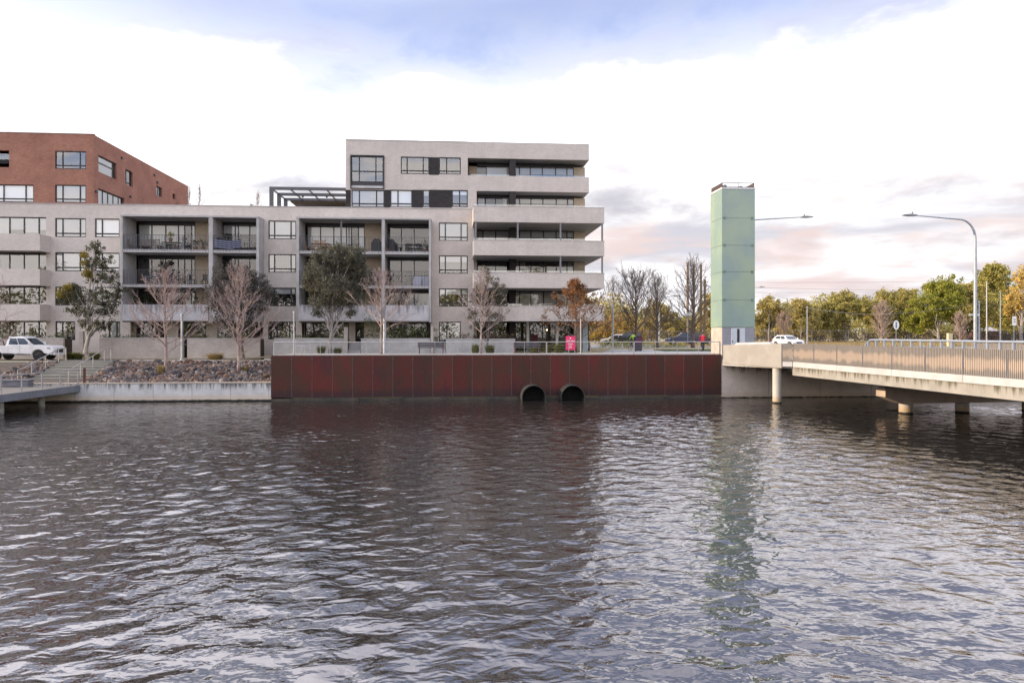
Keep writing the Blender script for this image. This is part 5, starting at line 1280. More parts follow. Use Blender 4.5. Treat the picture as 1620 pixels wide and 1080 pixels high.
fl = [
 (1215, 470, 530, 62, 118, 1, 'leaf_far2', 'coppery eucalypt just right of the green tower base', 'round'),
 (1268, 474, 530, 62, 126, 2, 'leaf_far2', 'low olive eucalypt with a pale forked trunk behind the white hatchback'),
 (1338, 464, 530, 92, 128, 3, 'leaf_far', 'wide dark olive tree behind the chain fence and thin pole'),
 (1396, 459, 530, 62, 134, 4, 'leaf_far', 'olive crown rising behind the pale bare thicket'),
 (1438, 458, 530, 70, 126, 5, 'leaf_far', 'mid green tree behind the oval keep left sign'),
 (1484, 440, 532, 100, 118, 6, 'leaf_far3', 'bright yellow green bushy tree left of the right street lamp'),
 (1528, 452, 532, 84, 126, 7, 'leaf_far', 'dark green tree partly behind the street lamp pole'),
 (1566, 418, 520, 120, 150, 8, 'leaf_pine', 'tall dark conifer behind the lamp pole and flag poles'),
 (1616, 428, 530, 50, 112, 9, 'leaf_gold', 'golden leafed tree cut by the right edge of the picture'),
 (1660, 405, 530, 90, 120, 19, 'leaf_gold', 'taller golden tree beyond the right edge of the picture'),
 (1040, 476, 535, 60, 135, 10, 'leaf_far2', 'brownish evergreen between the middle bare trees'),
 (1128, 462, 535, 50, 122, 11, 'leaf_far2', 'bronze green tree directly left of the green tower'),
 (985, 500, 540, 60, 125, 12, 'leaf_gold', 'low golden bush tree behind the dark parked cars'),
 (950, 505, 540, 50, 118, 13, 'leaf_gold', 'pale golden tree right behind the building corner'),
 (1075, 505, 538, 60, 140, 14, 'leaf_far', 'low olive bush tree behind the blue car'),
]
for a in fl:
    px, pt, pb, w, Y, sdn, lf, lb = a[:8]
    fartree(px, pt, pb, w, Y, 70+sdn, M[lf], lb, shape='cone' if lf == 'leaf_pine' else 'round', dens=1.1 if w > 60 else 1.2, nl=12 if w > 60 else 9)
def thicket(px, pytop, Y, seed, label, spread=2.4, bark=None, nn=5):
    x = xat(px, Y); zt = zat(px, pytop, Y)
    bare_tree('bare_thicket', (x, Y, 2.6), zt-2.6, spread, .08, seed, bark or M['twig_far'], label, n1=34, r0=.14, up=(50, 80), shape='oval', n2=6, n3=4, twig=.022, group='pale bare trees by the far fence')
thicket(1394, 488, 110, 91, 'pale leafless upright thicket between two olive trees'); thicket(1518, 502, 112, 92, 'pinkish leafless shrub left of the lamp pole', 2.0); thicket(1240, 505, 116, 93, 'bare twiggy shrub just behind the white hatchback')
# low scrub behind the fence, uncountable
rng = np.random.default_rng(77); Cn = []
for i in range(420):
    X = rng.uniform(14, 130); Y = rng.uniform(122, 150); Cn.append((X, Y, 2.6+rng.uniform(.2, 2.0)))
o = quads_mesh('scrub', leaf_cloud(rng, np.array(Cn), np.full(len(Cn), 1.0), 55, .4), M['leaf_bronze']); tag(o, 'low brown scrub growing thick behind the far chain fence', 'scrub', None, 'stuff')
Cn = []
for i in range(1000):
    X = rng.uniform(15, 250); Y = rng.uniform(205, 250); Cn.append((X, Y, 2.6+rng.uniform(.02, 1)**.9*(9+3*math.sin(X*.06)+2*math.sin(X*.17))))
o = quads_mesh('far_wood', leaf_cloud(rng, np.array(Cn), np.full(len(Cn), 2.4), 70, 1.0), M['leaf_far']); tag(o, 'distant olive wood closing the view behind the fence', 'wood', None, 'stuff')

# ------------------------------------------------------------------ planting near the building
def hedge(x0, x1, y0, y1, z0, z1, seed, label, mat='hedge', n=None, cl=.22):
    rng = np.random.default_rng(seed); n = n or int((x1-x0)*14*max(.4, z1-z0)*2)
    Cs = np.stack([rng.uniform(x0, x1, n), rng.uniform(y0, y1, n), z0+(z1-z0)*rng.random(n)**.7*(0.75+.25*np.sin(rng.uniform(0, 6.28, n)))], 1)
    V = leaf_cloud(rng, Cs, np.full(n, cl), 13, .13); b = ((x0+x1)/2, (y0+y1)/2, z0)
    o = quads_mesh('hedge', V, M[mat], None, loc=b); o.location = b; tag(o, label, 'hedge')
def tuft(px, py, Y, wpx, hpx, seed, label, mat='tuft', n=420, name='grass_tuft', group='strappy tufts along the promenade', z=None):
    rng = np.random.default_rng(seed); k = sat(px, Y)/FPX; x = xat(px, Y); zb = gz(x, Y) if z is None else z; w = wpx*k*.5; h = hpx*k
    a = rng.uniform(0, 6.28, n); r = w*.5*np.sqrt(rng.random(n)); b = np.stack([x+np.cos(a)*r, Y+np.sin(a)*r*.7, np.full(n, zb)], 1)
    tip = b + np.stack([np.cos(a)*w*rng.uniform(.05, .75, n), np.sin(a)*w*rng.uniform(.2, .8, n), h*rng.uniform(.25, 1.1, n)], 1)
    s = np.stack([-np.sin(a), np.cos(a), 0*a], 1)*.02; mid = b*.45+tip*.55+np.array([0, 0, h*.12])
    V = np.stack([b-s, b+s, mid+s*.8, mid-s*.8], 1).reshape(-1, 3); V2 = np.stack([mid-s*.8, mid+s*.8, tip+s*.1, tip-s*.1], 1).reshape(-1, 3)
    o = quads_mesh(name, np.concatenate([V, V2]), M[mat], None, loc=(x, Y, zb)); o.location = (x, Y, zb); tag(o, label, 'plant', group)
tuft(112, 560, 59.4, 20, 12, 1, 'round green tuft left of the leaning gum trunk'); tuft(124, 561, 59.2, 18, 11, 2, 'green tuft touching the gum trunk on its left'); tuft(150, 561, 59.2, 22, 11, 3, 'low green tuft right of the gum trunk')
tuft(508, 558, 59.4, 18, 13, 4, 'bright tuft left of the grey green tree trunk'); tuft(534, 558, 59.4, 17, 11, 5, 'bright tuft right of the grey green tree trunk')
tuft(752, 558, 59.0, 16, 16, 6, 'upright tuft left of the white barked bare tree'); tuft(775, 558, 59.0, 20, 15, 7, 'upright tuft right of the white barked bare tree')
tuft(866, 559, 58.4, 22, 15, 8, 'grass clump left of the pink sign'); tuft(884, 560, 57.6, 22, 18, 9, 'yellowing grass clump next to the pink sign'); tuft(905, 560, 58.2, 22, 12, 10, 'low grass clump under the pink sign'); tuft(846, 559, 58.8, 20, 12, 12, 'dark green clump behind the right bench')
tuft(341, 565, 57.2, 34, 11, 11, 'tawny grass clump at the top of the rocks between the two bare trees', 'dry', 700)
tuft(254, 586, 53.0, 16, 14, 13, 'straw coloured tuft at the foot of the bare tree near the steps', 'dry', 300, z=bank_z(53)); tuft(386, 582, 53.2, 16, 10, 14, 'straw coloured tuft at the foot of the bare tree near the steel wall', 'dry', 260, z=bank_z(53.2))
for i, (a, b_) in enumerate(((0, 78), (80, 100), (157, 232), (300, 330), (345, 402))):
    Yh = 62.7; hedge(xat(a, Yh), xat(b_, Yh), Yh-.3, Yh+.5, 4.0, 4.45 + .15*(i % 2), 20+i, ('long low hedge on the terrace wall behind the pickup', 'short green bush on the terrace wall at the dark entry', 'low hedge on the terrace wall behind the nearest bare tree', 'small hedge on the terrace wall beside the lamp post', 'low hedge on the terrace wall under the smoky dark tree')[i])
Yh = 62.7
hedge(xat(436, Yh), xat(545, Yh), Yh-.3, Yh+.4, 4.05, 4.35, 30, 'thin dark hedge on the planter under the grey green tree'); hedge(xat(610, Yh), xat(677, Yh), Yh-.3, Yh+.5, 4.05, 5.0, 31, 'thick bright hedge on the planter wall right of the slender bare tree')
hedge(xat(572, Yh), xat(603, Yh), Yh-.3, Yh+.5, 4.05, 6.2, 32, 'tall leafy climber on the planter left of the slender bare tree', n=60); hedge(xat(710, Yh), xat(812, Yh), Yh-.3, Yh+.4, 4.05, 4.5, 33, 'low bronze hedge on the planter behind the white barked tree', 'leaf_bronze')
hedge(xat(683, 63.0), xat(693, 63.0), 62.8, 63.3, 2.85, 5.0, 34, 'dark conical bush by the entry steps', n=44); hedge(xat(818, 63.2), xat(878, 63.2), 62.9, 63.4, 2.85, 3.7, 35, 'dark green planting below the lit ground floor windows')
hedge(xat(196, 66.3), xat(262, 66.3), 66.0, 66.6, 7.0, 8.0, 36, 'green balcony shrubs above the stained concrete parapet', 'leaf_green', n=60); hedge(xat(306, 66.3), xat(328, 66.3), 65.9, 66.5, 5.8, 8.2, 37, 'tall dark balcony plant at the right of the lower balcony', n=40)
hedge(xat(948, 84), xat(1030, 84), 83.5, 84.6, 2.8, 3.7, 38, 'yellow green low hedge in front of the dark parked cars', 'leaf_far3', n=220, cl=.3); hedge(xat(1030, 86), xat(1085, 86), 85.6, 86.4, 2.8, 3.3, 39, 'low green hedge strip under the bare trees', 'leaf_far3', n=110, cl=.3)
hedge(xat(672, 66.0), xat(677, 66.0), 65.6, 66.2, 5.8, 6.9, 41, 'small yellow green balcony plant above the planter', 'leaf_far3', n=12) if False else None
# the wooded near bank behind the viewer, seen only as reflections in the lower windows
rng = np.random.default_rng(99); Cn = []
for i in range(700):
    X = rng.uniform(-120, 110); Cn.append((X, rng.uniform(-62, -46), 1.5+rng.uniform(.05, 1)**.8*(13+4*math.sin(X*.11)+3*math.sin(X*.31+1))))
o = quads_mesh('near_wood', leaf_cloud(rng, np.array(Cn), np.full(len(Cn), 2.3), 50, 1.0), M['leaf_far']); tag(o, 'wooded bank on the near side of the water, mirrored in the lower windows', 'wood', None, 'stuff')
struct(MB().box(-400, 400, -300, -42, -1, 1.2), 'near_bank', simple('near_bank_earth', (0.12, 0.11, 0.06), .95, c2=(0.09, 0.08, 0.05), scale=1))
# ------------------------------------------------------------------ terrace walls, street furniture
def wall(px0, px1, py0, Y, label, mat='terrace', th=.25, zb=2.3):
    x0, x1 = xat(px0, Y), xat(px1, Y); zt = zat((px0+px1)/2, py0, Y)
    root = thing('terrace_wall', label, 'wall', ((x0+x1)/2, Y, zb), 0)
    MB().box(x0, x1, Y, Y+th, zb, zt-.06).build('wall_face', M[mat], root)
    MB().box(x0-.02, x1+.02, Y-.02, Y+th+.02, zt-.059, zt).build('coping', M['conc'], root)
    MB().box(x0+.002, x1-.002, Y+th+.002, Y+1.4, zb, zt-.12).build('soil_bed', simple('bed_soil', (0.07, 0.05, 0.04), .95, c2=(0.04, 0.03, 0.025)), root)
gw = simple('grey_rendered_brick', (0.42, 0.41, 0.40), 0.88, c2=(0.33, 0.325, 0.32), scale=1.3, bump=.15); M['greywall'] = gw
wall(-70, 100, 534, 62.0, 'pinkish brick terrace wall behind the white pickup'); wall(157, 290, 534, 62.0, 'pinkish brick terrace wall behind the bare tree near the steps'); wall(296, 411, 534.5, 62.0, 'pinkish brick terrace wall between lamp post and wall end')
wall(434, 549, 534.5, 62.0, 'grey planter wall under the grey green tree', 'greywall'); wall(571, 681, 535, 62.0, 'grey planter wall with bright hedge behind the left bench', 'greywall'); wall(705.5, 815, 535.5, 62.0, 'grey planter wall behind the white barked bare tree', 'greywall')
def pier(px0, px1, py0, Y, label, mat='terrace'):
    x0, x1 = xat(px0, Y), xat(px1, Y); zt = zat(px0, py0, Y); b = ((x0+x1)/2, Y, 2.4)
    mb = MB().box(x0, x1, Y, Y+.35, 2.4, zt); mb.box(x0-.02, x1+.02, Y-.02, Y+.37, zt+.001, zt+.05); one(mb, 'brick_pier', M[mat], label, 'pier', b)
pier(544, 549.5, 518.5, 61.6, 'narrow brick pier at the right end of the planter under the grey green tree'); pier(125, 131, 525, 61.8, 'narrow brick pier beside the leaning gum trunk'); pier(681.5, 685.5, 516, 61.6, 'narrow pier left of the entry with the dark bush')
def stairs(px0, px1, label, n=5):
    root = thing('entry_steps', label, 'steps', (xat((px0+px1)/2, 62), 62, 2.8)); x0, x1 = xat(px0, 62), xat(px1, 62)
    for i in range(n): MB().box(x0+.02, x1-.02, 62+.3*i, 62+.3*n+.6, 2.6, 2.85+.17*(i+1)-.001*i).build('step', M['conc'], root)
stairs(550, 570.5, 'grey entry steps between two planters left of the slender bare tree'); stairs(688, 705, 'grey entry steps behind the left bench by the dark bush')
def bench(px0, px1, Y, label, z=3.02):
    x0, x1 = xat(px0, Y), xat(px1, Y); root = thing('park_bench', label, 'bench', ((x0+x1)/2, Y, z), 0, 'benches on the promenade')
    wood = simple('dark_bench_slat', (0.045, 0.042, 0.052), .6, c2=(0.065, 0.058, 0.066), scale=3); st = simple('rust_bench_leg', (0.11, 0.045, 0.04), .7, c2=(0.08, 0.035, 0.032), scale=4)
    mb = MB()
    for k in range(4): mb.box(x0, x1, Y+.0+.13*k, Y+.11+.13*k, z+.42, z+.46)
    mb.build('seat', wood, root)
    mb = MB()
    for k in range(3): mb.box(x0, x1, Y-.06-.02*k, Y-.025-.02*k, z+.50+.12*k, z+.60+.12*k)
    mb.build('backrest', wood, root)
    for xx in (x0+.08, x1-.14):
        MB().box(xx, xx+.06, Y-.02, Y+.5, z, z+.419).build('leg', st, root)
        MB().box(xx+.0, xx+.06, Y-.1, Y-.101+.012, z+.3, z+.88).build('bracket', st, root)
bench(661, 703, 55.2, 'dark slatted bench with rust red legs before the entry steps, left of the pair'); bench(812.5, 855, 55.2, 'dark slatted bench below the lit ground floor windows, right of the pair')
def hoop(px, Y, label, w=.62):
    x = xat(px, Y); z = 3.02; mb = MB().tube([(x-w/2, Y, z), (x-w/2, Y, z+.55), (x-w/2+.06, Y, z+.62), (x+w/2-.06, Y, z+.62), (x+w/2, Y, z+.55), (x+w/2, Y, z)], .028, 8)
    one(mb, 'bike_rack', M['steelrail'], label, 'bike rack', (x, Y, z), 'metal hoops by the thin white post')
hoop(475, 52.5, 'low metal bike hoop next to the thin white post'); hoop(484.5, 53.6, 'low metal bike hoop one place right of the first')
def pole(px, pyt, Y, r, label, mat, z=None, name='post', r1=None, cat='post', cap=True):
    x = xat(px, Y); z = gz(x, Y) if z is None else z; zt = zat(px, pyt, Y); root = thing(name, label, cat, (x, Y, z))
    MB().tube([(x, Y, z), (x, Y, zt)], [r, r1 or r], 10).build('shaft', M[mat], root)
    MB().cyl((x, Y, z+.001), (x, Y, z+.12), r*1.8, n=10).build('base', M[mat], root)
    if cap: MB().lathe((x, Y, zt+.001), [(r*1.5, 0), (r*1.5, .06), (r*.4, .12)], 10).build('cap', M[mat], root)
    return root
M['whitepost'] = simple('white_post', (0.42, 0.41, 0.40), .5, c2=(0.36, 0.35, 0.34))
pole(464.8, 495, 51.2, .045, 'thin white post at the left end of the promenade railing', 'whitepost', 3.02)
pole(608.5, 505, 56.4, .11, 'blue grey square shouldered post right against the slender bare tree', 'galv', 2.86)
pole(288, 498, 57.0, .085, 'grey lamp post behind the rocks between the two bare trees', 'galv')
pole(894 + 3.5*7.9 - 3, 507, 52.0, .035, 'thin white post at the railing right of the pink sign', 'whitepost', 3.02)
pole(969.6, 484, 64.0, .07, 'slim grey post on the right lawn left of the bin', 'galv', 2.85)
# litter bin
def bin_():
    Y = 66.5; x0, x1 = xat(1005, Y), xat(1016, Y); z = 2.86; root = thing('litter_bin', 'dark litter bin with a purple panel on the right path', 'bin', ((x0+x1)/2, Y, z))
    zt = zat(1010, 532, Y); MB().box(x0, x1, Y, Y+.7, z+.06, zt-.08).build('body', simple('bin_body', (0.03, 0.025, 0.035), .6, c2=(0.045, 0.04, 0.05)), root, bevel=.02)
    MB().box(x0+.06, x1-.06, Y-.015, Y, z+.7, zt-.16).build('front_panel', simple('purple_panel', (0.10, 0.02, 0.07), .6, c2=(0.08, 0.018, 0.06)), root)
    MB().prism([(x0-.03, zt-.079), (x1+.03, zt-.079), (x1-.05, zt), (x0+.05, zt)], Y-.03, Y+.73, 'y').build('lid', M['darkmetal'], root)
    for xx in (x0+.1, x1-.1): MB().cyl((xx-.03, Y+.35, z+.05), (xx+.03, Y+.35, z+.05), .06, n=10).build('foot', M['rubber'], root)
bin_()
# text helper (flat lettering with real thickness)
def text(s, size, loc, parent, mat, name='lettering', rz=0.0, ext=.004, align='CENTER'):
    cu = bpy.data.curves.new(name, 'FONT'); cu.body = s; cu.size = size; cu.extrude = ext; cu.align_x = align; cu.align_y = 'CENTER'
    o = bpy.data.objects.new(name, cu); C.objects.link(o); dg = bpy.context.evaluated_depsgraph_get(); me = bpy.data.meshes.new_from_object(o.evaluated_get(dg)); bpy.data.objects.remove(o)
    me.name = name; me.materials.clear(); me.materials.append(mat); o = bpy.data.objects.new(name, me); C.objects.link(o)
    o.rotation_euler = (R(90), 0, rz); o.location = Vector(loc) - world_loc(parent); o.parent = parent; return o
def sale_sign():
    Y = 55.3; x0, x1 = xat(895, Y), xat(910, Y); zt, zb = zat(902, 531.5, Y), zat(902, 553.5, Y); root = thing('sale_sign', 'bright pink for sale board on two thin white stakes under the orange tree', 'sign', ((x0+x1)/2, Y, 3.02))
    pink = simple('pink_board', (0.72, 0.025, 0.13), .5, c2=(0.66, 0.022, 0.115)); wh = simple('white_print', (0.8, 0.78, 0.78), .6, c2=(0.74, 0.72, 0.72))
    MB().box(x0, x1, Y, Y+.02, zb, zt).build('board', pink, root); xc = (x0+x1)/2; w = x1-x0; h = zt-zb
    text('FOR SALE', w*.21, (xc, Y-.004, zb+h*.66), root, wh)
    mb = MB()
    for k, (u, ww, hh) in enumerate(((.42, .5, .035), (.30, .3, .025), (.22, .34, .025), (.14, .3, .025))): mb.box(xc-w*ww*.5, xc+w*ww*.5, Y-.005, Y-.001, zb+h*u, zb+h*(u+hh))
    mb.box(xc-.05, xc+.05, Y-.005, Y-.001, zb+h*.82, zb+h*.9); mb.build('small_print', wh, root)
    for xx in (x0+w*.33, x1-w*.03): MB().box(xx-.02, xx+.02, Y+.021, Y+.05, 3.02, zt-.1).build('stake', M['whitepost'], root)
sale_sign()
# ------------------------------------------------------------------ street lamps
def lamp(label, base, H, reach, dirx, leany=0.0):
    x, y, z = base; root = thing('street_lamp', label, 'street lamp', base); s = dirx
    pts = [(x, y, z), (x, y, z+H*.60), (x, y, z+H*.82)]
    rad = [.125, .105, .085]
    cx = 1.15
    for k in range(1, 8):
        a = k/7*R(86); pts.append((x+s*cx*(1-math.cos(a)), y+leany*.2*k/7, z+H*.82+cx*1.15*math.sin(a))); rad.append(.085-.03*k/7)
    e = Vector(pts[-1]); pts.append((x+s*reach, y+leany, e.z+reach*.055)); rad.append(.035)
    MB().tube(pts, rad, 10).build('pole', M['galv'], root)
    t = Vector(pts[-1]); hd = MB(); 
    hd.prism([(t.x-s*.15, t.z-.05), (t.x+s*.35, t.z-.06), (t.x+s*.85, t.z-.01), (t.x+s*.80, t.z+.04), (t.x+s*.3, t.z+.09), (t.x-s*.15, t.z+.05)], t.y-.16, t.y+.16, 'y')
    h = hd.build('lamp_head', simple('lamp_grey', (0.25, 0.26, 0.28), .5, c2=(0.2, 0.21, 0.23)), root, bevel=.015)
    MB().cyl((t.x+s*.12, t.y, t.z+.08), (t.x+s*.12, t.y, t.z+.24), .055, n=8).build('sensor', M['post'], h)
    MB().cyl((x, y, z+.001), (x, y, z+.05), .24, n=12).build('base_plate', M['post'], root)
    return root
ql = at(1543, 545, 48.0); zl = zat(1436, 331, 48.0)
lamp('tall grey street lamp on the bridge with its arm curving left', (ql.x, 48.0, 2.78), (zl-2.78)/1.0-.15, ql.x-xat(1446, 48.0), -1)
qt = at(1172, 545, 56.5); lamp('grey street lamp behind the green tower with its arm reaching right', (qt.x, 56.5, 2.78), zat(1280, 331, 56.5)-2.78-.15, xat(1270, 56.5)-qt.x, 1)
q = at(1178, 545, 120); lamp('distant street lamp peeping out right of the tower', (q.x, 120, 2.6), zat(1205, 451, 120)-2.6, xat(1203, 120)-q.x, 1)
q = at(1043, 545, 105); lamp('far street lamp between the bare trees with its arm to the right', (q.x, 105, 2.6), zat(1060, 470, 105)-2.6, xat(1066, 105)-q.x, 1) 
q = at(1128, 545, 118); lamp('far street lamp behind the tower base with its arm to the left', (q.x, 118, 2.6), zat(1120, 447, 118)-2.6, q.x-xat(1119, 118), -1)
# timber poles
for px, pyt, sfx in ((1088, 415, 'leftmost and tallest of the four bare timber poles'), (1097.5, 418, 'second from left of the four bare timber poles'), (1109, 419, 'third from left of the four bare timber poles'), (1115, 442, 'shortest and rightmost of the four bare timber poles')):
    pole(px, pyt, 112, .21, sfx + ' beside the tower', 'pole_wood', 2.6, 'timber_pole', .17, 'pole', cap=False)
for px, pyt, Y, sfx in ((1277, 486, 100, 'pale thin pole left of the olive trees above the white hatchback'), (1561, 447, 95, 'thin white flag pole just right of the lamp pole'), (1582.5, 463, 95, 'thin white flag pole further right, before the conifer'), (1549, 478, 70, 'short grey signal post hugging the right street lamp')):
    pole(px, pyt, Y, .09, sfx, 'whitepost' if Y == 95 else 'galv', 2.6, 'slim_pole', .06, 'pole')
# power lines strung beyond the trees
cab = simple('cable_black', (0.20, 0.19, 0.20), .7, c2=(0.17, 0.16, 0.17))
def cable(pts, label, r=.018):
    P = []
    for (pa, ya, Ya), (pb, yb, Yb) in zip(pts[:-1], pts[1:]):
        a, b = at(pa, ya, Ya), at(pb, yb, Yb)
        for i in range(13): t = i/12; q = a.lerp(b, t); q.z -= math.sin(math.pi*t)*1.0; P.append(q)
    one(MB().tube(P, r, 4), 'power_cable', cab, label, 'cable', tuple(P[0]), 'cables across the sky on the right')
cable(((1100, 446, 112), (1700, 432, 190)), 'thin overhead cable crossing the sky highest on the right'); cable(((1100, 452, 112), (1700, 452, 190)), 'middle one of the thin overhead cables on the right'); cable(((1112, 462, 112), (1700, 446, 170)), 'lowest thin overhead cable above the olive trees'); cable(((1277, 487, 100), (1549, 480, 70)), 'slack cable from the pale pole to the signal post', .015)
# ------------------------------------------------------------------ fences and signs far right
def chain_fence(px0, px1, Y, h, label, zb=2.7, step=3.0, seed=0):
    x0, x1 = xat(px0, Y), xat(px1, Y); n = max(2, int((x1-x0)/step)); root = thing('chain_fence', label, 'fence', (x0, Y, zb)); gm = simple('fence_grey', (0.30, 0.28, 0.25), .6, .3, c2=(0.24, 0.22, 0.2))
    for i in range(n+1): xx = x0+(x1-x0)*i/n; MB().cyl((xx, Y, zb-.3), (xx, Y, zb+h), .04, n=6).build('post', gm, root)
    MB().tube([(x0, Y, zb+h-.04), (x1, Y, zb+h-.04)], .025, 5).build('top_rail', gm, root)
    mb = MB(); s = .34; k = int((x1-x0)/s)
    for i in range(k):
        a = x0+s*i
        mb.quad((a, Y, zb+.05), (a+.012, Y, zb+.05), (a+.012+h*.5, Y, zb+h-.06), (a+h*.5, Y, zb+h-.06)) if a+h*.5 < x1 else None
        mb.quad((a+h*.5, Y+.01, zb+.05), (a+h*.5+.012, Y+.01, zb+.05), (a+.012, Y+.01, zb+h-.06), (a, Y+.01, zb+h-.06)) if a+h*.5 < x1 else None
    mb.build('mesh', gm, root)
chain_fence(1196, 1400, 116, 2.3, 'long grey chain link fence in front of the olive trees'); chain_fence(960, 1122, 118, 2.2, 'grey chain link fence behind the parked cars left of the tower')
def bar_fence():
    Y = 92; x0, x1 = xat(1552, Y), xat(1660, Y); zb = 2.7; h = 1.75; root = thing('bar_fence', 'black metal bar fence under the flag poles at the right edge', 'fence', (x0, Y, zb))
    n = 8
    for i in range(n+1): xx = x0+(x1-x0)*i/n; MB().box(xx-.05, xx+.05, Y-.05, Y+.05, zb-.2, zb+h+.4).build('post', M['frame'], root)
    mb = MB(); k = int((x1-x0)/.16)
    for i in range(k): xx = x0+.16*i; mb.box(xx-.012, xx+.012, Y-.012, Y+.012, zb, zb+h)
    mb.box(x0, x1, Y+.013, Y+.04, zb+.1, zb+.14); mb.box(x0, x1, Y+.013, Y+.04, zb+h-.1, zb+h-.06); mb.build('bars', M['frame'], root)
bar_fence()
def signs():
    wh = simple('sign_white', (0.75, 0.75, 0.76), .5, c2=(0.7, 0.7, 0.71)); gy = simple('sign_blue_grey', (0.16, 0.19, 0.26), .5, c2=(0.14, 0.17, 0.23)); bl = simple('sign_black', (0.03, 0.03, 0.035), .5, c2=(0.04, 0.04, 0.045))
    Y = 78; x = xat(1417.5, Y); k = sat(1417, Y)/FPX; zc = zat(1417, 514, Y); root = thing('road_sign', 'round white road sign with a grey upright bar in front of the green tree', 'sign', (x, Y, 2.7))
    MB().cyl((x, Y, 2.7), (x, Y, zc), .04, n=8).build('post', M['galv'], root)
    mb = MB(); n = 28; poly = [(x+4.8*k*math.cos(2*math.pi*i/n), zc+7.4*k*math.sin(2*math.pi*i/n)) for i in range(n)]; mb.prism(poly, Y-.06, Y-.042, 'y'); mb.build('sign_plate', wh, root)
    MB().box(x-1.3*k, x+1.3*k, Y-.068, Y-.0605, zc-5*k, zc+5*k).build('sign_bar', gy, root)
    Y = 70; x = xat(1604, Y); k = sat(1604, Y)/FPX; zc = zat(1604, 507.5, Y); root = thing('speed_sign', 'rectangular white road sign with dark markings near the right edge', 'sign', (x, Y, 2.7))
    MB().cyl((x, Y, 2.7), (x, Y, zc+.2), .04, n=8).build('post', M['galv'], root)
    MB().box(x-3.4*k, x+3.4*k, Y-.06, Y-.042, zc-7.2*k, zc+7.2*k).build('sign_plate', wh, root)
    mb = MB(); 
    for a, b_ in ((2.2, 5.0), (-1.4, 1.0)): mb.box(x-1.6*k, x+1.6*k, Y-.066, Y-.0605, zc+a*k, zc+(a+.9)*k); mb.box(x+.7*k, x+1.6*k, Y-.066, Y-.0605, zc+(a-1.6)*k, zc+(a-.02)*k)
    mb.build('markings', bl, root)
    for px, py, Y, w, lab in ((1541, 498, 69.5, 9.5, 'pair of small pale street name blades on the signal post by the right lamp'), (1088, 497, 76, 7.5, 'small pale street name blade on a thin post by the tall bare tree')):
        x = xat(px, Y); k = sat(px, Y)/FPX; zc = zat(px, py, Y); root = thing('street_name_sign', lab, 'sign', (x, Y, 2.75))
        MB().cyl((x, Y, 2.7), (x, Y, zc+.2), .035, n=8).build('post', M['galv'], root)
        MB().box(x-w*k, x+w*k*.9, Y-.055, Y-.04, zc-1.2*k, zc+1.4*k).build('name_plate', wh, root)
        MB().box(x-w*k*.8, x+w*k*.7, Y-.060, Y-.0555, zc-.3*k, zc+.5*k).build('marking', gy, root)
    Y = 90; q = at(1504, 529, Y); one(MB().box(q.x-.3, q.x+.3, Y, Y+.4, 2.6, zat(1504, 527, Y)), 'utility_box', simple('cream_box', (0.55, 0.48, 0.30), .7, c2=(0.5, 0.43, 0.27)), 'small cream utility box on the dry grass', 'box', (q.x, Y, 2.6), bevel=.03)
    # corrugated shed roof far right behind the bar fence
    Y = 130; x0, x1 = xat(1551, Y), xat(1577, Y); root = thing('shed', 'low brick shed with a long white roof behind the flag poles', 'shed', (x0, Y, 2.6))
    MB().box(x0, x1, Y, Y+6, 2.6, zat(1560, 523, Y)).build('wall', M['red'], root)
    MB().prism([(Y-.5, zat(1560, 524, Y)+.05), (Y+6.5, zat(1560, 524, Y)+.05), (Y+6.5, zat(1560, 510, Y)+.2), (Y+5.5, zat(1560, 510, Y)+.2)], x0-.4, x1+.4, 'x').build('roof', simple('pale_sheet_roof', (0.42, 0.40, 0.38), .7, c2=(0.36, 0.345, 0.33), scale=2), root)
signs()
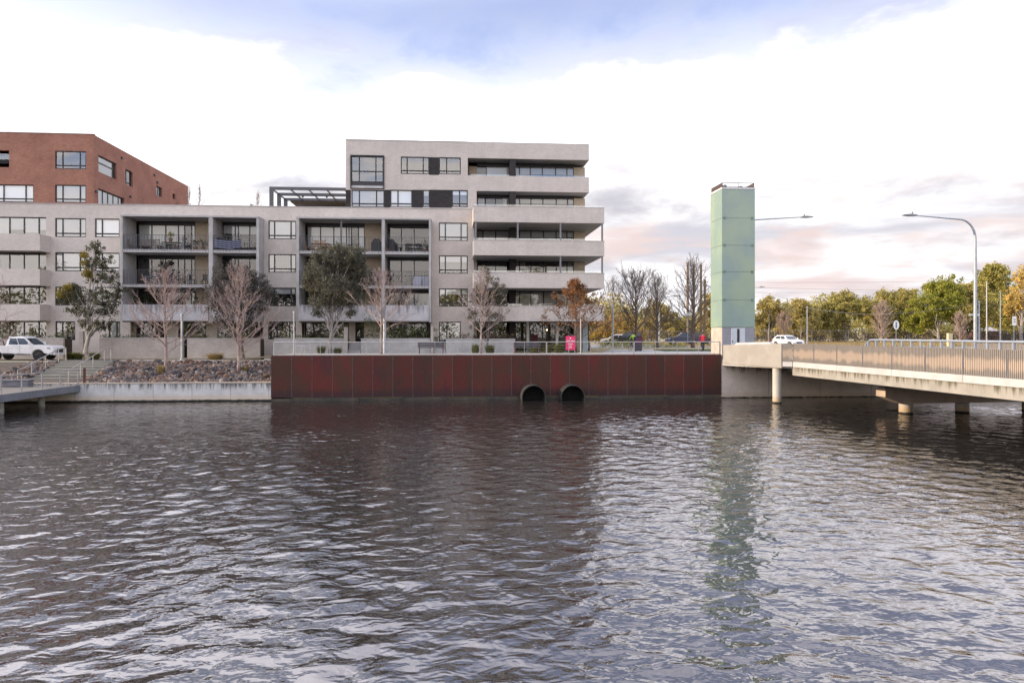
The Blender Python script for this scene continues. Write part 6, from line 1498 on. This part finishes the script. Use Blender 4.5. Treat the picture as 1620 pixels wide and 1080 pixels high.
# ------------------------------------------------------------------ vehicles
GL = glassmat('car_glass', .10, (0.10, 0.12, 0.13))
def paint(name, c): 
    m, nt, b = newmat(name); b.inputs['Base Color'].default_value = (*c, 1); b.inputs['Roughness'].default_value = .28; b.inputs['Coat Weight'].default_value = .6; b.inputs['Coat Roughness'].default_value = .08
    n = N(nt, 'ShaderNodeTexNoise', i_Scale=1.6, i_Detail=4.0); L(nt, objco(nt), n.inputs['Vector']); L(nt, mixc(nt, sstep(nt, n.outputs[0], .35, .7), c, tuple(v*.86 for v in c)), b.inputs['Base Color']); return m
def vehicle(label, cat, loc, rz, kind, col, name='parked_car', group='parked vehicles'):
    root = thing(name, label, cat, loc, rz, group)
    if kind == 'ute': Lh, W, wb, wr, zb = 2.66, .90, (-1.55, 1.53), .385, .42
    elif kind == 'suv': Lh, W, wb, wr, zb = 2.3, .91, (-1.38, 1.38), .355, .36
    else: Lh, W, wb, wr, zb = 2.12, .87, (-1.28, 1.28), .315, .28
    P = []                                   # side outline, front is +x
    def arch(cx):
        r = wr*1.17; return [(cx+r*math.cos(a), wr+r*math.sin(a)) for a in [R(v) for v in range(170, 5, -15)]]
    if kind == 'ute': top = [(Lh-.02, .60), (Lh, .82), (Lh-.08, 1.0), (Lh-.35, 1.10), (1.25, 1.17), (.98, 1.18), (-.72, 1.20), (-.80, 1.13), (-2.52, 1.13), (-2.60, .95), (-2.60, .55)]
    elif kind == 'suv': top = [(Lh-.02, .5), (Lh, .72), (Lh-.1, .9), (Lh-.4, .98), (1.05, 1.06), (-1.9, 1.10), (-2.2, 1.02), (-2.27, .75), (-2.27, .45)]
    else: top = [(Lh-.02, .4), (Lh, .58), (Lh-.12, .75), (Lh-.45, .86), (.95, .95), (-1.75, .99), (-2.0, .92), (-2.08, .65), (-2.08, .36)]
    P = [(-Lh+.1, zb)] + [(p[0], max(p[1], zb)) for p in arch(wb[0])] + [(p[0], max(p[1], zb)) for p in arch(wb[1])] + [(Lh-.15, zb)] + top
    pm = paint('paint_' + label.split()[0], col)
    mb = MB(); mb.prism(P, -W, W, 'y'); body = mb.local('body', pm, root, bevel=.035)
    # cabin: lofted rings from belt to roof
    if kind == 'ute': belt, roof, zb_, zr = (1.22, -.80), (.38, -.62), 1.17, 1.80
    elif kind == 'suv': belt, roof, zb_, zr = (1.05, -2.12), (.15, -1.75), 1.05, 1.64
    else: belt, roof, zb_, zr = (1.0, -1.85), (.05, -1.2), .95, 1.47
    Wb, Wr = W-.03, W-.20
    rings = []
    for t in (0, .45, .85, 1.0):
        s = t if t < .85 else (.85+.15*.4 if t < 1 else 1)
        fx = belt[0]+(roof[0]-belt[0])*t; rx = belt[1]+(roof[1]-belt[1])*t**1.2; ww = Wb+(Wr-Wb)*t**1.4; zz = zb_-.04+(zr-zb_+.04)*t
        rings.append((fx, rx, ww, zz))
    mb = MB()
    for (f0, r0, w0, z0), (f1, r1, w1, z1) in zip(rings[:-1], rings[1:]):
        a = [(f0, -w0, z0), (f0, w0, z0), (r0, w0, z0), (r0, -w0, z0)]; b = [(f1, -w1, z1), (f1, w1, z1), (r1, w1, z1), (r1, -w1, z1)]
        for i in range(4): j = (i+1) % 4; mb.quad(a[i], a[j], b[j], b[i])
    f, r, w, z = rings[-1]; mb.quad((f, -w, z), (f, w, z), ((f+r)/2, w, z+.03), ((f+r)/2, -w, z+.03)); mb.quad(((f+r)/2, -w, z+.03), ((f+r)/2, w, z+.03), (r, w, z), (r, -w, z))
    cab = mb.local('cabin', pm, root, smooth=False)
    # panes laid 4 mm proud of the cabin
    def side(u0, u1, t0, t1, s):
        def pt(u, t):
            (f0, r0, w0, z0), (f1, r1, w1, z1) = rings[0], rings[2]; tt = t/.85
            # follow ring 0-1-2
            if t < .45: A, B, k = rings[0], rings[1], t/.45
            else: A, B, k = rings[1], rings[2], (t-.45)/.4
            fx = A[0]+(B[0]-A[0])*k; rx = A[1]+(B[1]-A[1])*k; ww = A[2]+(B[2]-A[2])*k; zz = A[3]+(B[3]-A[3])*k
            return (fx+(rx-fx)*u, s*(ww+.006), zz)
        m_ = MB(); tm = .45
        m_.quad(pt(u0, t0), pt(u1, t0), pt(u1, tm), pt(u0, tm)); m_.quad(pt(u0, tm), pt(u1, tm), pt(u1, t1), pt(u0, t1)); return m_
    us = {'ute': ((.07, .50), (.53, .90)), 'suv': ((.08, .40), (.43, .72), (.75, .93)), 'hatch': ((.08, .44), (.47, .90))}[kind]
    for s in (-1, 1):
        for u0, u1 in us: side(u0, u1, .1, .80, s).local('side_window', M_DG, root)
    for (u, nm, sg) in ((0, 'windscreen', 1), (1, 'rear_window', -1)):
        m_ = MB()
        for A, B, k0, k1 in ((rings[0], rings[1], .2, 1), (rings[1], rings[2], 0, .9)):
            def q(k): return [A[i]+(B[i]-A[i])*k for i in range(4)]
            a, b = q(k0), q(k1); xa, xb = (a[0], b[0]) if u == 0 else (a[1], b[1])
            m_.quad((xa+sg*.007, -a[2]+.09, a[3]), (xa+sg*.007, a[2]-.09, a[3]), (xb+sg*.007, b[2]-.09, b[3]), (xb+sg*.007, -b[2]+.09, b[3]))
        m_.local(nm, M_DG, root)
    for cx in wb:
        for s in (-1, 1):
            m_ = MB(); n = 22; k = len(m_.v); ys = [(s*(W-.24), wr*.94), (s*(W-.22), wr), (s*(W-.02), wr), (s*(W+.005), wr*.93), (s*(W+.005), wr*.66)]
            for yy, rr in ys:
                for i in range(n): a = 2*math.pi*i/n; m_.v.append((cx+rr*math.cos(a), yy, wr+rr*math.sin(a)))
            for j in range(4):
                for i in range(n): i2 = (i+1) % n; m_.f.append((j*n+i, j*n+i2, (j+1)*n+i2, (j+1)*n+i))
            m_.f.append(tuple(range(n)))
            wheel = m_.local('wheel', M['rubber'], root)
            m_ = MB(); m_.tube([(cx, s*(W-.05), wr), (cx, s*(W-.01), wr)], [wr*.66, wr*.66], 18)
            for i in range(6): a = 2*math.pi*i/6; m_.tube([(cx, s*(W+.004), wr), (cx+wr*.6*math.cos(a), s*(W+.0), wr+wr*.6*math.sin(a))], .035, 4)
            m_.local('rim', M['alloy'] if kind != 'ute' else M['darkmetal'], wheel)
    for s in (-1, 1):
        zf_ = top[2][1]-.13
        MB().hexa([(Lh-.38, s*(W-.34), zf_-.04), (Lh-.03, s*(W-.36), zf_-.06), (Lh-.22, s*(W+.004), zf_-.03), (Lh-.45, s*(W+.006), zf_), (Lh-.38, s*(W-.34), zf_+.08), (Lh-.07, s*(W-.36), zf_+.08), (Lh-.26, s*(W+.004), zf_+.10), (Lh-.52, s*(W+.006), zf_+.11)]).local('headlight', HLM, root)
        xr = -Lh+.06 if kind == 'ute' else top[-3][0]+.02; zr_ = top[-3][1]
        MB().box(xr-.03, xr+.16, s*(W-.17), s*(W+.005), zr_-.32, zr_+.02).local('tail_light', TLM, root)
        MB().box(belt[0]-.32, belt[0]-.16, s*(W+.02), s*(W+.20), zb_+.02, zb_+.19).local('mirror', pm, root, bevel=.03)
        for u0, u1 in us[:2]:
            xx = belt[0]+(belt[1]-belt[0])*u1; MB().box(xx+.04, xx+.22, s*(W+.001), s*(W+.03), zb_-.16, zb_-.12).local('door_handle', pm, root)
            MB().box(xx-.016, xx-.006, s*(W-.001), s*(W+.0015), zb+.12, zb_-.05).local('door_gap', M['black'], root)
    MB().box(Lh-.06, Lh+.012, -.42, .42, top[0][1]-.04, top[2][1]-.12).local('grille', M['black'], root)
    MB().box(Lh-.10, Lh+.03, -W+.1, W-.1, zb-.02, zb+.16).local('bumper', M['darkmetal'] if kind == 'suv' else pm, root)
    if kind == 'ute':
        MB().box(-2.45, -.86, -W+.12, W-.12, 1.131, 1.15).local('tub_liner', M['black'], root)
        sp = MB()
        for s in (-1, 1):
            sp.tube([(-.95, s*(W-.10), 1.12), (-1.12, s*(W-.18), 1.62), (-1.2, s*(W-.28), 1.66)], .045, 8); sp.tube([(-1.12, s*(W-.18), 1.60), (-1.9, s*(W-.12), 1.16)], .045, 8)
        sp.tube([(-1.2, -W+.28, 1.66), (-1.2, W-.28, 1.66)], .045, 8); sp.local('sports_bar', M['black'], root)
        for s in (-1, 1): MB().box(-1.0, 1.0, s*(W-.02), s*(W+.10), .42, .47).local('side_step', M['black'], root)
    return root
M_DG = simple('dark_car_glass', (0.012, 0.014, 0.017), .06, spec=.8, c2=(0.02, 0.022, 0.026), scale=.6); HLM = simple('headlight_lens', (0.42, 0.44, 0.47), .12, .2, c2=(0.30, 0.32, 0.35), scale=8, local=True); TLM = simple('tail_lens', (0.25, 0.012, 0.012), .25, c2=(0.3, 0.03, 0.02), scale=8, local=True)
Yt = 58.2; xr_ = xat(104.5, Yt); vehicle('white dual cab pickup with black sports bar parked behind the left rocks', 'pickup', (xr_-3.1, Yt, gz(xr_-2)+.006), 0, 'ute', (0.80, 0.80, 0.82), 'pickup_truck')
vehicle('navy blue hatch backed car parked between bare trees and the tower', 'car', (xat(1080, 97), 97, 2.92), R(172), 'suv', (0.012, 0.02, 0.07))
vehicle('dark car whose nose shows behind the navy blue one', 'car', (xat(1106, 99.5), 99.5, 2.90), R(-4), 'hatch', (0.02, 0.022, 0.035))
vehicle('black station car behind the yellow green hedge', 'car', (xat(991, 97), 97, 2.92), R(165), 'suv', (0.012, 0.012, 0.016))
vehicle('silver white car half hidden behind the black station car', 'car', (xat(975, 100), 100, 2.9), R(160), 'hatch', (0.55, 0.56, 0.58))
vehicle('white hatchback driving above the bridge parapet end', 'car', (xat(1246, 92), 92, 2.78), R(-74), 'hatch', (0.80, 0.80, 0.81))
# ------------------------------------------------------------------ cyclists
def skin_body(name, joints, bones, mats, classify, root):
    me = bpy.data.meshes.new(name); me.from_pydata([j[:3] for j in joints], bones, []); o = bpy.data.objects.new(name, me); C.objects.link(o)
    md = o.modifiers.new('s', 'SKIN'); 
    for v, j in zip(me.skin_vertices[0].data, joints): v.radius = (j[3], j[3])
    me.skin_vertices[0].data[0].use_root = True; o.modifiers.new('d', 'SUBSURF').levels = 2
    dg = bpy.context.evaluated_depsgraph_get(); m2 = bpy.data.meshes.new_from_object(o.evaluated_get(dg)); bpy.data.objects.remove(o); m2.name = name
    m2.materials.clear()
    for m in mats: m2.materials.append(m)
    for p in m2.polygons: p.material_index = classify(p.center); p.use_smooth = True
    o = bpy.data.objects.new(name, m2); C.objects.link(o); o.parent = root; return o
def cyclist(loc, rz, jacket, lab_p, lab_b, helmet):
    bike = thing('bicycle', lab_b, 'bicycle', loc, rz); fm = M['darkmetal']
    for cx in (-.52, .54):
        mb = MB(); n = 24; ring = [(cx+.335*math.cos(2*math.pi*i/n), 0, .34+.335*math.sin(2*math.pi*i/n)) for i in range(n+1)]; mb.tube(ring, .017, 6, cap=False)
        w = mb.local('wheel', M['rubber'], bike); mb = MB()
        for i in range(12): a = 2*math.pi*i/12; mb.tube([(cx, 0, .34), (cx+.325*math.cos(a), 0, .34+.325*math.sin(a))], .003, 3, cap=False)
        mb.local('spokes', M['alloy'], w)
    mb = MB()
    for a, b in (((-.52, 0, .34), (-.05, 0, .30)), ((-.05, 0, .30), (-.2, 0, .85)), ((-.52, 0, .34), (-.18, 0, .76)), ((-.18, 0, .76), (.36, 0, .80)), ((-.05, 0, .30), (.38, 0, .72)), ((.54, 0, .34), (.36, 0, .88))): mb.tube([a, b], .018, 6)
    mb.local('frame', fm, bike)
    MB().tube([(.40, -.27, .98), (.34, -.2, 1.0), (.36, 0, .98), (.34, .2, 1.0), (.40, .27, .98)], .014, 6).local('handlebar', fm, bike); MB().tube([(.36, 0, .86), (.36, 0, .98)], .016, 6).local('stem', fm, bike)
    MB().ball((-.22, 0, .90), .14, .07, .035, 10, 5).local('saddle', M['black'], bike)
    MB().tube([(-.05, -.12, .16), (-.05, -.06, .16), (-.05, -.05, .30), (-.05, .05, .30), (-.05, .06, .44), (-.05, .14, .44)], .013, 5).local('crank', fm, bike)
    p = thing('person', lab_p, 'person', loc, rz)
    J = [(-.20, 0, .98, .135), (-.13, 0, 1.14, .14), (-.02, 0, 1.32, .155), (.06, 0, 1.42, .12), (.11, 0, 1.50, .055), (.15, 0, 1.58, .075), (.17, 0, 1.67, .095), (.16, 0, 1.73, .07),
         (.04, .17, 1.42, .07), (.17, .24, 1.20, .052), (.34, .22, 1.04, .036), (.40, .22, 1.01, .034), (.04, -.17, 1.42, .07), (.17, -.24, 1.20, .052), (.34, -.22, 1.04, .036), (.40, -.22, 1.01, .034),
         (-.18, .09, .94, .10), (.18, .11, .80, .072), (.00, .11, .50, .055), (-.06, .11, .47, .04), (.08, .12, .45, .035), (-.18, -.09, .94, .10), (.10, -.11, .62, .072), (-.06, -.11, .24, .052), (-.10, -.11, .19, .04), (.06, -.12, .17, .035)]
    Bn = [(0, 1), (1, 2), (2, 3), (3, 4), (4, 5), (5, 6), (6, 7), (3, 8), (8, 9), (9, 10), (10, 11), (3, 12), (12, 13), (13, 14), (14, 15), (0, 16), (16, 17), (17, 18), (18, 19), (19, 20), (0, 21), (21, 22), (22, 23), (23, 24), (24, 25)]
    skin = simple('skin', (0.45, 0.28, 0.21), .6, c2=(0.40, 0.25, 0.19), local=True); tro = simple('dark_trousers', (0.03, 0.03, 0.036), .8, c2=(0.045, 0.045, 0.05), local=True); shoe = simple('grey_shoe', (0.12, 0.12, 0.13), .7, c2=(0.09, 0.09, 0.1), local=True)
    def cl(c):
        if c.z > 1.475 and c.x > .0: return 0
        if c.x > .33 and c.z > .9 and c.z < 1.1: return 0
        if c.z > .97 and not (abs(c.y) < .2 and c.x > .1 and c.z < 1.0): return 1
        if (c.z < .50 and c.y > 0 and c.x > .03 and c.z < .48) or (c.z < .2 and c.y < 0): return 3
        return 2
    bd = skin_body('body', J, Bn, [skin, jacket, tro, shoe], cl, p)
    MB().ball((.155, 0, 1.705), .125, .10, .095, 14, 8).local('helmet', helmet, p, smooth=True)
    mb = MB()
    for s in (-1, 1):
        for k in range(4): mb.tube([(.40, s*(.19+.018*k), 1.02), (.43, s*(.19+.018*k), 1.0), (.415, s*(.19+.018*k), .972)], [.009, .009, .007], 5)
        mb.tube([(.38, s*.185, 1.01), (.40, s*.175, .985), (.415, s*.18, .975)], [.010, .009, .007], 5)
    mb.local('fingers', skin, p)
    mb = MB(); mb.ball((.262, 0, 1.635), .016, .013, .018, 6, 4)
    for s in (-1, 1): mb.ball((.150, s*.094, 1.645), .02, .009, .03, 6, 4)
    mb.local('nose_and_ears', skin, p)
    mb = MB()
    for s in (-1, 1): mb.ball((.252, s*.033, 1.665), .008, .010, .007, 6, 4)
    mb.local('eyes', M['black'], p); MB().box(.250, .258, -.024, .024, 1.596, 1.604).local('mouth', simple('lips', (0.3, 0.12, 0.1), .6, c2=(0.27, 0.11, 0.09)), p)
jr = simple('red_jacket', (0.72, 0.03, 0.05), .7, c2=(0.60, 0.02, 0.04), scale=6, local=True); jg = simple('hi_vis_jacket', (0.42, 0.70, 0.04), .7, c2=(0.36, 0.6, 0.03), scale=6, local=True)
Yc = 65.5; cyclist((xat(1111.5, Yc), Yc, gz(20, Yc)+.005), R(68), jr, 'person in a red jacket riding a bicycle away beside the tower', 'dark bicycle ridden by the person in red', M['darkmetal'])
Yc = 69.0; cyclist((xat(1002, Yc), Yc, gz(20, Yc)+.005), R(110), jg, 'person in a lime hi vis jacket riding behind the litter bin', 'dark bicycle ridden by the person in lime', M['darkmetal'])
# ------------------------------------------------------------------ balcony furniture
teak = simple('grey_teak', (0.20, 0.17, 0.145), .8, c2=(0.15, 0.13, 0.11), scale=5, local=True); M['teak'] = teak; tan = simple('honey_timber', (0.36, 0.22, 0.12), .7, c2=(0.30, 0.18, 0.10), scale=5, local=True)
def chair(x, y, z, rz, label, mat, group='balcony chairs', w=.5):
    r = thing('balcony_chair', label, 'chair', (x, y, z), rz, group)
    MB().box(-w/2, w/2, -.24, .24, .42, .46).local('seat', mat, r)
    mb = MB()
    for k in range(5): mb.box(-w/2+.04+(w-.1)*k/4-.02, -w/2+.04+(w-.1)*k/4+.03, .22, .25, .47, .88)
    mb.box(-w/2, w/2, .215, .255, .88, .93); mb.local('backrest', mat, r)
    for sx in (-1, 1):
        for sy in (-1, 1): MB().box(sx*w/2-.02*(1+sx), sx*w/2+.02*(1-sx), sy*.22-.02, sy*.22+.02, 0, .419).local('leg', mat, r)
def table(x, y, z, w, d, label, mat, h=.74):
    r = thing('balcony_table', label, 'table', (x, y, z), 0, 'balcony tables'); MB().box(-w/2, w/2, -d/2, d/2, h-.045, h).local('table_top', mat, r)
    for sx in (-1, 1):
        for sy in (-1, 1): MB().box(sx*(w/2-.06)-.03, sx*(w/2-.06)+.03, sy*(d/2-.06)-.03, sy*(d/2-.06)+.03, 0, h-.046).local('leg', mat, r)
def bbq(x, y, z, label, w=1.1):
    r = thing('barbecue', label, 'barbecue', (x, y, z), 0, 'covered barbecues'); cv = simple('bbq_cover', (0.018, 0.018, 0.022), .6, c2=(0.03, 0.03, 0.034), scale=6, local=True)
    MB().prism([(-w/2, .10), (w/2, .10), (w/2*.96, .86), (w*.36, 1.02), (w*.28, 1.22), (-w*.24, 1.24), (-w*.34, 1.02), (-w/2*.96, .88)], -.3, .3, 'y').local('cover', cv, r, bevel=.06)
    for sx in (-1, 1): MB().cyl((sx*w*.4, -.1, .06), (sx*w*.4, .1, .06), .06, n=10).local('wheel', M['rubber'], r)
def plantpot(x, y, z, h, label, leaf='leaf_green', potm='pot', seed=1, w=.35, tall=None):
    r = thing('potted_plant', label, 'potted plant', (x, y, z), 0, 'potted plants on the balconies'); MB().lathe((0, 0, 0), [(.13, 0), (.19, .34), (.2, .36), (.17, .36)], 14).local('pot', M[potm], r)
    rng = np.random.default_rng(seed); n = 16; Cs = np.stack([rng.normal(0, w*.4, n), rng.normal(0, w*.3, n), .4+rng.uniform(0, h, n)], 1)
    mb = MB(); [mb.tube([(0, 0, .3), (c[0]*.4, c[1]*.4, c[2]*.6), tuple(c)], .008, 3) for c in Cs[:8]]; mb.local('stems', M['bark_dark'], r); quads_mesh('leaves', leaf_cloud(rng, Cs, np.full(n, .13), 12, .12), M[leaf], r)
Yq = 65.4; z4, z3, z2 = 11.711, 8.731, 5.801
def bx_(px): return xat(px, Yq)
chair(bx_(204), Yq, z4, R(170), 'grey slatted chair at the left end of the top left balcony', teak)
r = thing('garden_bench', 'grey slatted garden bench on the top left balcony', 'bench', (bx_(239), Yq, z4), R(180))
MB().box(-.85, .85, -.25, .25, .40, .44).local('seat', teak, r); mb = MB(); [mb.box(-.8+.1*k, -.75+.1*k, .22, .25, .45, .90) for k in range(17)]; mb.box(-.85, .85, .21, .26, .901, .96); mb.local('backrest', teak, r)
for sx in (-1, 1): MB().box(sx*.8-.03, sx*.8+.03, -.25, .26, 0, .399).local('leg', teak, r); MB().box(sx*.82-.03, sx*.82+.03, -.27, .21, .60, .64).local('armrest', teak, r)
table(bx_(272), Yq, z4, 1.4, .8, 'grey slatted table next to the bench on the top left balcony', teak); chair(bx_(297), Yq, z4, R(120), 'dark chair beside the planters on the top left balcony', M['darkmetal'])
plantpot(bx_(269), Yq+.1, z4+.741, .5, 'leafy plant standing on the grey slatted table', 'leaf_far3', seed=2); plantpot(bx_(309), Yq, z4, .6, 'dark bushy plant in the left one of two pots near the brick panel', 'leaf_gum', seed=3, w=.6); plantpot(bx_(321), Yq, z4, .6, 'dark bushy plant in the right one of two pots near the brick panel', 'leaf_gum', seed=4, w=.6)
bbq(bx_(350), Yq+.2, z4, 'large black covered barbecue behind the striped cloth on the upper balcony', 1.4)
r = one(MB().tube([(bx_(336)+.1+(1.05*2.2)*k/8, 64.24, z4+.75-.14*math.sin(math.pi*k/8)) for k in range(9)], .01, 4), 'towel_line', M['steelrail'], 'thin line holding the blue striped cloth', 'line', (bx_(340), 64.24, z4+.7)) if False else None
def cloth():
    m, nt, b = newmat('blue_striped_cloth'); sp = N(nt, 'ShaderNodeSeparateXYZ'); L(nt, objco(nt), sp.inputs[0]); w = math_(nt, 'PINGPONG', math_(nt, 'ADD', sp.outputs[2], math_(nt, 'MULTIPLY', sp.outputs[0], .12)), .09)
    L(nt, mixc(nt, sstep(nt, w, .035, .05), (0.14, 0.15, 0.20), (0.03, 0.035, 0.07)), b.inputs['Base Color']); b.inputs['Roughness'].default_value = .9
    x0, x1 = xat(337.5, 64.25), xat(382, 64.25); n = 26; mb = MB()
    for k in range(n+1):
        t = k/n; x = x0+(x1-x0)*t; y = 64.235+.018*math.sin(t*40); sag = .10*math.sin(math.pi*t)
        mb.v += [(x, y, z4+.92-sag), (x, y+.008, z4+.92-sag), (x, y+.01*math.sin(t*31), z4+.22-sag*1.6), (x, y+.008+.01*math.sin(t*31), z4+.22-sag*1.6)]
    for k in range(n): a = 4*k; mb.f += [(a, a+4, a+6, a+2), (a+1, a+3, a+7, a+5), (a, a+1, a+5, a+4), (a+2, a+6, a+7, a+3)]
    one(mb, 'hanging_cloth', m, 'blue striped cloth hanging over the upper balcony railing', 'cloth', (x0, 64.25, z4+.3))
cloth()
table(bx_(248), Yq, z3, 1.7, .8, 'blue grey table on the lower left balcony', simple('blue_grey_table', (0.20, 0.22, 0.30), .6, c2=(0.16, 0.18, 0.25), local=True)); chair(bx_(268), Yq+.3, z3, R(200), 'dark chair tucked behind the blue grey table', M['darkmetal']); plantpot(bx_(241), Yq+.8, z3, 1.0, 'tall leafy plant behind the blue grey table', 'leaf_gum', seed=6, w=.7)
chair(bx_(305), Yq, z3, R(130), 'black scoop chair before the brick panel on the lower left balcony', M['darkmetal']); chair(bx_(323), Yq, z3, R(215), 'small black chair at the right end of the lower left balcony', M['darkmetal'], w=.42)
table(bx_(507), Yq, z4, 1.6, .8, 'honey timber table on the middle top balcony', tan); chair(bx_(488), Yq, z4, R(95), 'timber chair left of the honey timber table', tan); chair(bx_(503), Yq-.5, z4, R(180), 'timber chair at the front of the honey timber table, on its left', tan); chair(bx_(514), Yq-.5, z4, R(180), 'timber chair at the front of the honey timber table, on its right', tan)
bbq(bx_(596), Yq, z4, 'black covered barbecue left of the tall divider on the middle top balcony', .95)
table(bx_(654), Yq, z4, 1.5, .8, 'dark dining table on the right top balcony', M['darkmetal']); chair(bx_(633), Yq, z4, R(95), 'dark chair at the left end of the dark dining table', M['darkmetal']); chair(bx_(646), Yq+.55, z4, R(5), 'dark chair behind the dark dining table, on its left', M['darkmetal']); chair(bx_(661), Yq+.55, z4, R(-5), 'dark chair behind the dark dining table, on its right', M['darkmetal'])
plantpot(bx_(612), Yq, z4, .8, 'red potted palm right of the tall divider', 'leaf_gum', seed=8, w=.4); bbq(bx_(620), Yq+.3, z4, 'slim black covered barbecue behind the red potted palm', .6); plantpot(bx_(674), Yq, z4, .7, 'dark potted shrub at the right end of the right top balcony', 'leaf_gum', seed=9, w=.4)
sf = simple('white_wicker', (0.50, 0.50, 0.58), .8, c2=(0.40, 0.40, 0.48), scale=14, local=True)
def armchair(x, label):
    r = thing('armchair', label, 'armchair', (x, Yq, z3), 0, 'white armchairs'); MB().box(-.34, .34, -.3, .36, .18, .42).local('seat', sf, r, bevel=.03); MB().box(-.34, .34, -.42, -.302, .02, .86).local('backrest', sf, r, bevel=.03)
    for s in (-1, 1): MB().box(s*.345, s*.43, -.42, .36, .02, .62).local('armrest', sf, r, bevel=.02)
armchair(bx_(662), 'white wicker armchair with its back to the rail, left of the pair'); armchair(bx_(673.5), 'white wicker armchair with its back to the rail, right of the pair')
plantpot(bx_(615), Yq, z3, 1.1, 'reddish balcony plant right of the tall divider on the lower right balcony', 'leaf_bronze', seed=10, w=.5); bbq(bx_(590), Yq, z3, 'black covered barbecue behind the grey green tree crown', 1.0)
# roof terrace pots
for i, (px, lab) in enumerate(((248, 'dark potted plant on the roof terrace against the red brick wing'), (280, 'tangled potted plant at the end of the red brick wing'), (359, 'boxy dark roof planter left of the thin arch'), (380, 'small dark roof planter right of the thin arch'), (397, 'bushy roof planter nearest the pergola'))):
    Yp = 68.0; plantpot(xat(px, Yp), Yp, 15.1 if i > 1 else 15.1, .75, lab, 'leaf_bronze' if i != 0 else 'leaf_gum', 'darkmetal', 40+i, .45)
    MB().box(xat(px, Yp)-.3, xat(px, Yp)+.3, Yp-.25, Yp+.25, 14.9, 15.098).build('roof_plinth', M['roofdeck'], bldg)
xs_ = sy(242); one(MB().box(RX+.35, RX+.38, sy(242.8), sy(259), 14.9, 16.55), 'glass_screen', simple('frosted_screen', (0.40, 0.43, 0.46), .35, c2=(0.34, 0.37, 0.40)), 'frosted grey glass screen beside the red brick wing on the roof terrace', 'screen', (RX+.36, sy(250), 14.9))
